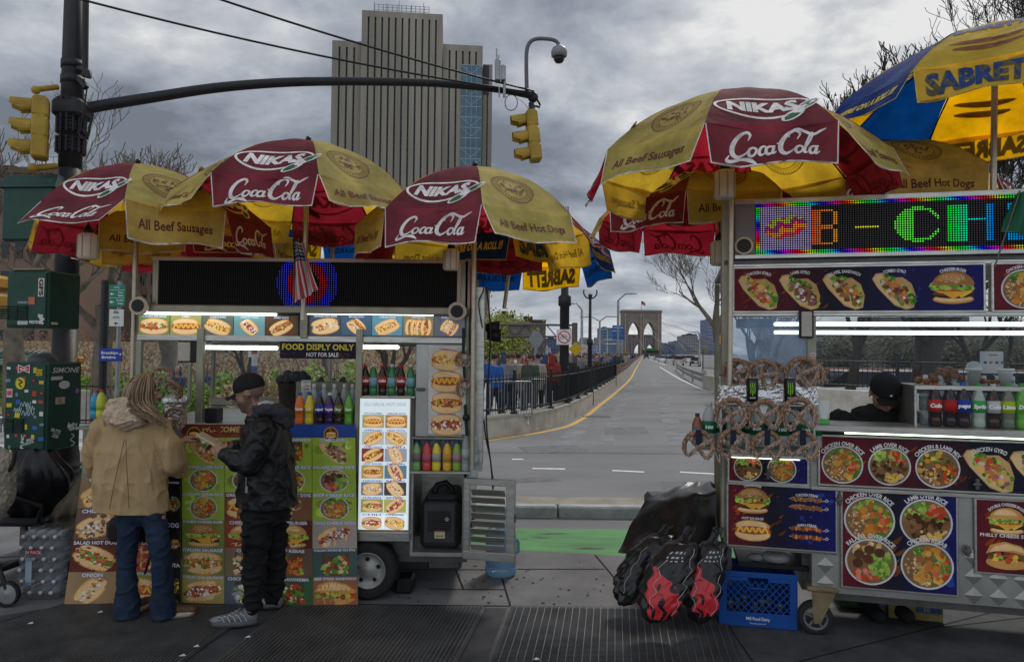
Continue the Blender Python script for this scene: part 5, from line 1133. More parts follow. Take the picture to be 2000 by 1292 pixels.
strip2=[(xf(hotdog(3),1.0,1.1,0,0,.2),(.05,.07,.10)),(xf(hotdog(3),1.2,1.1,0,-.1,-.9)+xf(hotdog(1),1.1,.9,.5,.3,-.9),(.05,.10,.16)),(xf(hotdog(4),1.1,1.2,0,0,.5),(.10,.25,.33)),(hotdog(4)*0+xf(hotdog(1),.9,.8,-.6,0,1.5)+xf(hotdog(4),.9,.8,-.15,0,1.5)+xf(hotdog(2),.9,.8,.3,0,1.5)+xf(hotdog(1),.9,.8,.75,0,1.5),(.22,.18,.10)),(xf(hotdog(3),1.0,1.0,-.3,.3,1.1)+xf(hotdog(5),1.0,.9,.4,-.2,1.1),(.10,.11,.14))]
for(u0,u1,cells,titles)in((270,580,strip1,['ITALIAN SAUSAGE','JUMBO','CHEESE DOG','ONION CHILI','CHILI DOG']),(605,908,strip2,['HAWAII HOT DOG','BACON DOG','CHEESE DOG','HOT DOGS','CHILI DOGS'])):
 a,b,c,d=lrect(u0,u1,616,655,-.01)
 q=LB('steel_d');q.bbox(a-.01,b+.01,-.008,.02,c-.01,d+.01,.003);fr_=lp('menu_frame',q)
 for i in range(5):
  xa,xb=a+(b-a)*i/5+.003,a+(b-a)*(i+1)/5-.003;q=LB('glowprint');q.art(cell(xa,c,xb,d,cells[i][0],cells[i][1],titles[i],ts=.013),lambda x,y,h:(x,-.010-h,y),0.0);q.build('menu_picture',fr_)  # emission in the pictures stands in for the strip light falling on them
a,b,c,d=lrect(547,695,667,700,-.02);q=LB('black');q.bbox(a,b,-.02,-.008,c,d,.002);s_=lp('window_sign',q)
w_,h_=(b-a),(d-c);q=LB('print');
q.art(rect(a,c,b,d,(.015,.012,.03))+text('FOOD DISPLY ONLY',(a+b)/2,c+h_*.52,h_*.34,(.62,.52,.04),w=w_*.94,bold=.03)+text('NOT FOR SALE',(a+b)/2+w_*.06,c+h_*.12,h_*.24,(.65,.65,.65),w=w_*.42,bold=.02)+xf(scatter(16,lambda x,y:True,.16,[(.15,.05,.01),(.08,.02,.01)]),w_*.09,h_*.12,a+w_*.12,c+h_*.22)+xf(scatter(16,lambda x,y:True,.16,[(.28,.10,.02),(.10,.03,.01)]),w_*.09,h_*.12,b-w_*.16,c+h_*.22),lambda x,y,h:(x,-.0205-h,y),.0003);q.build('sign_print',s_)
q=LB('tube');
for u0,u1,v,y in((398,540,677,.35),(708,778,676,.3)):a,b=LF.at(u0,v,y),LF.at(u1,v,y);q2=LB('tube');q2.bbox(a.x,b.x,y,y+.05,a.z-.02,a.z+.012,.01);lp('lamp',q2)
zc=LF.at(480,826,0).z;a,b,_,_=lrect(266,700,826,830)
q=LB('steel');q.bbox(a,b,-.06,DEP,zc-.03,zc,.006);lp('counter',q)
zb_=LF.at(700,1055,0).z;q=LB('quilt');q.box(a,b,.02,DEP,zb_,zc-.031);lp('lower_body',q)
xa,xb,_,_=lrect(700,805,775,1035,0);zs=LF.at(750,772,0).z
q=LB('quilt');q.box(xa+.003,xb,.03,DEP,zb_,zs-.02);lp('column_body',q)
q=LB('steel');q.bbox(xa-.01,xb+.02,-.03,.34,zs-.02,zs,.005);lp('bottle_shelf',q)
q=LB('steel_o');q.bbox(x0,x1,DEP-.05,DEP,zc+.02,zc+.10,.01);lp('rear_rail',q)
q=LB('steel_o');zt_=LF.at(480,668,0).z;q.bbox(x0,x1,DEP-.05,DEP,zt_-.01,zt_+.08,.01);lp('rear_rail',q)
a,b,c,d=lrect(701,799,778,1034,-.045);q=LB('steel_o');q.bbox(a-.012,b+.012,-.04,.028,c-.015,d+.008,.006);lb_=lp('light_board',q)
W_=b-a;H_=d-c;A=rect(a,c,b,d,(.72,.80,.82));A+=text('ALL HALAL HOT DOG',(a+b)/2,d-H_*.055,H_*.024,(.55,.66,.74),w=W_*.84,bold=.03,outline=(.05,.10,.30),orad=.02)
kinds=[0,0,4,4,1,3,1,5,3,3,2,5,5,4];bgs=[(.35,.40,.18),(.40,.22,.08),(.45,.50,.50),(.50,.48,.42),(.20,.04,.03),(.30,.32,.40),(.40,.30,.10),(.10,.20,.26),(.16,.20,.28),(.06,.05,.06),(.30,.34,.14),(.42,.42,.12),(.80,.84,.84),(.80,.84,.84)]
for i in range(14):
 r_,cc_=divmod(i,2);ch_=H_*.90/7;x_=a+W_*(.05+.46*cc_);y_=c+H_*.90-(r_+1)*ch_+.004
 A+=rect(x_,y_,x_+W_*.44,y_+ch_*.78,bgs[i]);A+=xf(hotdog(kinds[i]),W_*.20,W_*.20,x_+W_*.22,y_+ch_*.38,[0,0,.5,-.5,.45,-1.1,0,-1,.1,-.8,0,.6,0,-.2][i])
 A+=text(['HOT DOG JUMBO','GRILLED DOG','CHEESE DOG','HOT DOG','CHILI DOG','CHILI','HOT DOGS','ONION','HAWAII','BACON','ITALIAN','SPICY','CHILI','CHEESE'][i],x_+W_*.22,y_+ch_*.81,ch_*.10,(.10,.16,.50),w=W_*.36,bold=.03)
q=LB('glowprint');q.art(A,lambda x,y,h:(x,-.041-h,y),.0003);q.build('menu_poster',lb_)
a,b,c,d=lrect(812,905,672,852,0);q=LB('quilt');q.bbox(a,b,-.01,.02,c,d,.004)
dr=lp('quilted_door',q)
for u in range(818,900,14):
 for v in range(685,850,28):p=LF.at(u,v,-.012);q=LB('quilt');
a2,b2,c2,d2=lrect(838,908,678,846,-.02);q=LB('steel');q.bbox(a2-.01,b2+.01,-.022,-.008,c2-.01,d2+.01,.003);q.build('poster_frame',dr)
A=rect(a2,c2,b2,d2,(.52,.51,.49));H_=(d2-c2)/4;W_=b2-a2
for i,k_ in enumerate((4,0,1,5)):A+=xf(hotdog(k_),W_*.44,W_*.5,(a2+b2)/2,d2-H_*(i+.58));A+=text(['CHEESE DOG','GRILLED JUMBO','HOT SAUSAGE','CHILI DOG'][i],(a2+b2)/2,d2-H_*(i+.14),.010,(.04,.07,.30),w=W_*.5,rot=-.15*(i<2))
q=LB('print');q.art(A,lambda x,y,h:(x,-.0225-h,y),.0003);q.build('menu_poster',dr)
q=LB('steel_d');p=LF.at(822,760,-.03);q.bbox(p.x-.035,p.x+.03,-.035,-.01,p.z-.012,p.z+.012,.005);q.build('latch',dr)
xa,xb,_,_=lrect(803,912,855,925,0);zt_=LF.at(860,858,0).z;zm=LF.at(860,918,0).z;zl_=LF.at(860,1078,0).z
q=LB('steel');q.bbox(xa,xb+.03,-.05,.32,zm-.02,zm,.004);lp('bottle_shelf',q)
q=LB('quilt');q.box(xa,xb,.30,.33,zm,zt_);q.box(xa-.003,xa+.014,-.0,.32,zm,zt_);lp('recess_back',q)
q=LB('steel_o');q.bbox(xa,xb,0,DEP,zt_,zt_+.02,.004);lp('recess_top',q)
q=LB('steel');q.box(xa,xb,.52,.55,zl_,zm-.02);q.box(xa,xa+.02,0,.52,zl_,zm-.02);q.box(xb-.02,xb,0,.52,zl_,zm-.02);q.box(xa,xb,0,.55,zl_-.03,zl_);lp('generator_bay',q)
q=LB('steel');q.bbox(xb-.02,xb+.0,.33,DEP,zm,LF.at(900,600,0).z,.004);lp('side_wall',q)
q=LB('steel');q.box(xb-.02,xb,.55,DEP,zl_,zm);lp('side_wall',q)
dx=LF.at(905,1000,0).x;hgt0,hgt1=LF.at(950,1090,0).z,LF.at(950,932,0).z
D=LF.M@Matrix.Translation((dx,-.02,0))@Matrix.Rotation(R(-12),4,'Z');dw=.40
q=MB('steel');q.T=D
for r_ in((0,dw,hgt1-.05,hgt1),(0,dw,hgt0,hgt0+.06),(0,.05,hgt0+.06,hgt1-.05),(dw-.07,dw,hgt0+.06,hgt1-.05)):q.bbox(r_[0],r_[1],0,.03,r_[2],r_[3],.004)
dd_=q.build('louvred_door',lc)
for i in range(8):
 z0_=hgt0+.075+i*(hgt1-hgt0-.14)/8;q=MB('steel');q.T=D@Matrix.Translation((.06,.012,z0_+.02))@Matrix.Rotation(R(38),4,'X');q.bbox(0,dw-.14,-.003,.003,-.036,.036,.002);q.build('louvre',dd_)
q=MB('steel_d');q.T=D;q.bbox(dw-.006,dw+.008,-.01,.01,hgt0+.3,hgt0+.36,.003);q.build('hinge',dd_)
a,b,_,_=lrect(695,802,1035,1055,-.03);z0_,z1_=LF.at(750,1056,-.03).z,LF.at(750,1036,-.03).z
q=LB('steel');q.bbox(a,b,-.06,.02,z0_,z1_,.01);lp('bumper_rail',q)
q=LB('steel_d');q.box(x0+.1,xb,.15,DEP-.1,.24,zb_);lp('chassis',q)
q=LB('steel_d');q.bbox(LF.at(760,1060,-.03).x,b+.0,.12,.4,.30,z0_,.004);lp('wing',q)
for x_,y_ in((LF.at(722,1118,.06).x,.04),(LF.at(722,1118,.06).x,DEP-.15)):
 q=LB('rubber');q.lathe([(.14,-.08),(.19,-.09),(.215,-.07),(.218,0),(.215,.07),(.19,.09),(.14,.08)],(x_,y_,.222),32,axis='Y',cap=False);w_=lp('wheel',q)
 for k in range(40):q_=None
 q=LB(mat('rim_white',(.30,.30,.28),.5,.3));q.lathe([(.142,-.060),(.132,-.078),(.122,-.045),(.07,-.035),(.05,-.055),(.0,-.06)],(x_,y_,.222),24,axis='Y',cap=False);q.use('black');
 for k in range(5):an=R(72*k+20);q.lathe([(.016,-.058),(.0,-.060)],(x_+.085*math.cos(an),y_,.222+.085*math.sin(an)),8,axis='Y')
 q.build('rim',w_)
for u in(800,985):pass
q=LB('black');q.bbox(LF.at(770,1170,.1).x,LF.at(805,1170,.1).x,.1,.3,0.005,.12,.02);lp('jack_foot',q)
q=LB('steel_d');p=LF.at(868,1100,.3);q.bbox(p.x-.13,p.x+.14,.2,.5,.16,.27,.02);lp('battery_box',q)
q=LB('black');
for pts,r_ in(([(921,600),(918,660),(922,740),(925,800),(920,850),(932,905)],.012),([(950,560),(958,640),(955,720),(950,820),(958,900),(965,950)],.006),([(945,820),(950,860),(958,900),(963,960)],.006),([(930,510),(945,560),(935,590),(942,640)],.005)):q.tube(spline([(LF.at(u,v,-.03).x,-.03,LF.at(u,v,-.03).z)for u,v in pts],5),r_,5)
lp('cable',q)
q=LB(cm((.30,.03,.05),.6));a=LF.at(918,560,-.0);q.bbox(a.x,a.x+.02,-.01,.0,LF.at(918,600,0).z,LF.at(918,520,0).z,.002);lp('red_strip',q)
for i,(u,v)in enumerate(((963,640),(966,655))):
 p=LF.at(u,v,.2);q=LB('black');q.lathe([(.03,0),(.05,.05),(.055,.11),(.0,.08)],(p.x-.06,.2,p.z),14,axis='X');q.use('cream');q.bbox(p.x-.11,p.x-.06,.16,.24,p.z-.035,p.z+.035,.01);lp('flood_lamp',q)
xa_,xb_,_,_=lrect(577,692,745,826,.22);q=LB(mat('olive_panel',(.20,.20,.15),.5,.2,var=.15,stretch=(1,1,8),scale=3));q.bbox(xa_,xb_,.22,.27,zc,LF.at(630,745,.22).z,.006);lp('partition',q)
p=LF.at(597,753,.21);q=LB('print');q.art(rect(p.x-.038,p.z-.045,p.x+.038,p.z+.045,(.6,.6,.58))+text('Square',p.x+.005,p.z+.024,.010,(.05,.05,.05))+rect(p.x-.028,p.z-.01,p.x-.008,p.z+.005,(.05,.1,.4))+rect(p.x+.0,p.z-.01,p.x+.025,p.z+.005,(.5,.35,.05))+rect(p.x-.028,p.z-.035,p.x-.008,p.z-.02,(.1,.15,.4))+rect(p.x,p.z-.035,p.x+.025,p.z-.02,(.2,.2,.2)),lambda x,y,h:(x,.2185-h,y),.0);lp('sticker',q)
a,b,c,d=lrect(344,371,664,705,-.02);q=LB('black');q.bbox(a,b+.05,.0,.10,c-.01,d,.008);nd_=lp('napkin_dispenser',q);q=LB(mat('napkin',(.42,.39,.34),.9,bump=.3,bscale=30));q.bbox(a+.005,b-.005,-.008,.002,c,d-.015,.004);q.build('napkins',nd_)
q=LB('steel_d');p=LF.at(540,740,1.0);q.bbox(x0+.1,xb-.1,.6,.9,zc-.3,zc-.25,.01);
a,b,c,d=lrect(400,426,792,820,.02);q=LB('black');q.bbox(a,b,.0,.12,zc,zc+.11,.008);lp('card_terminal_box',q)
for u in(388,708,770):
 q=LB('glass');
q=LB('glass');a,b,c,d=lrect(398,690,668,745,.01);q.box(a,b,.008,.012,c,d);lp('window_pane',q)
q=LB('glass');a,b,c,d=lrect(274,380,668,800,.01);q.box(a,b,.008,.012,c,d);lp('window_pane',q)
q=LB('steel_o');zq=LF.at(600,668,0).z;q.box(x0,x1,.05,DEP-.05,zq+.06,zq+.075);lp('ceiling',q)
# ----------------------------------------------------------
def banner_art(w_,h_,cols,rows,cells,frame=None):
 """picture grid in metres, 0..w, 0..h"""
 a=[]
 for j in range(rows):
  for i in range(cols):
   cl=cells[(j*cols+i)%len(cells)]
   x_,y_=w_*i/cols,h_*(1-(j+1)/rows);cw,ch_=w_/cols,h_/rows
   a+=cell(x_+.002,y_,x_+cw-.002,y_+ch_,cl[0],cl[2],cl[1],tc=(.66,.68,.72),toc=(.03,.05,.26),gr=cl[3])
 return a
GB=(.30,.42,.05);RB=(.26,.05,.03)
big=[(gyro(0),'CHILI GYRO',GB,1),(gyro(1),'LAMB GYRO',GB,1),(xf(pile([ORG,RED,GRN,GRNL]),.7),'CHICKEN SANDWICH',GB,1),(gyro(3),'COMBO GYRO',GB,1),(bowl(0),'CHICKEN OVER RICE',GB,1),(bowl(1),'LAMB OVER RICE',GB,1),(bowl(2),'COMBO OVER RICE',GB,1),(bowl(4),'FALAFEL OVER RICE',GB,1),(bowl(3),'CHICKEN KEBAB RICE',GB,1),(hd(0),'GRILLED HOT DOG',(.20,.05,.03),0),(xf(hotdog(3),1.15,1.3,0,0,1.2),'GRILLED HOT DOG',(.22,.10,.05),0),(bowl(3),'BEEF KEBAB RICE',GB,1),(burger(0),'DOUBLE CHEESEBURGER',(.18,.22,.05),1),(burger(1),'CHEESEBURGER',RB,0),(burger(1),'CHEESEBURGER',(.12,.03,.02),0),(xf(hotdog(5),1.2,1.3,0,0,.5),'CHILI CHEESE DOG',(.36,.30,.26),0),(hd(2),'ITALIAN SAUSAGE',(.16,.20,.08),1),(xf(pile([TANL,TAN,BRN,CRM]),1),'CHICKEN',(.20,.14,.08),0),(xf(pile([BRN,(.25,.07,.03),RED,GRNL,ORG]),1),'BEEF KEBAB',(.14,.09,.06),0),(xf(pile([RED,GRN,GRNL,TANL,BRN]),1),'ITALIAN SAUSAGE ON PITA',(.06,.10,.10),0),(hd(5,.2,1.2),'ONION CHILI SAUSAGE',(.38,.32,.10),0),(xf(pile([GRN,WHT,GRNL,(.3,.3,.35)]),1),'CHICKEN SALAD',(.10,.12,.14),0),(xf(pile([BRN,CRM,GRN,RED]),1),'BEEF SHAWARMA',(.05,.12,.05),0),(sandwich(),'BEEF STEAK SANDWICH',(.30,.12,.06),0)]
def banner(u0,u1,v0,v1,y,cols,rows,cells,name,label,top=None,flare=.06,seed=1,u0b=None,u1b=None):
 """cloth hanging on the cart front, bottom swings out towards the pavement"""
 pa,pb=LF.w(LF.at(u0,v0,y)),LF.w(LF.at(u1,v0,y));Yb=LF.O.y+y-flare
 ba,bb_=P(u0b or u0,v1,Yb),P(u1b or u1,v1,Yb);ba.z=bb_.z=.012
 t=thing(name,label,'banner',(pa+pb)/2);W_=(pb-pa).length;H_=pa.z-ba.z;r=random.Random(seed)
 def fn(x,yy,h=0):
  s,q=x/W_,1-yy/H_;p=pa.lerp(pb,s).lerp(ba.lerp(bb_,s),q)
  am=.006*(.3+q);p.y+=am*math.sin(s*W_*9+seed)*math.sin(q*2.3+.4)+am*.6*math.sin(s*W_*17+q*5+seed*2)+.03*q*q*math.sin(s*5+seed)*.6-h;return p
 m_=MB('banner');m_.grid(lambda s,q:fn(s*W_,q*H_),60,70,col=(.10,.13,.04));art=banner_art(W_,H_*(1-(top or 0)),cols,rows,cells)
 if top:
  h0=H_*(1-top);tw_=W_*.62;art+=rect(0,h0,tw_,H_,(.13,.025,.018))+rect(tw_,h0,W_,H_,(.02,.06,.26))+rect(0,h0,tw_,h0+H_*top*.3,(.22,.05,.03))
  art+=text('WELCOME',W_*.22,h0+H_*top*.42,H_*top*.4,(.45,.33,.10),w=W_*.22,bold=.03,shear=.2)
  for xx in(W_*.07,W_*.86):art+=ell(xx,h0+H_*top*.25,.055,.055,(.40,.25,.04),22)+ell(xx,h0+H_*top*.25,.047,.047,(.10,.02,.01),22)+xf(hotdog(0),.038,.038,xx,h0+H_*top*.2)
 m_.art(art,fn,.004,eps=2.5e-5,maxlen=.04)
 m_.build('cloth',t);return t
banner(356,694,828,1181,-.075,4,6,big,'menu_banner','large green food banner in the middle of the left cart, behind the man in black',top=.075,flare=.08,seed=2,u0b=352,u1b=699)
left_c=[(hd(0),'HOT DOG',(.10,.22,.26),0),(hd(5,.3),'HOT DOG',(.30,.05,.03),0),(xf(hotdog(4),1.1,1.2,0,0,.5),'GRILLED',(.24,.16,.08),0),(xf(hotdog(1),.9,.8,-.6,0,1.5)+xf(hotdog(4),.9,.8,-.1,0,1.5)+xf(hotdog(2),.9,.8,.4,0,1.5),'GRILLED HOT DOGS',(.40,.26,.14),0),(hd(3,.4),'CHILI DOG',(.16,.08,.06),0),(hd(1,-.4),'FOOT LONG',(.26,.05,.03),0),(hd(2,-.5),'SALAD HOT DOG',(.12,.03,.02),0),(hd(0),'HOT DOG',(.3,.05,.03),0),(xf(hotdog(3),1.1,1.1,0,0,1.1),'ONION',(.3,.2,.1),0),(hd(0,0,1.15,1.2),'GRILLED HOT DOG JUMBO',(.20,.24,.06),1),(hd(5,.3,1.2,1.3),'CHILI HOT DOG',(.35,.32,.10),0),(xf(pile([GRN,BRN,YEL]),1),'TOPPING',(.05,.06,.03),0)]
banner(168,318,870,1176,-.09,2,5,left_c,'menu_banner','hot dog banner hanging at the left end of the cart behind the woman',flare=.10,seed=5,u0b=128,u1b=320)
dark_c=[(xf(pile([(.03,.02,.02),RED,(.15,.08,.03)]),.8),'COMBO',(.012,.012,.014),0),(xf(bowl(2),.8),'SHAWARMA',(.014,.012,.012),0),(xf(hotdog(1),1,1,0,0,.3),'',(.02,.01,.01),0),(xf(pile([BRN,BRND,YEL]),.8),'PASTA',(.012,.01,.01),0)]
dark_c=[(f,t_ or 'DOG',c,g)for f,t_,c,g in dark_c]
banner(322,353,860,1180,-.085,1,4,dark_c,'menu_banner','narrow black banner strip with white lettering between the two colourful ones',flare=.08,seed=7)
t=thing('tarp','brown dirty tarp stretched from the left cart down to the pavement','tarp',G(110,1060))
A_,B_,C_,D_=P(166,880,5.3),P(172,985,5.25),P(60,1046,5.9),P(150,1030,5.3)
def tf(s,q):
 p=A_.lerp(B_,q).lerp(C_.lerp(D_,q),s);p.y+=.05*math.sin(s*9+q*4)+.02*math.sin(q*17);p.z-=.12*math.sin(PI*s)*(1-q*.4)+.012*math.sin(s*25+q*9);return p
m_=MB(mat('tarp_brown',(.13,.095,.06),.6,var=.4,scale=6,col2=(.05,.05,.03),bump=.4));m_.grid(tf,24,24);m_.build('sheet',t)
t=thing('parked_van_part','light grey metal box standing on the pavement under the tarp','box',P(130,1040,6.2));m_=MB(mat('grey_box',(.30,.31,.31),.5));a,b=P(88,1030,6.1),P(156,1030,6.1);m_.bbox(a.x,b.x,6.0,6.5,.0,P(120,1020,6.1).z,.02);t['label']='light grey metal box standing under the brown tarp';t.name='metal_box';m_.build('body',t);m_=MB('black');m_.bbox(a.x+.08,b.x-.03,5.98,6.0,P(120,1032,6.1).z-.02,P(120,1032,6.1).z+.01,.004);m_.build('handle',t)
# ----------------------------------------------------------
RF=Frame((1.49,4.89),R(-13.6))
rc=thing('food_cart','right stainless food cart with colourful lit letter sign and dark food panels','food cart',RF.w((.9,0,0)),RF.yaw,group='street food carts')
def rp(name,mb,par=None):return mb.build(name,par or rc)
def RB_(m):b=MB(m);b.T=RF.M;return b
def rr(u0,u1,v0,v1,y=0):return RF.rect(u0,v0,u1,v1,y)
SR=3.0;RD_=1.4
S=lambda u,v,y=0:RF.at(u,v,y)
a,b,c,d=rr(1400,1431,380,1095,.0);q=RB_('steel_o');q.bbox(-.02,b,-.0,.05,.60,S(1415,385).z,.006);rp('post',q)
q=RB_('steel_o');q.bbox(SR-.05,SR,0,.05,.3,S(1415,385).z,.006);rp('post',q)
for x in(0,SR-.05):q=RB_('steel_o');q.bbox(x,x+.04,RD_-.04,RD_,.3,2.5,.006);rp('post',q)
zt,zb2=S(1600,388).z,S(1600,503).z;a=S(1434,440).x
q=RB_(mat('sign_grey',(.17,.155,.16),.5,.2,var=.12));q.bbox(a,SR,-.04,.22,zb2,zt,.01);sgr=rp('sign_case',q)
q=RB_('steel');q.bbox(a,SR,-.05,-.041,zt-.03,zt+.005,.003);q.bbox(a,SR,-.05,-.041,zb2-.005,zb2+.025,.003);rp('sign_frame',q,sgr)
ia,ib,ic,id_=rr(1476,2000,394,496,-.045);ib=SR-.1;ic,id_=S(1600,495,-.045).z,S(1600,392,-.045).z
q=RB_(mat('led_board',(.003,.003,.003),.7,spec=.05));q.box(ia,ib,-.046,-.041,ic,id_);rp('led_board',q,sgr)
nz_=24;pz_=(id_-ic)/nz_;nx_=int((ib-ia)/pz_)
BM={}
def put(ch,x,wide,colfn):
 for j in range(16):
  for i in range(wide):
   t=False;f=i/(wide-1);g=j/15
   if ch=='B':t=f<.42 or((j in(0,1,7,8,14,15))and f<.85 and j!=1 and j!=14)or(abs(f-.93)<.09 and j not in(0,7,8,15))
   if ch=='C':
    e_=math.hypot((f-.5)*2,(g-.5)*2);t=(e_<1.05 and f<.42)or(.86<e_<1.05 and(f<.97 and not(.34<g<.66 and f>.6)))
   if ch=='H':t=f<.44 or f>.88 or(j==9)
   if ch=='E':t=f<.44 or j in(0,9,15)
   if t:BM[(x+i,4+j)]=colfn(i,j)
def hue(h,s=1.0,v=.85):
 import colorsys;c=colorsys.hsv_to_rgb(h%1,s,v);return(c[0]**2.0,c[1]**2.0,c[2]**2.0)
put('B',23,12,lambda i,j:(.75,.08+.02*i,.02));
for i in range(10):BM[(42+i,11)]=(.75,.70,.03)
put('C',58,19,lambda i,j:(.10,.78,.05));put('H',79,18,lambda i,j:hue(.36+.013*i,1,.85));put('E',102,22,lambda i,j:hue(.55+.006*i,1,.95))
for i in range(nx_):
 for j in(0,1,22,23):BM[(i,j)]=hue(.33+i/28.0+.06*j,1,.8)
for j in range(2,22):
 for i in(0,1):BM[(i,j)]=hue(.33-j/20.0,1,.8)
for i in range(2,24):
 for j in range(2,22):
  x_,y_=(i-12.5)/9.5,(j-12)/6.0;p_,q_=x_*.9+y_*.35,y_*.9-x_*.45
  e_=p_*p_+q_*q_*1.6
  BM[(i,j)]=(.32,.27,.50)if e_>.95 else([(.35,.55,.05),(.75,.05,.10),(.85,.30,.02),(.45,.04,.20)][int((q_+1.2)*2.6+.4*math.sin(p_*9))%4])
leds(RF,ia,ia+nx_*pz_,ic,id_,-.0475,nx_,nz_,lambda i,j:BM.get((i,j)),'led_lights',sgr,dim=(.022,.022,.024),sz=.27)
p=S(1453,480,-.05);q=RB_('cream');q.lathe([(.062,-.01),(.062,.01),(.05,.012)],(p.x,-.05,p.z),20,axis='Y');s_=rp('speaker',q,sgr);q=RB_('black');q.lathe([(.048,-.014),(.03,-.004),(.018,-.008),(.0,-.01)],(p.x,-.05,p.z),16,axis='Y');rp('speaker_cone',q,s_)
z0_,z1_=S(1680,607).z,S(1680,521).z;zr=S(1680,618).z
q=RB_('steel');q.bbox(S(1430,600).x,SR,-.015,.03,zr,z0_-.002,.006);q.bbox(S(1430,600).x,SR,-.015,.03,z1_+.002,z1_+.035,.006);rp('header_rail',q)
q=RB_('steel_o');q.box(.03,SR,.05,RD_,z1_+.04,z1_+.06);rp('ceiling',q)
q=RB_('steel_d');q.box(.0,SR,.0,RD_-.05,zb2-.04,zb2-.006);rp('roof',q)
def poster(name,x0,x1,z0,z1,y,foods,label=None,aw=None,seed=0,frame='steel'):
 """foods: (art, fx, fy, sx, sy, title, arc, size)"""
 W_,H_=x1-x0,z1-z0;A=fires(0,0,W_,H_)
 for(f,fx,fy,s,ti,ar,tz,ty)in foods:
  A+=xf(f,s,s,fx,fy)
  if ti:
   th=tz;wd=len(ti)*th*(.62 if ar else .85)
   if ar:A+=text(ti,fx,fy+ty-th*.3,th,(.68,.68,.66),w=wd,bold=.025,arc=ar)
   else:A+=text(ti,fx,fy+ty,th,(.68,.68,.66),w=wd,bold=.025)
 A=clipx(A,-1e-4,W_+1e-4);A=[(p_,c_)for p_,c_ in A]
 q=RB_(frame);q.bbox(x0-.014,x1+.014,y,y+.012,z0-.014,z1+.014,.004);fr_=rp('panel_frame',q)
 q=RB_('print');q.art(A,lambda xx,yy,h:(x0+xx,y-h,z0+yy),.0006,eps=4e-6);q.build(name,fr_)
xa,xb=S(1434,560,-.02).x,S(1921,560,-.02).x;W_=xb-xa;H_=z1_-z0_;s=H_*.46
poster('menu_poster',xa,xb,z0_,z1_,-.022,[(gyro(0),W_*.105,H_*.46,s,'CHICKEN GYRO',s*1.2,.021,s*.92),(gyro(1),W_*.28,H_*.46,s,'LAMB GYRO',s*1.3,.021,s*.92),(gyro(2),W_*.46,H_*.46,s,'FALAFEL SANDWICH',s*1.4,.020,s*.92),(gyro(3),W_*.66,H_*.46,s,'COMBO GYRO',s*1.4,.021,s*.92),(burger(0),W_*.885,H_*.50,s*1.0,'CHEESEBURGER',s*1.2,.020,s*.86)])
xc=S(1941,560,-.02).x;poster('menu_poster',xc,SR-.02,z0_,z1_,-.022,[(bowl(0),.17,H_*.46,s*.95,'CHICKEN OVER RICE',s*1.1,.019,s*1.02),(bowl(1),.47,H_*.46,s*.95,'LAMB OVER RICE',s*1.1,.019,s*1.02)])
zq0,zq1=S(1700,832).z,S(1700,618).z
q=RB_('hazeglass');q.box(S(1432,700).x,S(1576,700).x,.010,.014,S(1500,745).z,zq1);rp('window_pane',q)  # blue film in the pane's colour stands in for smoke and haze
q=RB_('glass');q.box(S(1596,700).x,S(1797,700).x,.010,.014,S(1700,720).z,zq1);rp('window_pane',q)
q=RB_('glass');q.box(S(1800,700).x,SR-.06,.010,.014,S(1900,745).z,zq1);rp('window_pane',q)
q=RB_('steel_o');q.bbox(S(1576,700).x,S(1594,700).x,-.01,.03,S(1585,900).z,zq1,.004);rp('post',q)
q=RB_('print');p=S(1588,692,-.012);q.art(ell(p.x,p.z,.022,.015,(.5,.45,.42),12)+text('Eat',p.x,p.z-.007,.016,(.4,.03,.03)),lambda x,y,h:(x,-.0115-h,y),.0);rp('sticker',q)
a,b,c,d=rr(1560,1588,606,660,-.03);q=RB_('black');q.bbox(a,b,-.06,-.012,c,d,.006);nd_=rp('napkin_dispenser',q);q=RB_(mat('napkin',(.42,.39,.34),.9,bump=.3,bscale=30));q.bbox(a+.012,b-.012,-.068,-.058,c+.01,d-.01,.004);rp('napkins',q,nd_)
for y_,v_ in((.30,632),(.5,648)):
 p0,p1=S(1512,v_,y_),S(2000,v_,y_);q=RB_('tubeblue');q.bbox(p0.x,SR-.1,y_,y_+.03,p0.z-.016,p0.z+.012,.008);rp('light_tube',q)
q=RB_('black');q.bbox(S(1440,626,.3).x,S(1510,626,.3).x,.28,.45,S(1450,640,.3).z,S(1450,622,.3).z,.01);rp('lamp_housing',q)
zc2=S(1700,829).z;xw=S(1585,850).x
q=RB_('steel');q.bbox(xw-.05,SR,-.10,.26,zc2-.045,zc2,.006);rp('counter',q)
q=RB_('black');q.bbox(xw-.05,SR,-.02,.10,zc2-.075,zc2-.046,.002);rp('counter_shadow_strip',q)  # solid black strip in place of the shadow under the counter
q=RB_('ledstrip');x_=S(1650,856,-.03).x;q.box(x_,SR,-.028,-.022,zc2-.062,zc2-.052);rp('led_strip',q)
zm1=S(1700,950).z;zlow=S(1700,1163).z;
q=RB_('quilt');q.box(xw,SR,.0,.6,zlow,zc2-.076);
body=rp('cart_body',q)
q=RB_('steel_d');q.box(xw+.05,SR,.05,.6,zlow-.06,zlow-.002);rp('chassis',q)
q=RB_('quilt')
for cx_ in[S(1612,1100).x+i*.112 for i in range(0,1)]+[S(1950,1150).x+i*.14 for i in range(-1,5)]:
 for cz_ in[zlow+.06+.12*j for j in range(3)]:
  if S(1640,1100).x<cx_<S(1875,1100).x or(cz_>S(1950,1120).z-.02 and cx_>1.9):continue
  q.add([(cx_-.055,-.001,cz_),(cx_,-.001,cz_-.055),(cx_+.055,-.001,cz_),(cx_,-.001,cz_+.055),(cx_,-.009,cz_)],[(0,1,4),(1,2,4),(2,3,4),(3,0,4)])
rp('quilting',q,body)
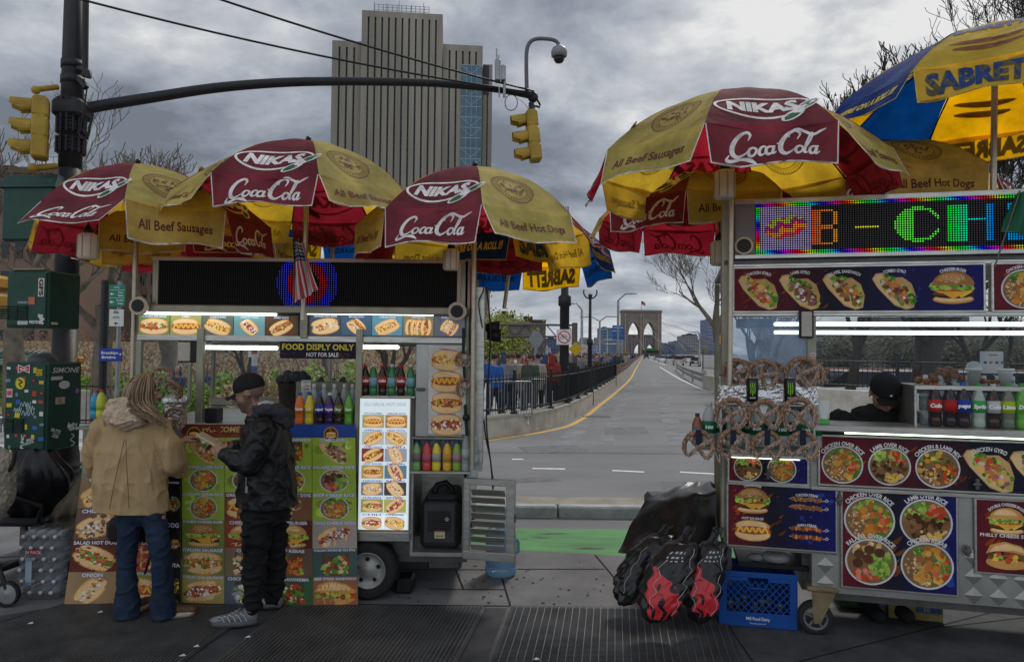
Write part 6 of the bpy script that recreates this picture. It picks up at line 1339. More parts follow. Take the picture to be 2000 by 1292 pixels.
H_=zc2-.085-zm1-.01;x1_=S(1600,900,-.02).x+.005;s=H_*.40;u=S(1650,905,-.02).x-x1_
def PX(uu):return S(uu,905,-.02).x-x1_
poster('menu_poster',x1_,SR-.02,zm1+.008,zc2-.085,-.02,[(bowl(0),PX(1645),H_*.42,s*1.02,'CHICKEN OVER RICE',s*1.12,.026,s*1.08),(bowl(1),PX(1737),H_*.43,s*1.02,'LAMB OVER RICE',s*1.12,.026,s*1.08),(bowl(2),PX(1831),H_*.43,s*1.04,'CHICKEN & LAMB MIX',s*1.14,.025,s*1.1),(gyro(0),PX(1932),H_*.45,s*1.2,'CHICKEN GYRO',s*1.4,.026,s*1.0),(gyro(1),PX(2025),H_*.45,s*1.2,'LAMB GYRO',s*1.4,.026,s*1.0)])
q=RB_('steel');q.bbox(xw-.01,SR,-.030,-.001,zm1-.035,zm1-.01,.004);rp('panel_rail',q)
zt4,zb4=S(1755,961,-.02).z,S(1755,1152,-.02).z;xa,xb=S(1646,1050,-.02).x,S(1868,1050,-.02).x;W_,H_=xb-xa,zt4-zb4;s=H_*.245
poster('menu_poster',xa,xb,zb4,zt4,-.02,[(bowl(0),W_*.24,H_*.70,s,'CHICKEN OVER RICE',s*1.1,.028,s*1.06),(bowl(1),W_*.74,H_*.71,s,'LAMB OVER RICE',s*1.1,.028,s*1.06),(bowl(4),W_*.25,H_*.27,s,'FALAFEL OVER RICE',s*1.1,.028,s*1.06),(bowl(3),W_*.745,H_*.27,s,'CHICKEN KEBAB',s*1.1,.028,s*1.06)])
xa=S(1908,1050,-.02).x;zt5,zb5=S(1950,977,-.02).z,S(1950,1118,-.02).z;W_,H_=SR-.05-xa,zt5-zb5;s=H_*.25
poster('menu_poster',xa,SR-.05,zb5,zt5,-.02,[(burger(1),.17,H_*.72,s*.95,'DOUBLE CHEESEBURGER',s*1.2,.018,s*.9),(xf(sandwich(),1.15),.18,H_*.26,s,'PHILLY CHEESE STEAK',None,.020,s*.95),(burger(0),.55,H_*.72,s*.9,'HAMBURGER',s*1.2,.018,s*.9),(hotdog(5),.55,H_*.26,s,'CHILI DOG',None,.020,s*.95)])
for u,v in((1890,1075),(1908,945),(1500,925),(1640,975)):
 p=S(u,v,-.03);q=RB_('steel_d');q.bbox(p.x-.012,p.x+.012,-.045,-.02,p.z-.035,p.z+.035,.005);q.bbox(p.x-.028,p.x+.02,-.05,-.03,p.z-.008,p.z+.008,.003);rp('latch',q)
xl_,xr_=S(1418,1000,-.02).x,S(1636,1000,-.02).x;zt6,zb6=S(1530,948,-.02).z,S(1530,1072,-.02).z;W_,H_=xr_-xl_-.02,zt6-zb6;s=H_*.26
q=RB_('steel_o');q.box(.0,xr_,.0,.55,zb6-.02,S(1500,892).z);wing=rp('wing_body',q)
poster('menu_poster',xl_+.015,xr_-.012,zb6+.008,zt6-.008,-.02,[(burger(0),W_*.23,H_*.72,s*1.02,'CHEESEBURGER',s*1.4,.015,s*.92),(hotdog(0),W_*.23,H_*.25,s*1.05,'HOT SAUSAGE',None,.015,s*.66),(xf(kebab(.25)+kebab(-.25),1.0),W_*.73,H_*.72,s*1.0,'CHICKEN KEBAB',s*3,.017,s*.5),(xf(kebab(.25,True)+kebab(-.25,True),1.0),W_*.73,H_*.26,s*1.0,'SHISH KEBAB',s*3,.017,s*.45)])
zt7,zb7=S(1500,893,-.02).z,S(1500,941,-.02).z;W_,H_=xw-.03-.03,zt7-zb7
poster('menu_poster',.035,xw-.03,zb7,zt7,-.02,[(bowl(1),W_*.24,H_*.55,H_*.56,None,None,0,0),(bowl(0),W_*.67,H_*.55,H_*.56,None,None,0,0)])
q=RB_('steel');q.bbox(.0,xw-.06,-.04,.5,S(1500,893).z,S(1500,885).z,.004);rp('wing_shelf',q)
q=RB_('ledstrip');q.box(.05,xw-.08,-.036,-.030,S(1500,891).z-.012,S(1500,891).z-.003);rp('led_strip',q)
q=RB_(mat('side_brown',(.14,.10,.06),.6));q.box(-.006,-.001,.02,1.3,S(1405,1072).z,S(1405,925).z);rp('side_panel',q)
q=RB_('black');q.bbox(.1,xw+.0,.10,.6,S(1500,1110,.1).z,S(1500,1100,.1).z,.005);rp('lower_shelf',q)
for a_,b_,c_ in((.02,.06,.10),(xw-.04,xw,.14)):q=RB_('steel_d');q.box(a_,b_,c_,.6,.25,zb6);rp('lower_post',q)
def caster(fr,u,v,y,r_,par):
 p=fr.at(u,v,y);q=MB('rubber');q.T=fr.M;q.lathe([(r_*.7,-.03),(r_*.95,-.035),(r_,-.02),(r_,.02),(r_*.95,.035),(r_*.7,.03)],(p.x,y,r_),28,axis='Y',cap=False);w_=q.build('wheel',par)
 q=MB(mat('caster_grey',(.12,.12,.13),.5,var=.2));q.T=fr.M;q.lathe([(r_*.72,-.028),(r_*.62,-.03),(r_*.58,-.015)],(p.x,y,r_),24,axis='Y',cap=False);q.lathe([(r_*.2,-.04),(.0,-.045)],(p.x,y,r_),12,axis='Y')
 for k in range(5):an=2*PI*k/5+.3;q.cyl((p.x+.15*r_*math.cos(an),y-.02,r_+.15*r_*math.sin(an)),(p.x+.65*r_*math.cos(an),y-.02,r_+.65*r_*math.sin(an)),.009,n=5)
 q.build('rim',w_)
 q=MB(mat('caster_fork',(.17,.13,.07),.6,.3,var=.4));q.T=fr.M;zt_=fr.at(u,1150,y).z
 q.add([(p.x-.015,y-.05,r_-.03),(p.x+.03,y-.05,r_-.02),(p.x+.12,y-.05,zt_),(p.x-.03,y-.05,zt_),(p.x-.015,y-.042,r_-.03),(p.x+.03,y-.042,r_-.02),(p.x+.12,y-.042,zt_),(p.x-.03,y-.042,zt_)],[(0,1,2,3),(7,6,5,4),(0,4,5,1),(1,5,6,2),(2,6,7,3),(3,7,4,0)])
 q.bbox(p.x-.06,p.x+.14,y-.06,y+.08,zt_,zt_+.03,.008);q.build('fork',w_)
caster(RF,1592,1212,.02,.112,rc);caster(RF,2080,1212,.05,.112,rc)
zs1=S(1880,752,.06).z;xs=S(1784,752,.06).x
q=RB_('steel');q.bbox(xs,SR-.08,.04,.42,zs1-.035,zs1,.005);q.box(xs,xs+.015,.04,.42,zc2,zs1-.035);rp('inner_shelf',q)
q=RB_('glass');q.box(xs+.01,SR-.1,.034,.037,zc2+.002,zs1-.04);rp('window_pane',q)
p=S(1937,700,.3);q=RB_('print');q.art(rect(p.x-.07,p.z-.045,p.x+.07,p.z+.05,(.60,.60,.60))+text('Square',p.x+.01,p.z+.02,.014,(.05,.05,.05))+sum([rect(p.x-.05+.035*i,p.z-.035,p.x-.03+.035*i,p.z-.018,c_)for i,c_ in enumerate([(.05,.08,.3),(.5,.2,.05),(.05,.15,.4),(.2,.2,.2)])],[]),lambda x,y,h:(x,.3-h,y),.0);q.box(p.x-.07,p.x+.07,.3005,.304,p.z-.1,p.z+.05,col=(.6,.6,.6));rp('card_sign',q)
zra=S(1500,752,-.05).z
# ----------------------------------------------------------
MAR=(.150,.045,.057);YLW=(.35,.325,.115);SYL=(.46,.36,.06);SBL=(.018,.045,.20)
DKT=(.10,.035,.03)
def umbrella(u,Y,zb,R_,rise,rot,kind,label,hv=.25,apex=None,pole=None,word='All Beef Sausages',seed=1,first=0,flare=None,poleb=1.3,pat=None,tilt=(0,0)):
 r=random.Random(seed);c=P(u,600,Y);c=Vector((c.x,Y,0));ap=P(apex or u,600,Y).x-c.x
 t=thing('umbrella',label,'umbrella',(c.x,Y,poleb),group='vendor umbrellas over the carts')
 def rimz(a):return tilt[0]*math.sin(a)+tilt[1]*math.cos(a)
 def rib(k,b):
  a=R(rot+45*k);rr=R_*b;z=zb+rise*(1-b**2.1)+rimz(a)*b
  return Vector((c.x+ap*(1-b)+rr*math.sin(a),c.y-rr*math.cos(a),z))
 L_=math.hypot(R_,rise)*1.03
 def surf(k):
  def f(x,y,h=0):
   b=max(.0,1-y/L_);p0,p1=rib(k,b),rib(k+1,b);w_=(p1-p0).length+1e-6;a=.5+x/w_
   p=p0.lerp(p1,a);s=4*a*(1-a);e=.006*math.sin(a*9+k*2+b*7)*b
   n=Vector((math.sin(R(rot+45*k+22.5)),-math.cos(R(rot+45*k+22.5)),R_*1.1/rise*.9)).normalized()
   p+=n*(-.030*s*b*b+.012*math.sin(b*5)*s+e+h)
   return p
  return f
 def grid_s(k):
  f=surf(k)
  def g(s_,q):
   b=1-q;w_=(rib(k+1,b)-rib(k,b)).length;return f((s_-.5)*w_,q*L_)
  return g
 cols=(MAR,YLW)if kind=='red' else(SYL,SBL)
 can=MB('fabric')
 for k in range(8):can.grid(grid_s(k),10,12,col=jit(cols[(pat or[(q_+first)%2 for q_ in range(8)])[k]],.08,r))
 can.use('fabprint');side=2*R_*math.sin(R(22.5));pt=pat or[(k+first)%2 for k in range(8)]
 for k in range(8):
  j=pt[k];f=surf(k);a=[]
  if kind=='red':a=xf(nikas((.62,.60,.58),tuple(c_*1.0 for c_ in MAR)),side*.074,side*.082,0,L_*.20)if j==0 else xf(seal(DKT,YLW),side*.23,side*.22,0,L_*.26)
  else:
   DB=(.02,.045,.16);a=text('SABRETT',0,L_*.40,side*.13,DB,w=side*.52,bold=.06)if j==0 else[]
   if j==0:a+=ell(0,L_*.24,side*.28,side*.035,(.14,.05,.02),18,rot=.06)+ell(.01,L_*.17,side*.26,side*.035,(.14,.05,.02),18,rot=.03)
  can.art(a,f,.004,eps=4e-5,maxlen=.07)
 can.build('canopy',t)
 for k in range(8):
  a0,a1=R(rot+45*k),R(rot+45*k+45);am=(a0+a1)/2;out_=Vector((math.sin(am),-math.cos(am),0));j=pt[k]
  fl=(flare or{}).get(k,r.uniform(-.02,.10));wv=r.uniform(.6,1.4);p0,p1=rib(k,1),rib(k+1,1);w_=(p1-p0).length;ph=r.uniform(0,6)
  def vf(x,y,h=0):
   q=-y/hv;a=.5+x/w_;p=p0.lerp(p1,a);s=4*a*(1-a)
   lift=fl*q;p=p+out_*(lift+.020*wv*math.sin(a*10+ph)*q+h)+Vector((0,0,-math.sqrt(max(0,(hv*q)**2-lift**2))+.016*math.sin(a*7+ph)*q*q))
   n0=.030*s;p+=out_*-.028*s*(1-q)*1.0
   p+=(p1-p0).normalized()*(.5-a)*.10*q*w_*.6
   return p
  m_=MB('fabric');m_.grid(lambda s_,q:vf((s_-.5)*w_,-q*hv),14,6,col=jit(cols[j],.08,r));m_.use('fabprint')
  if kind=='red' and j==0:a=xf(coca((.62,.60,.58)),w_*.068,w_*.068,0,-hv*.55)
  elif kind=='red':a=text(word,0,-hv*.66,hv*.24,DKT,w=w_*.76,bold=.02)
  elif j==0:a=text('SABRETT',0,-hv*.80,hv*.58,(.02,.045,.16),w=w_*.82,bold=.05,outline=(.10,.09,.04),orad=.012)
  else:a=text("WE'RE ON A ROLL !!!",0,-hv*.62,hv*.24,(.60,.46,.06),w=w_*.78,bold=.05,shear=.15)
  m_.art(a,vf,.003,eps=2e-5,maxlen=.07)
  e_=(.55,.54,.52)if kind=='red' else((.5,.42,.1)if j else(.45,.36,.06))
  m_.art(rect(-w_/2,-hv,w_/2,-hv*.965,e_)+rect(-w_/2,-hv,-w_*.49,0,e_)+rect(w_*.49,-hv,w_/2,0,e_),vf,.0025,maxlen=.06)
  m_.build('valance',t)
 for k in range(8):
  m_=MB('blackm');m_.tube([rib(k,b)-Vector((0,0,.014))for b in(.05,.3,.6,.85,1.0)],.006,5);m_.build('rib',t)
 pm=MB(mat('umbrella_pole',(.40,.36,.28),.35,.6,var=.2));px_=(P(pole[0],pole[1],Y).x if pole else c.x+ap);top=Vector((c.x+ap,Y,zb+rise+.02))
 pm.cyl((px_,Y,poleb),top,.019,n=12);pm.build('pole',t)
 m_=MB('black');m_.ball(top+Vector((0,0,.03)),.022,8);m_.use(cm((.3,.03,.04),.6));m_.lathe([(.07,0),(.04,.014),(.0,.018)],top-Vector((0,0,.008)),12);m_.build('finial',t)
 return t
umbrella(305,5.38,2.86,.83,.42,13,'red','maroon and yellow umbrella farthest left over the left cart, its yellow flap hanging low',apex=262,pole=(262,600),seed=3,first=1,hv=.27,poleb=1.25,flare={7:.20,0:.02,1:.05,6:.05})
umbrella(588,5.13,2.975,.88,.42,22.7,'red','middle maroon and yellow umbrella, highest of the three on the left cart',apex=596,pole=(592,600),seed=4,first=1,hv=.20,poleb=2.1,flare={7:.03,0:.10,1:.1,6:.1})
umbrella(924,5.25,2.81,.88,.44,6.4,'red','maroon and yellow umbrella at the right end of the left cart',pole=(922,900),seed=6,first=1,hv=.25,poleb=1.0,flare={7:.05,0:.12,1:.16,6:.02},word='All Beef Hot Dogs')
umbrella(374,6.5,2.90,.95,.40,-22.5,'red','shaded maroon and yellow umbrella behind the leftmost one',seed=8,first=1,hv=.25,poleb=1.4,flare={0:.02,5:.0,6:.0})
umbrella(647,6.8,3.08,.80,.40,-22.5,'blue','yellow and blue umbrella behind the middle one on the left cart',seed=9,first=1,hv=.24,poleb=1.4,flare={0:.02})
umbrella(1010,6.7,2.86,.88,.42,-4,'blue','yellow and blue umbrella hanging out right behind the left cart',seed=10,first=0,hv=.26,poleb=2.3,flare={7:.02,0:.04},tilt=(0,.06),pole=(985,560),pat=[0,1,1,0,1,0,0,1])
umbrella(1433,4.76,3.185,.96,.46,-27,'red','big maroon and yellow umbrella over the left end of the right cart',apex=1430,pole=(1424,700),seed=11,first=0,hv=.25,poleb=1.2,flare={7:.10,0:.04,6:.1,1:.12})
umbrella(1923,4.58,3.57,.91,.46,-56,'blue','yellow and blue umbrella cut off by the right edge of the view',apex=1950,pole=(1936,600),seed=12,first=0,hv=.20,poleb=2.15,flare={0:.03,7:.10})
umbrella(1372,6.08,3.12,.94,.42,-22.5,'red','shaded maroon and yellow umbrella behind the big one on the right cart',seed=14,first=1,hv=.25,poleb=2.4,pole=(1440,500),word='All Beef Hot Dogs',flare={0:.0,4:.0,5:.02,3:0},pat=[1,0,1,0,0,0,1,0])
umbrella(1701,5.9,3.27,1.0,.42,-22.5,'red','shaded yellow and maroon umbrella behind the blue and yellow one',seed=15,first=1,hv=.26,poleb=2.4,word='All Beef Hot Dogs',flare={0:.0})
def hang_lamp(u,v0,v1,Y,label,vt):
 p=P(u,v0,Y);q=P(u,v1,Y);top=P(u,vt,Y);t=thing('hanging_lamp',label,'lamp',q,group='caged lamps under the umbrellas');h=p.z-q.z;r_=h*.36
 m_=MB(mat('lamp_diffuser',(.55,.47,.36),.4,var=.1));m_.lathe([(r_*.55,h),(r_*.9,h*.93),(r_,h*.85),(r_,h*.1),(r_*.86,0),(0,0)],q,16);m_.build('shade',t)
 m_=MB(mat('lamp_cage',(.30,.24,.17),.5));
 for k in range(8):a=2*PI*k/8;m_.cyl((q.x+r_*1.03*math.cos(a),q.y+r_*1.03*math.sin(a),q.z+h*.05),(q.x+r_*1.03*math.cos(a),q.y+r_*1.03*math.sin(a),q.z+h*.9),.003,n=4)
 m_.build('cage',t);m_=MB('black');m_.lathe([(r_*.5,h),(r_*.5,h*1.12),(.012,h*1.3),(.006,h*1.35)],q,12);m_.cyl((q.x,q.y,q.z+h*1.3),top,.004,n=5);m_.build('socket',t)
hang_lamp(171,455,506,4.75,'caged lamp hanging under the leftmost umbrella',400);hang_lamp(881,486,528,4.9,'caged lamp in front of the right end of the left sign',425)
hang_lamp(1415,332,388,4.55,'caged lamp on the pole under the big right umbrella',300);hang_lamp(1405,470,518,5.3,'second caged lamp lower beside the right cart post',410)
def flag(pts,Y,cols,name,label,pole):
 t=thing(name,label,'flag',P(pole[0][0],pole[0][1],Y));A_,B_,C_,D_=[P(u,v,Y)for u,v in pts]
 def f(s,q):
  p=A_.lerp(B_,s).lerp(D_.lerp(C_,s),q);p.y+=.03*math.sin(s*9+q*3)+.012*math.sin(s*21);return p
 m_=MB(mat('flag_cloth',(1,1,1),.8,attr=True,var=.12));m_.grid(f,26,39,colfn=cols);m_.build('cloth',t)
 m_=MB('steel_d');m_.cyl(P(*pole[0],Y),P(*pole[1],Y),.005,n=6);m_.build('staff',t)
def us(s,q):
 if q<.36 and s<.8:
  return(.5,.5,.52)if(int(s*22)+int(q*30))%2==0 and(int(s*22)%2)else(.02,.025,.07)
 return(.42,.05,.07)if int(s*11+.5)%2==0 else(.52,.50,.49)
flag([(571,466),(591,474),(622,566),(574,592)],5.02,us,'flag','small american flag hanging in front of the dark light-bulb sign',((571,600),(583,465)))
flag([(1990,376),(2030,366),(2060,470),(1956,452)],4.3,lambda s,q:(.55,.40,.03)if abs(s-.6)+abs(q-.45)<.28 else(.012,.10,.05),'flag','green flag with yellow diamond at the right edge',((1943,520),(1992,372)))
# ----------------------------------------------------------
def bottle(kind,liquid,label,cap,name='soda_bottle',h=.24,r_=.034,clear=False,lt='',ltc=(.8,.8,.78)):
 """prototype: body (with liquid), label, cap; made at the origin and copied"""
 t=thing(name,'x','bottle',(0,0,0));k=h/.24
 prof=[(.0,.0),(r_*.80,.0),(r_*.98,.012),(r_*.95,.035),(r_*.86,.06*k),(r_,.085*k),(r_,.145*k),(r_*.97,.155*k),(r_*.72,.185*k),(r_*.42,.212*k),(r_*.36,.222*k)]
 if kind=='water':prof=[(.0,.0),(r_*.9,.0),(r_,.01),(r_,.05),(r_*.94,.055),(r_,.06),(r_,.15*k),(r_*.9,.17*k),(r_*.6,.20*k),(r_*.38,.215*k),(r_*.36,.222*k)]
 q=MB(mat('bottle_%s_%02d%02d%02d'%(('c' if clear else 'l'),*[int(c*99)for c in liquid]),liquid,.12,var=.05,coat=.3,alpha=.45 if clear else None));q.lathe(prof,(0,0,0),16);q.build('bottle_body',t,local=True)
 q=MB('print');z0,z1=(.082*k,.147*k)if kind!='water' else(.07*k,.135*k)
 q.lathe([(r_*1.015,z0),(r_*1.02,z1)],(0,0,0),16,col=label)
 if lt:q.art(text(lt,0,(z0+z1)/2-.009,.020,ltc,w=min(.062,len(lt)*.016),bold=.05,shear=.15),lambda x,y,hh:(math.sin(x/r_)*(r_*1.03+hh),-math.cos(x/r_)*(r_*1.03+hh),y),.0006)
 q.build('label',t,local=True)
 q=MB(cm(cap,.4));q.lathe([(r_*.40,.218*k),(r_*.42,.221*k),(r_*.42,.238*k),(r_*.38,.24*k),(0,.24*k)],(0,0,0),12);q.build('cap',t,local=True)
 return t
PR={}
def place(key,p,rz,label,group,*args,sc=None,**kw):
 if key not in PR:PR[key]=o=bottle(*args,**kw);o.location=p;o.rotation_euler=(0,0,rz)
 else:o=copy_tree(PR[key],None,p,rz)
 o.scale=(sc or 1,)*3
 o['label']=label;o['group']=group;return o
COLA=('soda',(.022,.008,.006),(.42,.03,.03),(.38,.02,.02));
ordn=['first','second','third','fourth','fifth','sixth','seventh','eighth','ninth','tenth','eleventh','twelfth']
g='bottles on the shelf above the lit board'
for i,u in enumerate((713,729,747,765,783,802)):
 p=LF.w((LF.at(u,765,.03).x,.03,zs));
 if i%2==0:place('cola',p,0,'dark cola bottle with red label, %s from the left above the lit hot dog board'%ordn[i],g,*COLA,h=.235,r_=.034,lt='Coke')
 else:place('spark',p,0,'green mineral water bottle, %s from the left above the lit hot dog board'%ordn[i],g,'water',(.02,.16,.05),(.20,.34,.42),(.5,.52,.5),h=.24,r_=.033)
g='soda bottles on the counter by the olive panel'
for i,(u,key,liq,lab,cap,lt,nm)in enumerate([(585,'orange',(.60,.13,.02),(.62,.16,.03),(.02,.07,.35),'Fanta','orange soda bottle with blue cap beside the man in black'),(604,'lemon',(.60,.45,.02),(.62,.50,.03),(.02,.07,.30),'C4','yellow soda bottle with blue cap on the left counter'),(624,'pepsi',(.02,.01,.02),(.02,.05,.30),(.02,.10,.40),'pepsi','dark bottle with blue label on the left counter'),(643,'grape',(.04,.01,.07),(.10,.04,.30),(.55,.55,.55),'Purple','purple soda bottle on the left counter'),(661,'ginger',(.03,.02,.01),(.14,.13,.04),(.02,.02,.02),'Dry','dark bottle with olive label on the left counter'),(681,'dew',(.10,.33,.03),(.12,.36,.04),(.05,.25,.03),'Dew','green soda bottle at the right end of the left counter')]):
 place(key,LF.w((LF.at(u,826,.0).x,.0,zc)),0,nm,g,'soda',liq,lab,cap,lt=lt,h=.24,r_=.035)
g='clear bottles behind the soda on the left counter'
for i,u in enumerate((592,612,632,652,672,688)):place('clear',LF.w((LF.at(u,815,.12).x,.12,zc)),0,'clear plastic bottle, %s from the left in the back row of the left counter'%ordn[i],g,'water',(.5,.55,.55),(.35,.40,.38),(.62,.55,.55),clear=True,h=.30,r_=.034)
g='juice bottles over the generator'
for i,(u,key,liq,lab,nm)in enumerate([(813,'j1',(.16,.33,.10),(.20,.14,.15),'green juice bottle, far left on the shelf over the generator'),(833,'j2',(.50,.05,.06),(.45,.10,.14),'red juice bottle over the generator'),(852,'j3',(.62,.50,.03),(.30,.32,.30),'yellow juice bottle over the generator'),(873,'j4',(.62,.34,.03),(.50,.26,.06),'orange juice bottle over the generator'),(892,'j5',(.20,.33,.05),(.35,.20,.25),'green and pink juice bottle, last before the water bottles')]):
 place(key,LF.w((LF.at(u,917,.02).x,.02,zm)),0,nm,g,'water',liq,lab,(.03,.06,.20),h=.225,r_=.034)
g='water bottles beside the juice'
for i,(u,y,zz,sc)in enumerate(((910,.0,zm,0),(920,.10,zm,0),(926,-.02,zm-.04,0),(934,.12,zm-.02,0))):place('clear',LF.w((LF.at(u,917,y).x,y,zz)),0,['clear water bottle right of the green and pink juice','clear water bottle half hidden at the cart corner','short clear water bottle over the louvred door, lowest of the four','clear water bottle hanging outermost at the cart corner'][i],g)
for i,u in enumerate((825,845,866,884)):place('clear',LF.w((LF.at(u,900,.14).x,.14,zm)),0,'clear water bottle, %s from the left in the row behind the juice'%ordn[i],'water bottles behind the juice')
g='soda bottles in the right cart window'
for i,(u,key,liq,lab,cap,lt,nm)in enumerate([(1826,'cola',0,0,0,'','dark bottle with red label and red cap in the right cart window'),(1855,'zero',(.02,.01,.01),(.34,.02,.02),(.02,.02,.02),'','dark bottle with plain red label and black cap in the right cart window'),(1881,'pepsi',0,0,0,'','dark bottle with blue label and blue cap in the right cart window'),(1911,'sprite',(.30,.36,.30),(.04,.30,.08),(.03,.28,.06),'Sprite','clear soda bottle with green label in the right cart window'),(1940,'diet',(.03,.015,.012),(.42,.42,.42),(.45,.45,.45),'Coke','dark bottle with silver label in the right cart window'),(1968,'lime',(.12,.14,.10),(.32,.40,.02),(.05,.28,.05),'Lime','bottle with round yellow lime label in the right cart window'),(1996,'dew',0,0,0,'','green soda bottle at the right edge of the picture')]):
 p=RF.w((S(u,840,.06).x,.06,zc2))
 if key in PR:place(key,p,RF.yaw,nm,g,sc=1.22)
 else:place(key,p,RF.yaw,nm,g,'soda',liq,lab,cap,lt=lt,h=.235,r_=.035,sc=1.22)
for i,u in enumerate((1808,1837,1864,1892,1922,1950,1978)):place('clear',RF.w((S(u,835,.15).x,.15,zc2)),RF.yaw,'clear plastic bottle, %s from the left in the back row of the right window'%ordn[i],'clear bottles in the back row of the right window',sc=1.12)
zr_=S(1500,872,-.05).z;zr1=S(1500,785,-.05).z
q=RB_('steel_o');xl0=S(1358,860,-.1).x
q.bbox(xl0,xw-.06,-.20,.12,zr_-.02,zr_,.004);rack=rp('bottle_rack',q)
q=RB_('glass');q.box(xl0,xw-.06,-.205,-.20,zr_,zr_+.07);rp('rack_pane',q)
q=RB_('steel');q.bbox(S(1405,790,-.1).x,xw-.04,-.22,.12,zr1-.015,zr1,.004);
for u in(1408,1590):x_=S(u,800,-.2).x;q.bbox(x_-.008,x_+.008,-.21,-.195,zr_,zr1,.003)
rp('rack_top',q)
g='water bottles in the rack behind the pretzels'
for i,(u,y)in enumerate(((1385,-.1),(1403,-.02),(1437,-.1),(1462,-.02),(1478,-.1),(1506,-.02),(1527,-.1),(1550,-.02),(1572,-.1),(1592,-.02))):
 p=RF.w((S(u,868,y).x,y,zr_))
 place('wbig',p,RF.yaw,'big clear water bottle, %s from the left behind the hanging pretzels'%ordn[i],g,'water',(.5,.54,.55),(.02,.14,.06),(.48,.42,.42),clear=True,h=.30,r_=.046,lt='100')
place('iced',RF.w((S(1362,868,-.12).x,-.12,zr_)),RF.yaw,'brown iced tea bottle with dark blue cap at the left end of the rack','iced tea bottle','water',(.20,.07,.03),(.06,.12,.25),(.02,.03,.15),h=.22,r_=.036)
t=thing('foil_tray','crumpled foil wrapped tray under the top row of pretzels','foil tray',RF.w((S(1500,780,-.05).x,-.05,zr1)));q=MB(mat('foil',(.62,.62,.62),.22,.95,var=.1,bump=.9,bscale=38));q.T=RF.M
xa,xb=S(1406,770,-.2).x,S(1600,770,-.2).x;zf=S(1500,755,-.2).z;rr_=random.Random(4)
def tray(s_,q_):
 a=s_*2*PI;n=6;cx_=abs(math.cos(a))**(2/n)*math.copysign(1,math.cos(a));sy_=abs(math.sin(a))**(2/n)*math.copysign(1,math.sin(a))
 e=1+.03*math.sin(a*13+q_*9)+.02*math.sin(a*29);return((xa+xb)/2+cx_*(xb-xa)/2*(1-.03*q_)*e,-.04+sy_*.15*e,zr1+.002+(zf-zr1)*q_+.004*math.sin(a*17))
q.grid(tray,72,5,smooth=False);q.add([tray(i/72,1.0)for i in range(72)],[tuple(range(72))]);q.build('foil',t)
def can_(u,v0,v1,label):
 z1_,z0_=S(u,v0,-.20).z,S(u,v1,-.20).z;x_=S(u,(v0+v1)/2,-.20).x;t=thing('energy_drink_can',label,'can',RF.w((x_,-.21,z0_)),RF.yaw,group='black energy drink cans on the foil tray');h=z1_-z0_;r_=h*.235
 q=MB(mat('can_black',(.012,.012,.013),.3,.3));q.lathe([(r_*.8,0),(r_,.01),(r_,h*.9),(r_*.8,h*.98)],(0,0,0),20);q.use('steel');q.lathe([(r_*.82,h*.975),(r_*.8,h),(0,h*.985)],(0,0,0),20);q.build('can_body',t,local=True)
 q=MB('print');a=[]
 for k,x in enumerate((-.35,0,.35)):a+=stroke([(x,.75,.6),(x-.05,.45,1),(x+.06,.15,.8),(x-.02,-.25-.15*(k==1),1.1),(x+.02,-.45-.2*(k==1),.1)],.17,(.20,.45,.03))
 a+=rect(-.45,.62,.45,.70,(.20,.45,.03));a+=text('MONSTER',0,-.88,.14,(.6,.6,.6),w=1.0,bold=.03)
 q.art(xf(a,r_*.95,h*.40,0,h*.5),lambda x,y,hh:(math.sin(x/r_)*(r_*1.01+hh),-math.cos(x/r_)*(r_*1.01+hh),y),.0004);q.build('claw_mark',t,local=True)
can_(1469,737,784,'black can with green claw mark, left one on the foil tray');can_(1542,737,784,'black can with green claw mark, right one on the foil tray')
def pretzel(name='soft_pretzel'):
 t=thing(name,'x','pretzel',(0,0,0));q=MB(mat('pretzel_crust',(.13,.055,.025),.45,var=.35,scale=16,col2=(.27,.15,.085),bump=.3));pts=[]
 for k in range(49):
  a=R(-52+284*k/48);pts.append((math.cos(a)*.100*(1-.08*math.sin(a)),.012*math.sin(a*2),math.sin(a)*.104))
 A_=[(-.062,.0,-.084),(-.028,-.012,-.045),(.006,-.022,-.005),(.045,-.02,.028),(.072,-.016,.05)]
 B_=[(.062,.0,-.084),(.028,-.006,-.045),(-.006,.006,-.005),(-.045,-.008,.028),(-.072,-.014,.05)]
 q.tube(pts,[.0165+.003*math.sin(PI*k/48)for k in range(49)],9);q.tube(spline(A_,5),.0145,8);q.tube(spline(B_,5),.0145,8)
 r=random.Random(3);al=pts+spline(A_,5)+spline(B_,5);q.build('dough',t,local=True)
 s=MB(mat('salt',(.56,.50,.44),.8,var=.1))
 for k in range(800):
  p=Vector(r.choice(al));d=Vector((r.gauss(0,.7),r.uniform(-1,-.15),r.gauss(0,.7))).normalized();q_=p+d*.0180;z=.0024*r.uniform(.6,1.4);u_=d.orthogonal().normalized()*z;v_=d.cross(u_)
  s.add([q_-u_-v_,q_+u_-v_,q_+u_+v_,q_-u_+v_,q_+d*z*1.2],[(0,1,4),(1,2,4),(2,3,4),(3,0,4)])
 s.build('salt',t,local=True);return t
pz0=pretzel();used=[False]
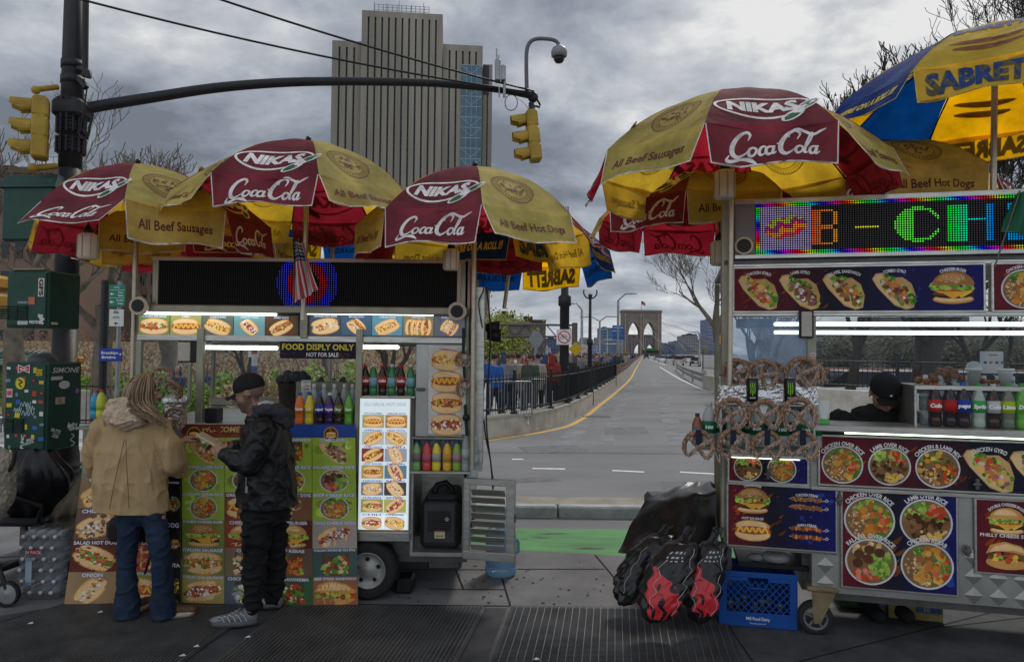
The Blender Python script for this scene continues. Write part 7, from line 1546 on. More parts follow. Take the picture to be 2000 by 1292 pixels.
def put_pretzel(fr,u,v,y,w_px,label,group,ry=0.0,yaw=0.0,strap=None,rx=0.0):
 p=fr.w(fr.at(u,v,y));sc_=w_px*p.y/1360/.242
 o=pz0 if not used[0]else copy_tree(pz0);used[0]=True
 o.location=p;o.rotation_euler=(rx,ry,fr.yaw+yaw);o.scale=(sc_,)*3;o['label']=label;o['group']=group
 if strap:
  q=MB(mat('strap_navy',(.01,.012,.03),.7));q.T=fr.M;a=fr.at(u,strap[0],y);b=fr.at(u,strap[1],y);q.bbox(a.x-.018,a.x+.018,y-.028,y-.018,b.z,a.z,.003);q.build('strap',rc if fr is RF else lc)
 return o
g='salted pretzels on the right cart'
for i,(u,v,ry)in enumerate(((1364,870,.12),(1432,868,-.25),(1498,872,.1),(1567,872,.2))):put_pretzel(RF,u,v,-.30,64,'pretzel hanging on a navy strap, %s from the left in the lowest row'%ordn[i],g,ry,strap=(838,868))
for i,(u,v,w_)in enumerate(((1428,808,66),(1492,812,66),(1560,810,72))):put_pretzel(RF,u,v,-.27,w_,'heavily salted pretzel, %s from the left in the middle row over the water bottles'%ordn[i],g,(.2,0,-.15)[i],strap=(836,850)if i else None)
for i,(u,v,y,w_,ry,lab)in enumerate(((1437,727,-.10,56,.1,'salted pretzel standing at the left end of the foil tray'),(1450,729,-.03,54,-.1,'pretzel half hidden behind the leftmost one on the tray'),(1490,731,-.14,62,.5,'tilted pretzel in the middle of the foil tray'),(1512,733,-.05,56,-.3,'pretzel tucked behind the tilted middle one'),(1566,728,-.12,66,.2,'large salted pretzel at the right end of the foil tray'),(1582,730,-.05,60,-.2,'pretzel behind the large one at the right end of the tray'))):put_pretzel(RF,u,v,y,w_,lab,g,ry,yaw=.25 if i%2 else-.1)
g='pretzels on the left cart'
put_pretzel(LF,905,703,-.05,36,'small pretzel hanging on the black strap, upper of two at the poster',g,.2);put_pretzel(LF,910,758,-.06,41,'pretzel hanging on the black strap, lower of two at the poster',g,-.2)
put_pretzel(LF,315,737,-.20,44,'pretzel standing above the head of the woman in the tan jacket',g,.2);put_pretzel(LF,341,757,-.24,48,'dark pretzel leaning beside the face of the woman',g,.9,rx=.9);put_pretzel(LF,342,818,-.26,48,'pretzel hanging right of the shoulder of the woman',g,.3)
q=LB('black');
for a_,b_ in(((905,640),(905,690)),((906,715),(908,745)),((908,790),(912,850))):pa,pb=LF.at(*a_,-.06),LF.at(*b_,-.06);q.cyl(pa,pb,.012,n=6)
q.ball(LF.at(910,815,-.07),.03,7);lp('black_strap',q)
t=thing('foil_pan','foil covered pan beside the face of the woman','foil pan',LF.w((LF.at(345,790,-.1).x,-.12,zc)));q=MB('x' if 0 else M['steel']);q.mats=[MC['foil']];q.T=LF.M;x_=LF.at(345,790,-.1).x
q.ball((x_,-.12,LF.at(345,782,-.1).z),(.10,.09,.055),14);q.cyl((x_,-.12,zc),(x_,-.12,LF.at(345,785,-.1).z),.06,.085,14);q.build('foil',t)
for i,(u,c_,lab)in enumerate(((186,(.03,.25,.45),'blue sports drink bottle with orange cap left of the woman'),(197,(.45,.50,.05),'yellow green sports drink bottle with orange cap left of the woman'))):
 place('sp%d'%i,P(u,815,5.5)+Vector((0,0,-.0)),0,lab,'sports drinks left of the woman','water',c_,c_,(.45,.08,.02),h=.22,r_=.038)
q=LB('steel_o');a,b,_,_=lrect(170,262,818,822,.1);q.bbox(a,b,-.05,.5,LF.at(200,830,.1).z-.02,LF.at(200,830,.1).z,.004);q.box(a,b,.05,.4,.5,LF.at(200,830,.1).z-.021);lp('side_shelf',q)
t=thing('fried_chicken','pile of brown fried chicken pieces on the glass shelf of the right cart','food pile',RF.w((S(1840,748,.2).x,.2,zs1)));q=MB(mat('fried_crust',(.16,.055,.02),.55,var=.5,scale=25,col2=(.30,.12,.04),bump=.8,bscale=60));q.T=RF.M;r=random.Random(8)
for k in range(46):
 f=r.uniform(0,1);x_=S(1788+f*150,748,.2).x;h=.085*math.exp(-((f-.42)/.22)**2)+.012;q.ball((x_,r.uniform(.1,.3),zs1+.015+r.uniform(0,h)),(r.uniform(.018,.034),r.uniform(.018,.03),r.uniform(.014,.024)),7)
q.build('pieces',t)
for i,(u,lid,lab)in enumerate(((1902,1,'lidded cup of green drink right of the fried chicken'),(1964,0,'open cup of olive drink, right of the lidded one'))):
 x_=S(u,748,.12).x;t=thing('drink_cup',lab,'cup',RF.w((x_,.12,zs1)),RF.yaw,group='drink cups on the glass shelf');q=MB(mat('cup_drink',(.10,.09,.03),.2,var=.1));q.lathe([(.028,.0),(.041,.085)],(0,0,0),18);q.build('drink',t,local=True);q=MB('pet');q.lathe([(.030,.0),(.045,.11)]+([(.047,.112),(.043,.135),(.025,.155),(0,.16)]if lid else[]),(0,0,0),18);q.build('cup',t,local=True);q=MB('white');q.lathe([(.045,.098),(.049,.10),(.049,.112),(.045,.114)],(0,0,0),18);q.build('rim',t,local=True)
t=thing('sanitizer_bottle','clear plastic box with green base between the pretzels and the vendor','container',RF.w((S(1608,828,-.03).x,-.03,zc2)),RF.yaw);q=MB('pet');q.bbox(-.035,.035,-.03,.03,.03,.16,.01);q.build('box',t,local=True);q=MB(cm((.10,.40,.10),.4));q.bbox(-.037,.037,-.032,.032,.0,.03,.005);q.build('base',t,local=True)
t.name='plastic_container'
t=thing('dark_food_pile','dark heap of food behind the olive panel in the left cart','food pile',LF.w((LF.at(572,745,.5).x,.5,zc)));q=MB(mat('dark_heap',(.035,.025,.02),.8,var=.4,bump=.6));q.T=LF.M;p=LF.at(574,748,.5)
for k in range(30):q.ball((p.x+r.uniform(-.11,.11),.5+r.uniform(-.1,.1),p.z+.01+abs(r.gauss(0,.045))),r.uniform(.02,.045),7)
q.cyl((p.x,.5,zc),(p.x,.5,p.z),.10,.13,16);q.build('heap',t)
for i,u in enumerate((635,677)):
 p=LF.at(u,743,.4);t=thing('sauce_container',['small dark sauce heap left on the olive panel','small dark sauce heap right on the olive panel'][i],'container',LF.w(p),group='dark heaps on the olive panel');q=MB(cm((.03,.02,.015),.7));q.T=LF.M;q.ball((p.x,.27,p.z),(.035,.03,.022),9);q.ball((p.x+.005,.27,p.z+.022),(.018,.018,.018),8);q.build('heap',t)
# ----------------------------------------------------------
p=LF.at(868,1072,.12);t=thing('generator','black portable generator inside the open bay of the left cart','generator',LF.w((p.x,.12,zl_)));q=LB(mat('generator_shell',(.020,.020,.022),.5,var=.2));z0_=zl_+.005;hh=LF.at(868,965,.1).z-z0_;X=LF.at(861,1000,.1).x;w2=.155
q.bbox(X-w2,X+w2,.06,.50,z0_,z0_+hh*.88,.035);q.bbox(X-w2*.8,X+w2*.85,.08,.48,z0_+hh*.86,z0_+hh,.03);q.build('shell',t)
q=LB(mat('gen_face',(.035,.035,.038),.45));q.bbox(X-w2*.82,X+w2*.75,.045,.062,z0_+hh*.12,z0_+hh*.86,.01);fc=q.build('front_panel',t);q=LB('black')
for i in range(10):q.bbox(X-w2*.62,X+w2*.55,.036,.046,z0_+hh*(.36+.038*i),z0_+hh*(.375+.038*i),.002)
q.build('grille',fc)
q=LB('galv');q.lathe([(.016,-.01),(.010,0),(.0,0)],(X+w2*.35,.036,z0_+hh*.58),12,axis='Y');q.build('exhaust',fc);q=LB('print');q.art(rect(X-.04,z0_+hh*.22,X+.04,z0_+hh*.36,(.42,.38,.28))+rect(X-.04,z0_+hh*.335,X+.04,z0_+hh*.36,(.4,.12,.05))+rect(X-.03,z0_+hh*.25,X+.03,z0_+hh*.28,(.2,.25,.08)),lambda x,y,h:(x,.0345-h,y),.0);q.build('warning_label',fc)
q=LB('black');q.tube([(X-.06,.2,z0_+hh*.98),(X-.04,.2,z0_+hh*1.14),(X+.03,.2,z0_+hh*1.18),(X+.07,.2,z0_+hh*1.08),(X+.08,.2,z0_+hh*.98)],[.022]*5,8);q.build('handle',t)
g_=G(978,1112);t=thing('water_jug','large clear blue water jug standing on the pavement behind the louvred door','water jug',g_);JY=5.95;c0=P(978,1100,JY);s=JY/1360;k=30*s;H_=(1117-1020)*s
q=MB(mat('jug_blue',(.16,.32,.48),.10,var=.1,alpha=.72,coat=.3));q.lathe([(0,0),(k*.9,0),(k,.02),(k,H_*.16),(k*.94,H_*.19),(k,H_*.22),(k,H_*.44),(k*.95,H_*.47),(k,H_*.50),(k,H_*.80),(k*.9,H_*.88),(k*.55,H_*.95),(k*.28,H_*.98),(k*.28,H_*1.06)],(c0.x,JY,.003),28);q.build('jug_body',t);q=MB('jug' if 0 else M['white']);q.mats=[MC['jug_blue']];q.tube([(c0.x+k*1.02,JY-.03,H_*.72),(c0.x+k*1.12,JY-.04,H_*.66),(c0.x+k*1.12,JY-.04,H_*.5),(c0.x+k*1.0,JY-.03,H_*.44)],.014,7);q.build('handle',t)
t=thing('water_pack','shrink wrapped pack of water bottles on the pavement, far left','water pack',G(85,1178));WY=5.25;x0_,x1_=P(36,1100,WY).x,P(122,1100,WY).x;Hh=(1180-1052)*WY/1360
rows_=6;r=random.Random(2)
q=MB(mat('shrink_film',(.30,.32,.34),.15,var=.2,alpha=.22,bump=.6,bscale=30,coat=.4))
def pk(s_,q_):
 a=s_*2*PI;n=5;cx_=abs(math.cos(a))**(2/n)*math.copysign(1,math.cos(a));sy_=abs(math.sin(a))**(2/n)*math.copysign(1,math.sin(a));z_=Hh*(q_ if q_<1 else 1);w_=1-.12*(2*q_-1)**6
 return((x0_+x1_)/2+cx_*(x1_-x0_)*.56*w_+.008*math.sin(q_*20+a*3),WY+.13+sy_*.145*w_,.01+z_+.006*math.sin(a*9))
q.grid(pk,48,14);q.build('shrink_wrap',t)
for j in range(rows_):
 for i in range(4):
  x=x0_+.03+(x1_-x0_-.06)*(i+.5*(j%2)*.5)/3.4;z_=.035+Hh*(j+.3)/rows_;b=MB(mat('pack_bottle',(.32,.35,.38),.12,var=.2,coat=.3));b.lathe([(0,.16),(.032,.16),(.033,.05),(.026,.02),(.013,-.005),(.012,-.02)],(x,WY,z_),12,axis='Y');b.use(cm((.52,.44,.44),.5));b.lathe([(.014,-.018),(.015,-.034),(0,-.036)],(x,WY,z_),10,axis='Y');b.build('bottle',t)
q=MB('print');f=lambda x,y,h:(x,WY-.062-h,y);xm=(x0_+x1_)/2
q.art(rect(xm-.06,Hh*.70,xm+.03,Hh*.78,(.22,.02,.02))+text('24 PACK',xm-.015,Hh*.72,.022,(.5,.4,.4))+rect(xm-.07,Hh*.25,xm-.02,Hh*.66,(.12,.20,.28))+sum([rect(xm-.065+.007*i,Hh*.3,xm-.062+.007*i,Hh*.6,(.4,.42,.44))for i in range(6)],[]),f);q.build('label',t)
q=MB('print');q.art([([(0,Hh*.12),(.06,Hh*.2),(.06,Hh*.52),(0,Hh*.62),(-.06,Hh*.52),(-.06,Hh*.2)],(.015,.03,.02))]+text('SPRING',0,Hh*.36,.026,(.45,.45,.42),w=.1)+text('WATER',0,Hh*.26,.026,(.45,.45,.42),w=.1),lambda x,y,h:(x1_+.012+h,WY+.10+x,y),.0);q.build('label',t)
# ----------------------------------------------------------
def sack(pts,rad,label,red,seed):
 """lumpy plastic sack along a leaning centre line"""
 r=random.Random(seed);c=[Vector(p)for p in pts];t=thing('charcoal_bag',label,'bag',c[0],group='black charcoal bags leaning on the right cart');N=64;n=72
 def f(s_,q_):
  x=q_*(len(c)-1);i=min(int(x),len(c)-2);p=c[i].lerp(c[i+1],x-i);a=s_*2*PI
  w_=rad*(max(.05,1-abs(2*min(1,q_*1.06+.02)-1)**2.6))**.6;w_*=1+.03*math.sin(a*3+q_*7+seed)+.025*math.sin(a*9+q_*11)+.05*noise.noise(Vector((math.cos(a)*2,math.sin(a)*2,q_*6+seed)))
  w_*=1+.05*noise.noise(Vector((math.cos(a)*5,math.sin(a)*5,q_*14+seed)))
  if q_>.84:w_=rad*(.16+.8*abs(q_-.92))*(1+.3*math.sin(a*9))
  fold=.010*math.sin(q_*38+3*math.sin(a*2+seed));return p+Vector((math.cos(a)*w_+fold,math.sin(a)*w_*.62,fold*.5))
 def cf(s_,q_):
  a=s_-.75;d=noise.noise(Vector((s_*9,q_*9,seed)));
  if red[0]<q_<red[1]and abs(a-red[2]+.35*(q_-.3))<red[3]*(1.05-(q_-red[0])/(red[1]-red[0]))**.7+.05*d and noise.noise(Vector((s_*22+q_*6,q_*7,seed)))>-.22:return(.46,.025,.032)
  if red[1]+.04<q_<red[1]+.16 and abs(a-red[2])<.07 and math.sin(q_*160)>.3 and math.sin(s_*170)>0:return(.35,.35,.37)
  return(.010,.010,.011)
 m_=MB(mat('charcoal_plastic',(1,1,1),.34,var=.15,attr=True,bump=.55,bscale=16,coat=.25));m_.grid(f,n*2,N*2,colfn=cf);m_.build('sack',t)
 m_=MB(cm((.5,.5,.5),.5));
 for s0,q0,q1 in((.66,.15,.7),(.86,.1,.8)):m_.tube([f(s0+.02*math.sin(k*1.7),q0+(q1-q0)*k/12)+Vector((0,-.004,0))for k in range(13)],.0016,4)
 m_.build('seam_line',t);return t
def gp3(u,v,Y,dz=0):p=P(u,v,Y);p.z=max(p.z,.05)+dz;return p
sack([gp3(1222,1180,5.0),gp3(1242,1120,5.08),gp3(1275,1065,5.15),gp3(1305,1025,5.2)],.145,'charcoal bag at the back left, mostly plain black',(.05,.16,.12,.12),3)
sack([gp3(1283,1214,4.62),gp3(1297,1150,4.66),gp3(1315,1090,4.74),gp3(1350,1028,4.85)],.165,'charcoal bag in front with a big red flame print',(.06,.62,-.02,.15),5)
sack([gp3(1368,1214,4.68),gp3(1371,1150,4.72),gp3(1382,1090,4.78),gp3(1402,1030,4.85)],.135,'charcoal bag on the right with red print, next to the blue crate',(.08,.62,.0,.13),8)
t=thing('black_tarp','shiny black plastic sheet draped over boxes left of the right cart','tarp',P(1320,1040,5.6))
def tp_(s_,q_):
 L0,L1,L2=Vector(P(1206,1078,5.35)),Vector(P(1262,975,5.65)),Vector(P(1320,950,5.9));R0,R1,R2=Vector(P(1402,1050,5.15)),Vector(P(1398,960,5.3)),Vector(P(1396,945,5.9))
 a=L0.lerp(L1,min(1,q_*1.6))if q_<.62 else L1.lerp(L2,(q_-.62)/.38);b=R0.lerp(R1,min(1,q_*1.6))if q_<.62 else R1.lerp(R2,(q_-.62)/.38)
 p=a.lerp(b,s_);p.y+=.05*math.sin(s_*7+q_*4)*(1-q_)-.10*math.sin(PI*s_)*(1-q_);p.z+=-.05*math.sin(PI*s_)*(1-q_)+.03*noise.noise(Vector((s_*5,q_*5,2)))+.03*math.sin(PI*s_)*q_;return p
m_=MB(mat('tarp_black',(.011,.011,.013),.34,var=.3,bump=.6,bscale=7));m_.grid(tp_,44,34);m_.build('sheet',t)
t=thing('bin','dark box hidden under the black plastic sheet','box',P(1340,1000,5.8));m_=MB('black');a,b=P(1275,1000,5.7),P(1395,1000,5.7);m_.bbox(a.x,b.x,5.72,6.1,0.0,P(1340,965,5.7).z-.05,.03);t.name='covered_box';m_.build('body',t)
CF=Frame(RF.w((S(1404,1200,.03).x,.0,0)),RF.yaw+R(3));a,b,c_,d=CF.rect(1404,1112,1558,1228,0);Wc=b;c_=.005;d=CF.at(1480,1118,0).z
t=thing('milk_crate','blue plastic milk crate on the pavement under the right cart','crate',CF.w((Wc/2,0,0)),CF.yaw);bl=mat('crate_blue',(.006,.055,.24),.45,var=.15)
m_=MB(bl);m_.T=CF.M;hz_=d-c_
for y in(0,.32):
 m_.bbox(0,Wc,y,y+.012,c_,c_+hz_*.26,.003);m_.bbox(0,Wc,y,y+.012,d-hz_*.10,d,.003);m_.bbox(0,Wc*.10,y,y+.012,c_+hz_*.26,d-hz_*.1,.002);m_.bbox(Wc*.9,Wc,y,y+.012,c_+hz_*.26,d-hz_*.1,.002)
 m_.bbox(Wc*.1,Wc*.37,y,y+.012,d-hz_*.17,d-hz_*.1,.002);m_.bbox(Wc*.63,Wc*.9,y,y+.012,d-hz_*.17,d-hz_*.1,.002);m_.tube([(Wc*.38,y+.006,d-hz_*.2),(Wc*.40,y+.006,d-hz_*.30),(Wc*.60,y+.006,d-hz_*.30),(Wc*.62,y+.006,d-hz_*.2)],.008,5)
 n=9;zl2_,zh2_=c_+hz_*.26,d-hz_*.16
 for i in range(-3,n):
  for sgn in(1,-1):
   xa_=Wc*.1+(i+0)*Wc*.8/n;xb_=xa_+(zh2_-zl2_)*.9
   if sgn<0:xa_,xb_=xb_,xa_
   pa,pb=Vector((xa_,y+.006,zl2_)),Vector((xb_,y+.006,zh2_));lo,hi=Wc*.1,Wc*.9
   def cl(p,q2):
    if p.x<lo:return p.lerp(q2,(lo-p.x)/(q2.x-p.x))if q2.x>lo else None
    if p.x>hi:return p.lerp(q2,(hi-p.x)/(q2.x-p.x))if q2.x<hi else None
    return p
   A_,B_=cl(pa,pb),cl(pb,pa)
   if A_ and B_ and(A_-B_).length>.01:m_.cyl(A_,B_,.0045,n=4)
for x in(0,Wc-.012):m_.bbox(x,x+.012,.012,.32,c_,d,.003)
m_.bbox(.012,Wc-.012,.012,.32,c_,c_+.01,.002);m_.box(.012,Wc-.012,.333,.337,c_+.01,d)
m_.build('crate_shell',t);q=MB('print');q.T=CF.M;q.art(text('Mill Road Dairy',Wc/2,c_+hz_*.13,.022,(.62,.64,.66),w=.155,bold=.01)+text('Westchester, NY',Wc/2,c_+hz_*.06,.009,(.5,.5,.55),w=.11),lambda x,y,h:(x,-.001-h,y),.0003);q.build('lettering',t)
r=random.Random(5)
for i in range(7):
 x=Wc*(.16+.11*i);y=.10+.06*(i%3);o=thing('charcoal_lump' if 0 else 'glass_jar','small dark jar inside the blue crate, %s from the left'%ordn[i],'jar',CF.w((x,y,c_+.012)),CF.yaw,group='jars inside the blue crate');q=MB(mat('jar_dark',(.07,.06,.04),.2,var=.3));q.lathe([(.022,0),(.024,.01),(.024,.09),(.018,.11)],(0,0,0),12);q.build('jar',o,local=True);q=MB(cm((.25,.20,.10),.4));q.lathe([(.019,.11),(.019,.125),(0,.126)],(0,0,0),12);q.build('lid',o,local=True)
t=thing('plastic_bag','clear knotted plastic bag on the shelf under the kebab panel','bag',RF.w((S(1500,1095,.1).x,.15,S(1500,1100,.1).z)));m_=MB(mat('clear_bag',(.35,.35,.36),.15,var=.2,alpha=.55,bump=.8,bscale=18,coat=.5));m_.T=RF.M;p=S(1500,1085,.15)
m_.ball((p.x+.05,.15,p.z),(.10,.08,.045),18);m_.ball((p.x-.08,.15,p.z-.01),(.06,.05,.03),12);m_.build('bag',t);m_=MB(cm((.05,.01,.02),.5));m_.T=RF.M;m_.ball((p.x+.05,.15,p.z),(.05,.04,.03),10);m_.build('contents',t)
for i,(u0,u1,v0,v1,y,col,lab)in enumerate([(1735,1843,1178,1228,.45,(.17,.14,.05),'tan cardboard carton with blue print under the right cart'),(1640,1700,1165,1195,.6,(.03,.07,.02),'dark green crate of vegetables under the right cart'),(1690,1740,1175,1215,.5,(.12,.11,.05),'olive carton left of the tan one under the right cart')]):
 a,b,_,_=rr(u0,u1,v0,v1,y);z1_=min(zlow-.07,S(u0,v0-20,y).z);t=thing('carton',lab,'carton',RF.w(((a+b)/2,y,0)),RF.yaw,group='cartons under the right cart');m_=MB(mat('carton_%d'%i,col,.8,var=.4,scale=9));m_.T=RF.M;m_.bbox(a,b,y,y+.3,.004,z1_,.006);m_.build('carton_body',t)
 m_=MB('print');m_.T=RF.M;m_.art(rect(a+(b-a)*.5,.06,b-.01,.12,(.03,.06,.12))+text('50',a+(b-a)*.7,.07,.03,(.2,.2,.16)),lambda x,yy,h:(x,y-.001-h,yy),.0);m_.build('print',t)
t=thing('trash_bag','crumpled black trash bag heaped on an office chair at the left edge','bag',P(60,1000,5.7))
def tb(s_,q_):
 a=s_*2*PI;c=P(62,975,5.75);rad=.30*math.sin(PI*(.06+.90*q_))**.6;e=1+.12*math.sin(a*3+q_*5)+.10*noise.noise(Vector((math.cos(a)*2,math.sin(a)*2,q_*4)))+.05*math.sin(a*11+q_*9)
 return Vector((c.x-.02+.05*q_+rad*math.cos(a)*e,c.y+rad*.6*math.sin(a)*e,.50+q_*.56+.02*math.sin(a*7)))
m_=MB('plastbag');m_.grid(tb,60,30);m_.build('bag',t)
t=thing('office_chair','black office chair under the trash bag at the left edge','chair',P(40,1100,5.8));c=P(45,1000,5.8)
m_=MB('black');m_.bbox(c.x-.28,c.x+.28,5.6,6.05,.44,.51,.03);m_.build('seat',t);m_=MB('black');m_.tube([(c.x+.26,5.6,.5),(c.x+.30,5.58,.62),(c.x+.05,5.55,.70),(c.x-.12,5.55,.70)],.022,8);m_.build('armrest',t);m_=MB('black');m_.bbox(c.x-.25,c.x-.05,5.95,6.05,.5,1.12,.04);m_.build('backrest',t)
m_=MB('steel_d');m_.cyl((c.x,5.82,.08),(c.x,5.82,.45),.03,n=8);m_.build('post',t)
for k in range(5):
 a=2*PI*k/5+.4;m_=MB('black');e_=Vector((c.x+.28*math.cos(a),5.82+.28*math.sin(a),.06));m_.tube([(c.x,5.82,.11),e_],[.03,.018],6);m_.ball(e_-Vector((0,0,.025)),.032,8);m_.build('leg',t)
for i,(u,v)in enumerate(((277,1185),(195,1195),(59,1217),(383,1262),(484,1244),(1048,1287),(356,1280),(447,1070))):
 g_=G(u,v,.024);m_=MB(cm((.5,.5,.47),.8));s=.022;m_.add([(g_.x-s,g_.y,g_.z),(g_.x,g_.y-s*.7,g_.z+.004),(g_.x+s,g_.y,g_.z+.002),(g_.x,g_.y+s,g_.z+.006)],[(0,1,2,3)]);o=m_.build('paper_scrap');
 if v>1180:tag(o,'small white paper scrap lying on the pavement grate','litter','paper scraps on the grates')
 else:bpy.data.objects.remove(o)
# ----------------------------------------------------------
def chain(mb,pts,sub=0):
 """tapered rounded limb: pts = [(point, radius or (rx,ry,rz)), ...]"""
 for i,(p,r)in enumerate(pts):
  mb.ball(p,r,16)
  if i:
   a,ra=Vector(pts[i-1][0]),pts[i-1][1];b,rb=Vector(p),r;n=max(2,int((b-a).length/.012))
   ra=ra if hasattr(ra,'__len__')else(ra,)*3;rb=rb if hasattr(rb,'__len__')else(rb,)*3
   for k in range(1,n):t=k/n;mb.ball(a.lerp(b,t),tuple(x+(y-x)*t for x,y in zip(ra,rb)),12)
def organic(name,parent,mb,voxel,m,smooth=4,wr=None,cuts=(),colfn=None,label=None):
 me=bpy.data.meshes.new('tmp');me.from_pydata(mb.v,[],mb.f);o=bpy.data.objects.new('tmp',me);C.objects.link(o)
 a=o.modifiers.new('r','REMESH');a.mode='VOXEL';a.voxel_size=voxel
 if smooth:b=o.modifiers.new('s','SMOOTH');b.iterations=smooth;b.factor=.5
 dg=bpy.context.evaluated_depsgraph_get();dg.update();m2=bpy.data.meshes.new_from_object(o.evaluated_get(dg));bpy.data.objects.remove(o)
 bm=bmesh.new();bm.from_mesh(m2)
 if wr:
  bm.normal_update()
  for v in bm.verts:v.co+=v.normal*wr(v.co)
 for co,no in cuts:
  g_=bmesh.ops.bisect_plane(bm,geom=bm.verts[:]+bm.edges[:]+bm.faces[:],plane_co=co,plane_no=no,clear_outer=True)
  ed=[e_ for e_ in g_['geom_cut']if isinstance(e_,bmesh.types.BMEdge)]
  try:bmesh.ops.holes_fill(bm,edges=ed)
  except Exception:pass
 inv=XF[root_of(parent)].inverted()if parent is not None else Matrix()
 cols=None
 if colfn:cols=[colfn(v.co)for v in bm.verts]
 for v in bm.verts:v.co=inv@v.co
 for f in bm.faces:f.smooth=True;f.material_index=0
 bm.to_mesh(m2);bm.free();m2.materials.clear();m2.materials.append(m if not isinstance(m,str)else M[m])
 if cols:
  ca=m2.color_attributes.new('Col','FLOAT_COLOR','POINT');buf=[]
  for c in cols:buf.extend((*c,1.0))
  ca.data.foreach_set('color',buf)
 o=bpy.data.objects.new(name,m2);m2.name=name;C.objects.link(o)
 if parent is not None:o.parent=parent
 if label:o['label']=label
 return o
def fold(sc,amp,seed=0,st=(1,1,.45),sharp=1.0):
 def f(p):
  q=Vector((p.x*st[0],p.y*st[1],p.z*st[2]))*sc+Vector((seed,0,0));n=noise.noise(q);return amp*(max(0,1-abs(n)*3.2)**2*1.6*sharp-.4+noise.noise(q*2.3)*.4)
 return f
SKIN=mat('skin',(.36,.20,.14),.5,var=.08,scale=12);SKIN2=mat('skin_tan',(.27,.145,.095),.5,var=.08,scale=12)
def hand(mb,wrist,dirv,up,curl=.6,s=1.0,thumb=1):
 """palm and five bent fingers; dirv along the fingers, up = back of the hand"""
 d=Vector(dirv).normalized();u_=Vector(up);u_=(u_-d*u_.dot(d)).normalized();sd_=d.cross(u_)
 w_=Vector(wrist);chain(mb,[(w_,.026*s),(w_+d*.05*s,.024*s)])
 for k in range(4):
  o=(k-1.5)*.019*s;L_=(.040,.046,.044,.034)[k]*s;r_=.0088*s;p=w_+d*.075*s+sd_*o;chain(mb,[(w_+d*.02*s+sd_*o*.8,.014*s),(p,.0115*s)])
  q=p;dd=d
  for j in range(3):dd=(dd*math.cos(curl*.75)-u_*math.sin(curl*.75)).normalized();q2=q+dd*L_*(1,.62,.5)[j];chain(mb,[(q,r_*(1-.08*j)),(q2,r_*(.93-.08*j))]);q=q2
 b=w_+d*.018*s+sd_*.026*s*thumb;m1=b+(d*.55+sd_*.7*thumb-u_*.35).normalized()*.04*s;m2_=m1+(d*.8+sd_*.1*thumb-u_*.5).normalized()*.032*s;chain(mb,[(b,.014*s),(m1,.0105*s),(m2_,.0088*s)])
def head(mb,c,fwd,s=1.0,tilt=0.0,nose=1.0):
 """skull, jaw, brow, nose, lips, ears; c = head centre, fwd = facing direction"""
 f=Vector(fwd).normalized();r_=f.cross(Vector((0,0,1))).normalized();u_=r_.cross(f).normalized();B=Matrix((r_,f,u_)).transposed()
 def L(x,y,z):return Vector(c)+B@Vector((x,y,z))*s
 def bl(x,y,z,rx,ry,rz):mb.ball(L(x,y,z),(rx*s,ry*s,rz*s),18,m=B)
 bl(0,-.015,.035,.074,.092,.082);bl(0,.018,-.03,.062,.070,.080);bl(0,.045,-.085,.036,.038,.028);bl(0,.066,.020,.050,.020,.016);bl(.035,.062,-.015,.022,.020,.020);bl(-.035,.062,-.015,.022,.020,.020)
 chain(mb,[(L(0,.086,.012),.009*s),(L(0,.104*nose,-.022),.013*s)]);bl(.011,.088,-.028,.009,.011,.008);bl(-.011,.088,-.028,.009,.011,.008)
 bl(0,.082,-.050,.023,.010,.006);bl(0,.080,-.060,.020,.011,.007)
 for sx in(-1,1):
  for k in range(7):a=R(-70+260*k/6);mb.ball(L(sx*.078,-.008-.016*math.cos(a)*-1,.0+.026*math.sin(a)),.0065*s,8)
  bl(sx*.074,-.006,-.004,.007,.012,.018)
 return L,B
def eyes(t,L,B,s=1.0,brow=(.03,.02,.015)):
 for sx in(-1,1):
  q=MB(cm((.65,.62,.58),.2));q.ball(L(sx*.030,.070,.004),(.012*s,.012*s,.010*s),12);q.use(cm((.03,.018,.01),.1));q.ball(L(sx*.030,.0815,.003),.0045*s,8);q.build('eye',t)
  q=MB(cm(brow,.9));q.tube([L(sx*.014,.088,.022),L(sx*.030,.088,.028),L(sx*.048,.078,.022)],[.003,.0045,.002],6);q.build('eyebrow',t)
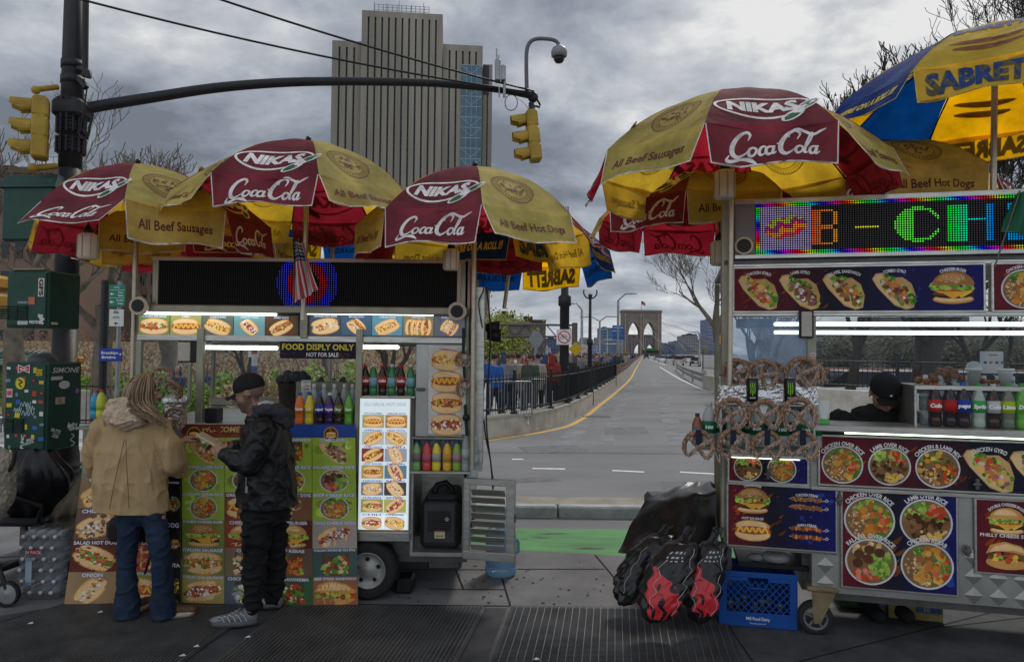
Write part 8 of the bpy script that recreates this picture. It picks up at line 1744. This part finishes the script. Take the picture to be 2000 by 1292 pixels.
def shoe(t,heel,toe,hgt,m_up,m_sole,ankle=None,w_=.045,extra=None):
 h,t_=Vector(heel),Vector(toe);d=(t_-h).normalized();L_=(t_-h).length;sd_=Vector((-d.y,d.x,0));z0=h.z
 q=MB(m_sole);n=18
 def outline(k,z,g):a=2*PI*k/n;x=math.cos(a);y=math.sin(a);ww=w_*(1.0 if x>-.2 else .86)*g;return h+d*(L_/2+L_/2*g*math.copysign(abs(x)**.8,x))+sd_*(ww*math.copysign(abs(y)**.85,y))+Vector((0,0,z))
 q.smooth=True
 v0=[outline(k,.0,.97)for k in range(n)];v1=[outline(k,.018,1.02)for k in range(n)];v2=[outline(k,.032,.98)for k in range(n)]
 q.add(v0+v1+v2,[(r_*n+k,r_*n+(k+1)%n,(r_+1)*n+(k+1)%n,(r_+1)*n+k)for r_ in(0,1)for k in range(n)]+[tuple(range(n-1,-1,-1)),tuple(range(2*n,3*n))]);q.build('shoe_sole',t)
 q=MB('black');zz=Vector((0,0,1));B=Matrix((sd_,d,zz)).transposed()
 for f_,rw,rz,z_ in((.14,.8,.052,.05),(.25,.82,.06,.055),(.45,.86,.045,.05),(.62,.92,.033,.045),(.80,.92,.027,.042),(.9,.75,.022,.04)):q.ball(h+d*L_*f_+zz*z_,(w_*rw,.045,rz),14,m=B)
 q.ball(h+d*L_*.2+zz*hgt*.75,(w_*.72,.05,hgt*.32),14,m=B)
 return organic('shoe_upper',t,q,.006,m_up,5,cuts=[(h+zz*.026,Vector((0,0,-1)))])
# ---- woman in the tan jacket, seen from behind
YW=4.85;W=lambda u,v,dy=0.0:P(u,v,YW+dy)
wo=thing('person','woman with long streaked hair in tan jacket with fleece hood and flared jeans','person',G(290,1212))
q=MB('black');hc=W(283,764,.02);L_,B_=head(q,hc,(1,.32,-.18),.98)
chain(q,[(W(280,785,.0),.055),(W(272,815,.0),.058)]);chain(q,[(W(265,840,.02),(.17,.09,.08)),(W(260,930,.02),(.14,.09,.1)),(W(270,985,.02),(.15,.10,.09))])
for a,b,c_ in((W(255,1000,.03),W(248,1095,.04),W(249,1190,.03)),(W(306,1000,.0),W(315,1095,-.03),W(318,1180,.0))):chain(q,[(a,.06),(b,.035),(c_,.03)])
chain(q,[(W(318,850,.02),.05),(W(341,905,.0),.042),(W(352,865,.22),.032)]);hand(q,W(354,862,.24),(.4,.8,.3),(-.2,-.2,1),.7)
chain(q,[(W(200,850,.03),.05),(W(180,910,.1),.042),(W(215,900,.28),.032)]);hand(q,W(222,898,.30),(.8,.5,.2),(0,-.2,1),.7,thumb=-1)
organic('body',wo,q,.006,SKIN,3);eyes(wo,L_,B_)
TANJ=mat('tan_jacket',(.36,.25,.125),.75,var=.12,scale=8,bump=.15,bscale=30)
q=MB('black')
chain(q,[(W(262,838,.02),(.215,.12,.07)),(W(255,880,.02),(.235,.15,.1)),(W(254,935,.02),(.265,.165,.1)),(W(256,996,.02),(.272,.165,.06))])
chain(q,[(W(225,822,.02),.05),(W(300,822,.0),.055)])
chain(q,[(W(312,838,.02),.085),(W(330,870,-.01),.088),(W(338,905,.0),.082),(W(346,915,.08),.07),(W(350,890,.2),.055)])
chain(q,[(W(200,835,.03),.085),(W(188,880,.06),.085),(W(184,915,.12),.075),(W(205,905,.25),.055)])
fa_,fb_=fold(7,.012,3,(1.2,1.2,.5)),fold(3.0,.010,9,(2.2,1.0,.35))
organic('jacket',wo,q,.007,TANJ,7,wr=lambda p:fa_(p)*.55+fb_(p)*.7-.006,cuts=[(W(256,997),Vector((-.06,0,-1)))])
q=MB(cm((.16,.105,.05),.8))
for pts in([(243,858),(232,905),(222,950),(214,992)],[(246,858),(247,905),(250,950),(252,992)]):q.tube([W(u,v,-.163+.02*abs(v-930)/60)for u,v in pts],.0028,5)
q.build('back_seam',wo)
q=MB('black');hc_=W(250,806,-.10)
chain(q,[(W(220,808,-.07),(.05,.06,.065)),(W(242,815,-.10),(.075,.065,.085)),(W(268,818,-.07),(.06,.06,.06))]);chain(q,[(W(222,790,-.03),.045),(W(245,786,-.07),.042),(W(262,800,-.06),.04)])
f1,f2=fold(40,.006,1,(1,1,1)),fold(9,.010,4,(1,1,1.6));organic('fleece_hood',wo,q,.007,mat('fleece',(.50,.39,.28),.95,var=.25,scale=30,bump=.6,bscale=120),2,wr=lambda p:f1(p)+f2(p))
r=random.Random(9);HM=mat('hair_blonde',(1,1,1),.45,attr=True,var=.1);q=MB(HM);cols=[(.07,.04,.025),(.14,.085,.05),(.28,.19,.11),(.46,.35,.23),(.36,.26,.16)]
q.ball(hc+Vector((-.016,-.012,.022)),(.098,.104,.098),18,col=(.07,.042,.028))
for k in range(1900):
 ang=r.uniform(R(95),R(335));ox,oy=math.cos(ang)*.100,math.sin(ang)*.100;l=r.uniform(.9,1.12);fx_=max(0,min(1,(ox+.10)/.16));jx=r.gauss(0,.004)
 if ox>.05 and oy>.02:continue
 end=W(247+76*fx_+r.gauss(0,2.5),794+fx_*36+r.uniform(-8,8),-.10*l+oy*.35)
 q.tube(spline([tuple(hc+Vector((.012+ox*.12+jx,oy*.12,.126))),tuple(hc+Vector((ox*.70*l,oy*.70*l,.100))),tuple(hc+Vector((ox*1.05*l-.01,oy*1.05*l-.01,.02))),tuple(hc+Vector((ox*1.15*l-.012+jx,oy*1.12*l,-.08))),tuple(end)],3),[.0016]*9+[.0018]*2+[.0016,.001],4,col=r.choice(cols),cap=False)
q.build('hair',wo)
DEN=mat('denim',(.011,.022,.046),.8,var=.25,scale=9,bump=.2,bscale=60)
q=MB('black');chain(q,[(W(265,985,.02),(.12,.10,.08)),(W(289,990,.01),(.10,.10,.08))]);chain(q,[(W(268,1000,.02),(.09,.09,.09)),(W(290,1000,.01),(.09,.09,.09))])
chain(q,[(W(255,1000,.03),.086),(W(250,1060,.03),.072),(W(248,1110,.04),.060),(W(249,1150,.03),.070),(W(248,1205,.02),.088)])
chain(q,[(W(299,1005,.0),.080),(W(312,1060,-.03),.072),(W(316,1110,-.03),.064),(W(317,1150,.0),.072),(W(319,1196,.02),.090)])
organic('jeans',wo,q,.008,DEN,5,wr=fold(9,.007,2,(1,1,1.4)),cuts=[(W(248,1203,.0),Vector((0,0,-1)))])
BRS=mat('brown_suede',(.10,.055,.03),.8,var=.2);SOL=mat('cream_sole',(.40,.34,.26),.7,var=.1)
g1,g2=G(250,1205),G(296,1210);g1.z=g2.z=.02
shoe(wo,g1+Vector((0,-.06,0)),g1+Vector((.05,.21,0)),.09,BRS,SOL);shoe(wo,g2+Vector((-.0,-.0,0)),g2+Vector((.275,.05,0)),.09,BRS,SOL)
t=thing('handbag','black handbag hanging in front of the woman between her legs','bag',W(262,1060,.18));q=MB('black');q.bbox(W(205,1000,.15).x,W(292,1000,.15).x,YW+.13,YW+.24,W(250,1060,.15).z,W(250,1012,.15).z,.04);q.tube([W(294,1000,.1),W(300,1060,.1),W(290,1095,.1),W(283,1120,.1)],.008,6);q.build('bag_body',t)
# ---- man in black jacket and cap, left profile
YM=4.72;N_=lambda u,v,dy=0.0:P(u,v,YM+dy)
ma=thing('person','man in black leather jacket, black cap and grey sneakers reading a box','person',G(490,1222))
q=MB('black');mh=N_(487,770,.0);fw=Vector((-1,-.10,-.30));L_,B_=head(q,mh,fw,1.03,nose=1.06)
chain(q,[(N_(495,795,.0),.058),(N_(508,825,.0),.062)]);chain(q,[(N_(518,850,.0),(.12,.17,.08)),(N_(520,930,.0),(.11,.14,.1)),(N_(520,990,.0),(.12,.14,.09))])
chain(q,[(N_(505,985,-.07),.07),(N_(497,1080,-.08),.06),(N_(494,1185,-.1),.042)]);chain(q,[(N_(535,985,.08),.07),(N_(536,1080,.1),.06),(N_(533,1165,.1),.042)])
wr1=N_(437,889,-.20);wr2=N_(452,868,.10)
chain(q,[(N_(515,845,-.16),.05),(N_(490,905,-.2),.042),(wr1,.03)]);chain(q,[(N_(515,845,.16),.05),(N_(492,900,.17),.042),(wr2,.03)])
hand(q,wr1,(-.75,.35,.45),(-.3,-.8,.3),.55,1.05,thumb=1);hand(q,wr2,(-.9,-.25,.15),(-.1,.6,.8),.6,1.05,thumb=-1)
def beard(p):
 d=B_.transposed()@(p-mh);return(.12,.068,.05)if(d.z<-.035 and d.z>-.13 and d.y>-.02 and(p-mh).length<.15)or(d.z<.0 and abs(d.x)>.045 and-.02<d.y<.03 and d.z>-.1)else((.16,.10,.075)if(d.y<-.03 and d.z<.04 and d.z>-.06 and(p-mh).length<.13)else(.27,.150,.10))
organic('body',ma,q,.006,mat('skin_stubble',(1,1,1),.5,attr=True,var=.06),3,colfn=beard);eyes(ma,L_,B_,1.03)  # darker vertex colours mark the beard stubble
q=MB('black');up_=B_@Vector((0,0,1));ff=B_@Vector((0,1,0));cc_=mh+up_*.052*1-ff*.012
q.ball(cc_+up_*.006,(.085,.108,.090),20,m=B_)
organic('cap',ma,q,.006,mat('cap_black',(.009,.009,.010),.85,var=.2),3,cuts=[(cc_-up_*.022,-up_)])
q=MB(MC['cap_black']);
def brim(s_,q_):x=(s_-.5)*2;y=.085+q_*.085*(1-.35*x*x);return cc_+B_@Vector((x*.078*(1-.12*q_),y,-.018-.022*x*x-.010*q_))
q.grid(brim,14,6);q.grid(lambda a,b:brim(1-a,b)-up_*.005,14,6);q.grid(lambda a,b:brim(a,1.0)-up_*.005*b,14,1);q.build('cap_brim',ma)
LEA=mat('black_leather',(.008,.008,.009),.42,var=.1,scale=10,bump=.12,bscale=25)
q=MB('black');chain(q,[(N_(520,838,.0),(.15,.205,.07)),(N_(522,880,.0),(.175,.20,.10)),(N_(522,930,.0),(.185,.195,.1)),(N_(521,992,.0),(.20,.19,.05))])
chain(q,[(N_(512,842,-.15),.088),(N_(500,875,-.19),.085),(N_(486,905,-.21),.076),(N_(462,898,-.215),.062),(N_(444,890,-.205),.050)]);chain(q,[(N_(512,842,.15),.085),(N_(492,895,.17),.075),(N_(463,873,.12),.052)])
chain(q,[(N_(505,818,.0),(.09,.12,.04))]*1)
w1,w2=fold(8,.012,5,(1.2,1,.8)),fold(20,.004,2,(1,1,1));organic('jacket',ma,q,.007,LEA,5,wr=lambda p:w1(p)*.8+w2(p)*.5,cuts=[(N_(521,985),Vector((-.04,0,-1)))])
q=MB('black');chain(q,[(N_(502,800,-.07),.034),(N_(525,800,-.11),.040),(N_(550,806,-.06),.045),(N_(560,812,.03),.045),(N_(545,800,.1),.04),(N_(512,798,.09),.034)]);chain(q,[(N_(548,815,-.03),(.05,.07,.04)),(N_(562,828,.0),(.035,.07,.03))]);chain(q,[(N_(500,812,-.08),.03),(N_(494,822,-.03),.028)])
organic('hood',ma,q,.008,mat('hood_grey',(.035,.034,.042),.9,var=.15),4,wr=fold(12,.008,6,(1,1,1)))
q=MB(cm((.42,.42,.44),.9));q.tube([N_(504,790,-.06),N_(520,786,-.04),N_(532,787,.03)],[.012,.016,.01],8);q.build('collar',ma)
q=MB('galv');q.tube([N_(481,925,-.19),N_(480,955,-.195),N_(479,962,-.195)],.003,5);q.bbox(N_(482,960,-.2).x-.008,N_(482,960,-.2).x+.008,YM-.21,YM-.2,N_(482,962,-.2).z,N_(482,948,-.2).z,.003);q.build('zip',ma)
CARG=mat('black_cargo',(.006,.006,.006),.85,var=.3,scale=7,bump=.2)
q=MB('black');chain(q,[(N_(520,980,.0),(.165,.17,.08)),(N_(520,1005,.0),(.16,.15,.08))])
chain(q,[(N_(505,1010,-.07),.098),(N_(500,1060,-.08),.088),(N_(497,1110,-.08),.080),(N_(496,1150,-.09),.070),(N_(494,1178,-.1),.060)])
chain(q,[(N_(533,1010,.07),.098),(N_(535,1060,.08),.085),(N_(536,1110,.09),.076),(N_(535,1145,.10),.066),(N_(534,1164,.1),.056)])
chain(q,[(N_(482,1040,-.14),(.03,.05,.05)),(N_(480,1068,-.14),(.03,.05,.04))])
organic('trousers',ma,q,.009,CARG,4,wr=fold(11,.012,7,(.8,.8,1.6)))
SN=mat('sneaker_grey',(.20,.22,.25),.6,var=.35,scale=16,col2=(.06,.065,.075));SS=mat('sneaker_sole',(.10,.10,.11),.6,var=.3)
g1,g2=G(503,1222),G(551,1190);g1.z=g2.z=.02
for g_,tv in((g1,Vector((-.29,-.06,0))),(g2,Vector((-.27,.02,0)))):
 shoe(ma,g_,g_+tv,.105,SN,SS,w_=.048);q=MB(cm((.42,.43,.44),.5));d_=tv.normalized()
 for k in range(5):p=g_+tv*(.18+.12*k)+Vector((0,-.046,.04));q.tube([p+Vector((0,0,-.005)),p+d_*.02+Vector((0,.004,.03)),p+d_*.05+Vector((0,.016,.045-.004*k))],.0035,5)
 for k in range(4):p=g_+tv*(.42+.09*k);q.tube([p+Vector((0,-.03,.098-.012*k)),p+Vector((0,.03,.098-.012*k))],.004,5)
 q.build('shoe_trim',ma)
t=thing('food_box','small flat tan snack box held in the hands of the man in the cap','box',N_(418,868,-.1));q=MB(cm((.40,.31,.18),.7));q.T=Matrix.Translation(N_(415,862,-.08))@Matrix.Rotation(R(12),4,'Z')@Matrix.Rotation(R(32),4,'Y');q.bbox(-.10,.09,-.09,.07,-.004,.012,.003);q.build('card',t);q=MB(cm((.6,.6,.58),.5));q.T=Matrix.Translation(N_(400,862,-.12));q.ball((0,0,0),(.02,.015,.014),10);q.build('paper',t)
# ---- vendor in the right cart
VF=lambda u,v,y=.95:RF.w(RF.at(u,v,y*.48))
VF0=lambda u,v,y=.95:RF.w(RF.at(u,v,y));ve=thing('person','vendor in black hoodie and black cap bending over the counter of the right cart','person',(VF(1715,800).x,VF(1715,800).y,0))
q=MB('black');vh=VF(1727,768,.80);fv=Vector((-.16,-1,-.75));L_,B_=head(q,vh,fv,1.2)
chain(q,[(VF(1730,776,.92),.065),(VF(1728,798,.98),.07)]);chain(q,[(VF(1722,830,1.0),(.20,.11,.1)),(VF(1722,900,1.05),(.17,.11,.12)),(VF(1722,980,1.05),(.16,.11,.1))])
vb=VF(1722,980,1.05)
for sx in(-.1,.1):chain(q,[(vb+Vector((sx,0,-.05)),.09),(Vector((vb.x+sx,vb.y,.45)),.06),(Vector((vb.x+sx,vb.y,.08)),.045)]);chain(q,[(Vector((vb.x+sx,vb.y,.05)),.045),(Vector((vb.x+sx,vb.y-.15,.04)),.038)])
for u0,u1,sg_ in((1655,1668,-1),(1775,1765,1)):wv_=VF(u1,850,.62);chain(q,[(VF(u0,825,1.0),.05),(VF(u0-sg_*-6,872,.9),.042),(wv_,.03)]);hand(q,wv_,(-.3*sg_,-.8,-.3),(0,-.2,1),.6,thumb=-sg_)
organic('body',ve,q,.007,SKIN2,3);eyes(ve,L_,B_,1.2)
q=MB('black');up_=B_@Vector((0,0,1));ff=B_@Vector((0,1,0));cc_=vh+up_*.055-ff*.008;q.ball(cc_,(.103,.126,.098),20,m=B_);organic('cap',ve,q,.006,MC['cap_black'],2,cuts=[(cc_-up_*.022,-up_)])
q=MB(MC['cap_black']);q.grid(brim,14,6);q.grid(lambda a,b:brim(1-a,b)-up_*.005,14,6);q.build('cap_brim',ve)
q=MB('white');p=cc_+ff*.120+up_*.016;q.ball(p,(.010,.004,.009),8,m=B_);q.build('cap_patch',ve)
q=MB('black');chain(q,[(VF(1718,806,1.0),(.20,.13,.06)),(VF(1712,850,1.0),(.26,.17,.1)),(VF(1722,960,1.05),(.22,.14,.1))]);chain(q,[(VF(1700,800,.96),.05),(VF(1728,806,1.04),.055),(VF(1760,800,.96),.05)])
for u0,u1,sg_ in((1636,1650,-1),(1788,1770,1)):chain(q,[(VF(u0+8*-sg_,824,1.0),.095),(VF(u0,868,.92),.08),(VF(u1,852,.68),.05)])
organic('hoodie',ve,q,.009,mat('hoodie_black',(.012,.012,.014),.9,var=.2),4,wr=fold(9,.010,3,(1,1,1)))
q=MB('black')
for sx in(-.1,.1):chain(q,[(vb+Vector((sx,0,-.05)),.11),(Vector((vb.x+sx,vb.y,.45)),.08),(Vector((vb.x+sx,vb.y,.10)),.07)]);chain(q,[(Vector((vb.x+sx,vb.y,.06)),.055),(Vector((vb.x+sx,vb.y-.15,.05)),.05)])
organic('trousers',ve,q,.012,MC['hoodie_black'],2)
q=MB('white');q.tube([VF(1720,812,.83),VF(1721,822,.82),VF(1722,828,.82)],.0025,5);q.build('zip',ve)
# ---- fleece covered stroller at the left edge
t=thing('stroller','stroller hooded with a cream fleece blanket, cut off by the left edge','stroller',G(-30,1150));E_=lambda u,v,dy=0:P(u,v,5.1+dy)
q=MB('black');chain(q,[(E_(-35,915),(.20,.22,.17)),(E_(-45,975),(.23,.22,.15)),(E_(-70,1035),(.17,.2,.10))]);f3=fold(26,.010,1,(1,1,1))
organic('blanket',t,q,.012,mat('fleece_pale',(.46,.42,.34),.95,var=.2,scale=30,bump=.8,bscale=110),2,wr=f3)
q=MB('blackm');q.tube([E_(-100,900),E_(-60,1040),E_(-5,1095),E_(12,1150)],.014,6);q.tube([E_(10,930),E_(26,905),E_(30,880)],.014,6);q.tube([E_(-90,1110),E_(-5,1095)],.012,6);q.build('frame',t)
for u in(14,-95):p=E_(u,1150);q=MB('rubber');q.lathe([(.075,-.015),(.09,-.018),(.09,.018),(.075,.015)],(p.x,5.1,.092),20,axis='Y',cap=False);q.use('galv');q.lathe([(.074,-.004),(.012,-.012),(0,-.014)],(p.x,5.1,.092),14,axis='Y',cap=False);q.build('wheel',t)
# ---- walkers on the promenade: eight figures, copied
def walker(coat,leg,hair,hood=False,long_=0.0,seed=0):
 t=thing('person','x','person',(0,0,0));r=random.Random(seed);st=r.uniform(.10,.18);sw=r.uniform(.08,.2)
 q=MB('black');q.ball((0,.0,1.62),(.075,.09,.105),12);q.ball((0,.02,1.57),(.06,.07,.07),10);q.ball((0,.095,1.60),.014,6);chain(q,[((0,-.01,1.5),.055),((0,-.01,1.42),.06)]);chain(q,[((0,0,1.35),(.17,.1,.08)),((0,0,1.0),(.14,.1,.1))])
 for s_ in(-1,1):
  chain(q,[((s_*.09,0,.92),.085),((s_*.09,s_*st*.5+.03,.48),.055),((s_*.09,s_*st,.08),.04)]);chain(q,[((s_*.09,s_*st,.05),.04),((s_*.09,s_*st+.14,.04),.035)])
  chain(q,[((s_*.20,0,1.36),.05),((s_*.235,-s_*sw*.4,1.08),.04),((s_*.22,-s_*sw+.08,.86),.03),((s_*.22,-s_*sw+.11,.80),.028)])
 organic('body',t,q,.018,SKIN,1)
 q=MB('black');chain(q,[((0,0,1.38),(.18,.115,.06)),((0,0,1.15),(.19,.13,.1)),((0,0,.92-long_),(.19,.13,.08))])
 for s_ in(-1,1):chain(q,[((s_*.18,0,1.36),.075),((s_*.24,-s_*sw*.4,1.08),.065),((s_*.225,-s_*sw+.07,.88),.05)])
 if hood:chain(q,[((0,-.07,1.44),(.11,.07,.06)),((0,-.03,1.62),(.095,.10,.12))])
 organic('coat',t,q,.018,mat('coat_%02d%02d%02d'%tuple(int(c*99)for c in coat),coat,.85,var=.2),1)
 q=MB('black')
 for s_ in(-1,1):chain(q,[((s_*.09,0,.92),.10),((s_*.09,s_*st*.5+.03,.48),.075),((s_*.09,s_*st,.12),.062)]);chain(q,[((s_*.09,s_*st,.05),.05),((s_*.09,s_*st+.14,.045),.045)])
 organic('trousers',t,q,.022,mat('legs_%02d%02d%02d'%tuple(int(c*99)for c in leg),leg,.85,var=.2),1)
 if not hood:
  q=MB('black');q.ball((0,-.015,1.66),(.085,.10,.095),12);
  if seed%2:q.ball((0,-.06,1.52),(.08,.05,.13),10)
  organic('hair',t,q,.02,mat('hairc_%02d%02d%02d'%tuple(int(c*99)for c in hair),hair,.7,var=.2),1)
 return t
WK=[((.02,.09,.30),'blue jacket'),((.03,.03,.035),'black coat'),((.05,.07,.05),'dark green coat'),((.22,.03,.025),'dark red coat'),((.30,.27,.22),'beige coat'),((.05,.06,.12),'navy coat'),((.16,.16,.17),'grey coat'),((.10,.06,.035),'brown coat')]
HR=[((.03,.02,.015),'dark hair'),((.40,.27,.13),'blond hair'),((.09,.045,.025),'brown hair'),((.25,.24,.23),'grey hair')]
protos=[walker(c_,[(.02,.025,.05),(.015,.015,.017),(.05,.05,.06)][i%3],HR[(i*3)%4][0],hood=(i in(3,5)),long_=.22 if i in(1,4)else 0,seed=i)for i,(c_,_)in enumerate(WK)]
first_=[True]*8;CG='walkers on the bridge promenade'
def put_walker(i,p,rz,label,group,s=1.0):
 o=protos[i]if first_[i]else copy_tree(protos[i]);first_[i]=False
 o.location=p;o.rotation_euler=(0,0,rz);o.scale=(s,s,s);o['label']=label;o['group']=group
for i,(u,Y,k,lab)in enumerate([(966,17.5,0,'man in bright blue jacket at the left end of the railing, seen from behind'),(993,20,6,'walker in grey coat next to the man in bright blue'),(1001,22,2,'walker in dark green right behind the grey steel barricade'),(1013,20.5,4,'walker with light coat above the steel barricade'),(1036,19.5,2,'broad walker in dark green coat left of the railing post'),(1051,21,4,'blond walker in beige coat behind the railing'),(1066,22,5,'walker with navy hood left of the dark red one'),(1079,21,3,'walker with dark red hood beside the thick lamp post'),(1093,24,7,'walker in brown coat just left of the thick lamp post')]):
 p=P(u,700,Y);put_walker(k,(p.x,Y,.1),-.5+.2*(i%3),lab,CG)
wl=[(p.x,p.y)for p in wpts]+[(p.x,p.y)for p in fpts]
def wallx(Y):
 for(a,b),(c_,d)in zip(wl,wl[1:]):
  if b<=Y<=d and d>b:return a+(c_-a)*(Y-b)/(d-b)
 return wl[-1][0]+(Y-wl[-1][1])*.187
r=random.Random(77);n=0;Y=24.0;zone=['near the thick lamp post','between the two black lamp posts','past the slim lamp post','far up the promenade']
while n<84:
 Y+=.5+Y*.006;k=r.randrange(8);x=wallx(Y)-r.uniform(.7,4.2+Y*.01);u=1000+1360*x/Y
 h=HR[(k*3)%4][1];lab='walker in %s with %s %s'%(WK[k][1],h if k not in(3,5)else 'raised hood',zone[0 if u<1110 else 1 if u<1150 else 2 if Y<60 else 3])
 put_walker(k,(x,Y,.1),r.uniform(-.6,.2)+(PI if r.random()<.35 else 0),lab,CG,r.uniform(.92,1.05));n+=1
mb=MB('print')
for k in range(420):
 Y=r.uniform(90,330);p=Vector((wallx(Y)-r.uniform(.7,6),Y,0));c_=jit(WK[r.randrange(8)][0],.3);h=r.uniform(1.5,1.85)
 mb.lathe([(.10,0),(.15,.5),(.22,1.0),(.2,1.38),(.06,1.45)],(p.x,Y,.1),6,col=c_);mb.ball((p.x,Y,.1+h-.12),.11,6,col=r.choice([(.05,.03,.02),(.3,.2,.12),(.12,.07,.04)]))
tag(mb.build('distant_crowd'),kind='stuff')
for i,(u,Y,k,s_,lab)in enumerate([(411,17.2,5,.93,'park visitor in navy seen through the serving window'),(424,18.2,6,.93,'park visitor in grey directly behind the one in navy'),(399,18.6,7,.90,'park visitor in brown left of the one in navy'),(347,16.5,5,.93,'park visitor in dark coat in the left pane of the left cart')]):
 p=P(u,700,Y);put_walker(k,(p.x,Y,RZ),PI+.3,lab,'park visitors behind the left cart',s_)
def barricade(u0,u1,Y0,Y1,label):
 a,b=P(u0,700,Y0),P(u1,700,Y1);a.z=b.z=.1;t=thing('steel_barricade',label,'barricade',a,group='steel crowd barricades');m_=MB('galv');H_=Vector((0,0,1.05));lo=Vector((0,0,.2));
 m_.tube([a+lo,a+H_*.93,a.lerp(b,.04)+H_,b.lerp(a,.04)+H_,b+H_*.93,b+lo],.02,6);m_.tube([a+lo,b+lo],.018,6);m_.build('frame',t);m_=MB('galv')
 for k in range(1,15):m_.cyl(a.lerp(b,k/15)+lo,a.lerp(b,k/15)+H_,.008,n=5)
 m_.build('bars',t)
 for e in(a.lerp(b,.1),a.lerp(b,.9)):m_=MB('galv');m_.tube([e+Vector((0,-.3,0)),e+lo,e+Vector((0,.3,0))],.015,5);m_.build('foot',t)
barricade(958,1040,16.9,17.4,'grey steel barricade left behind the railing');barricade(1018,1068,18.6,18.9,'grey steel barricade farther right behind the railing post')
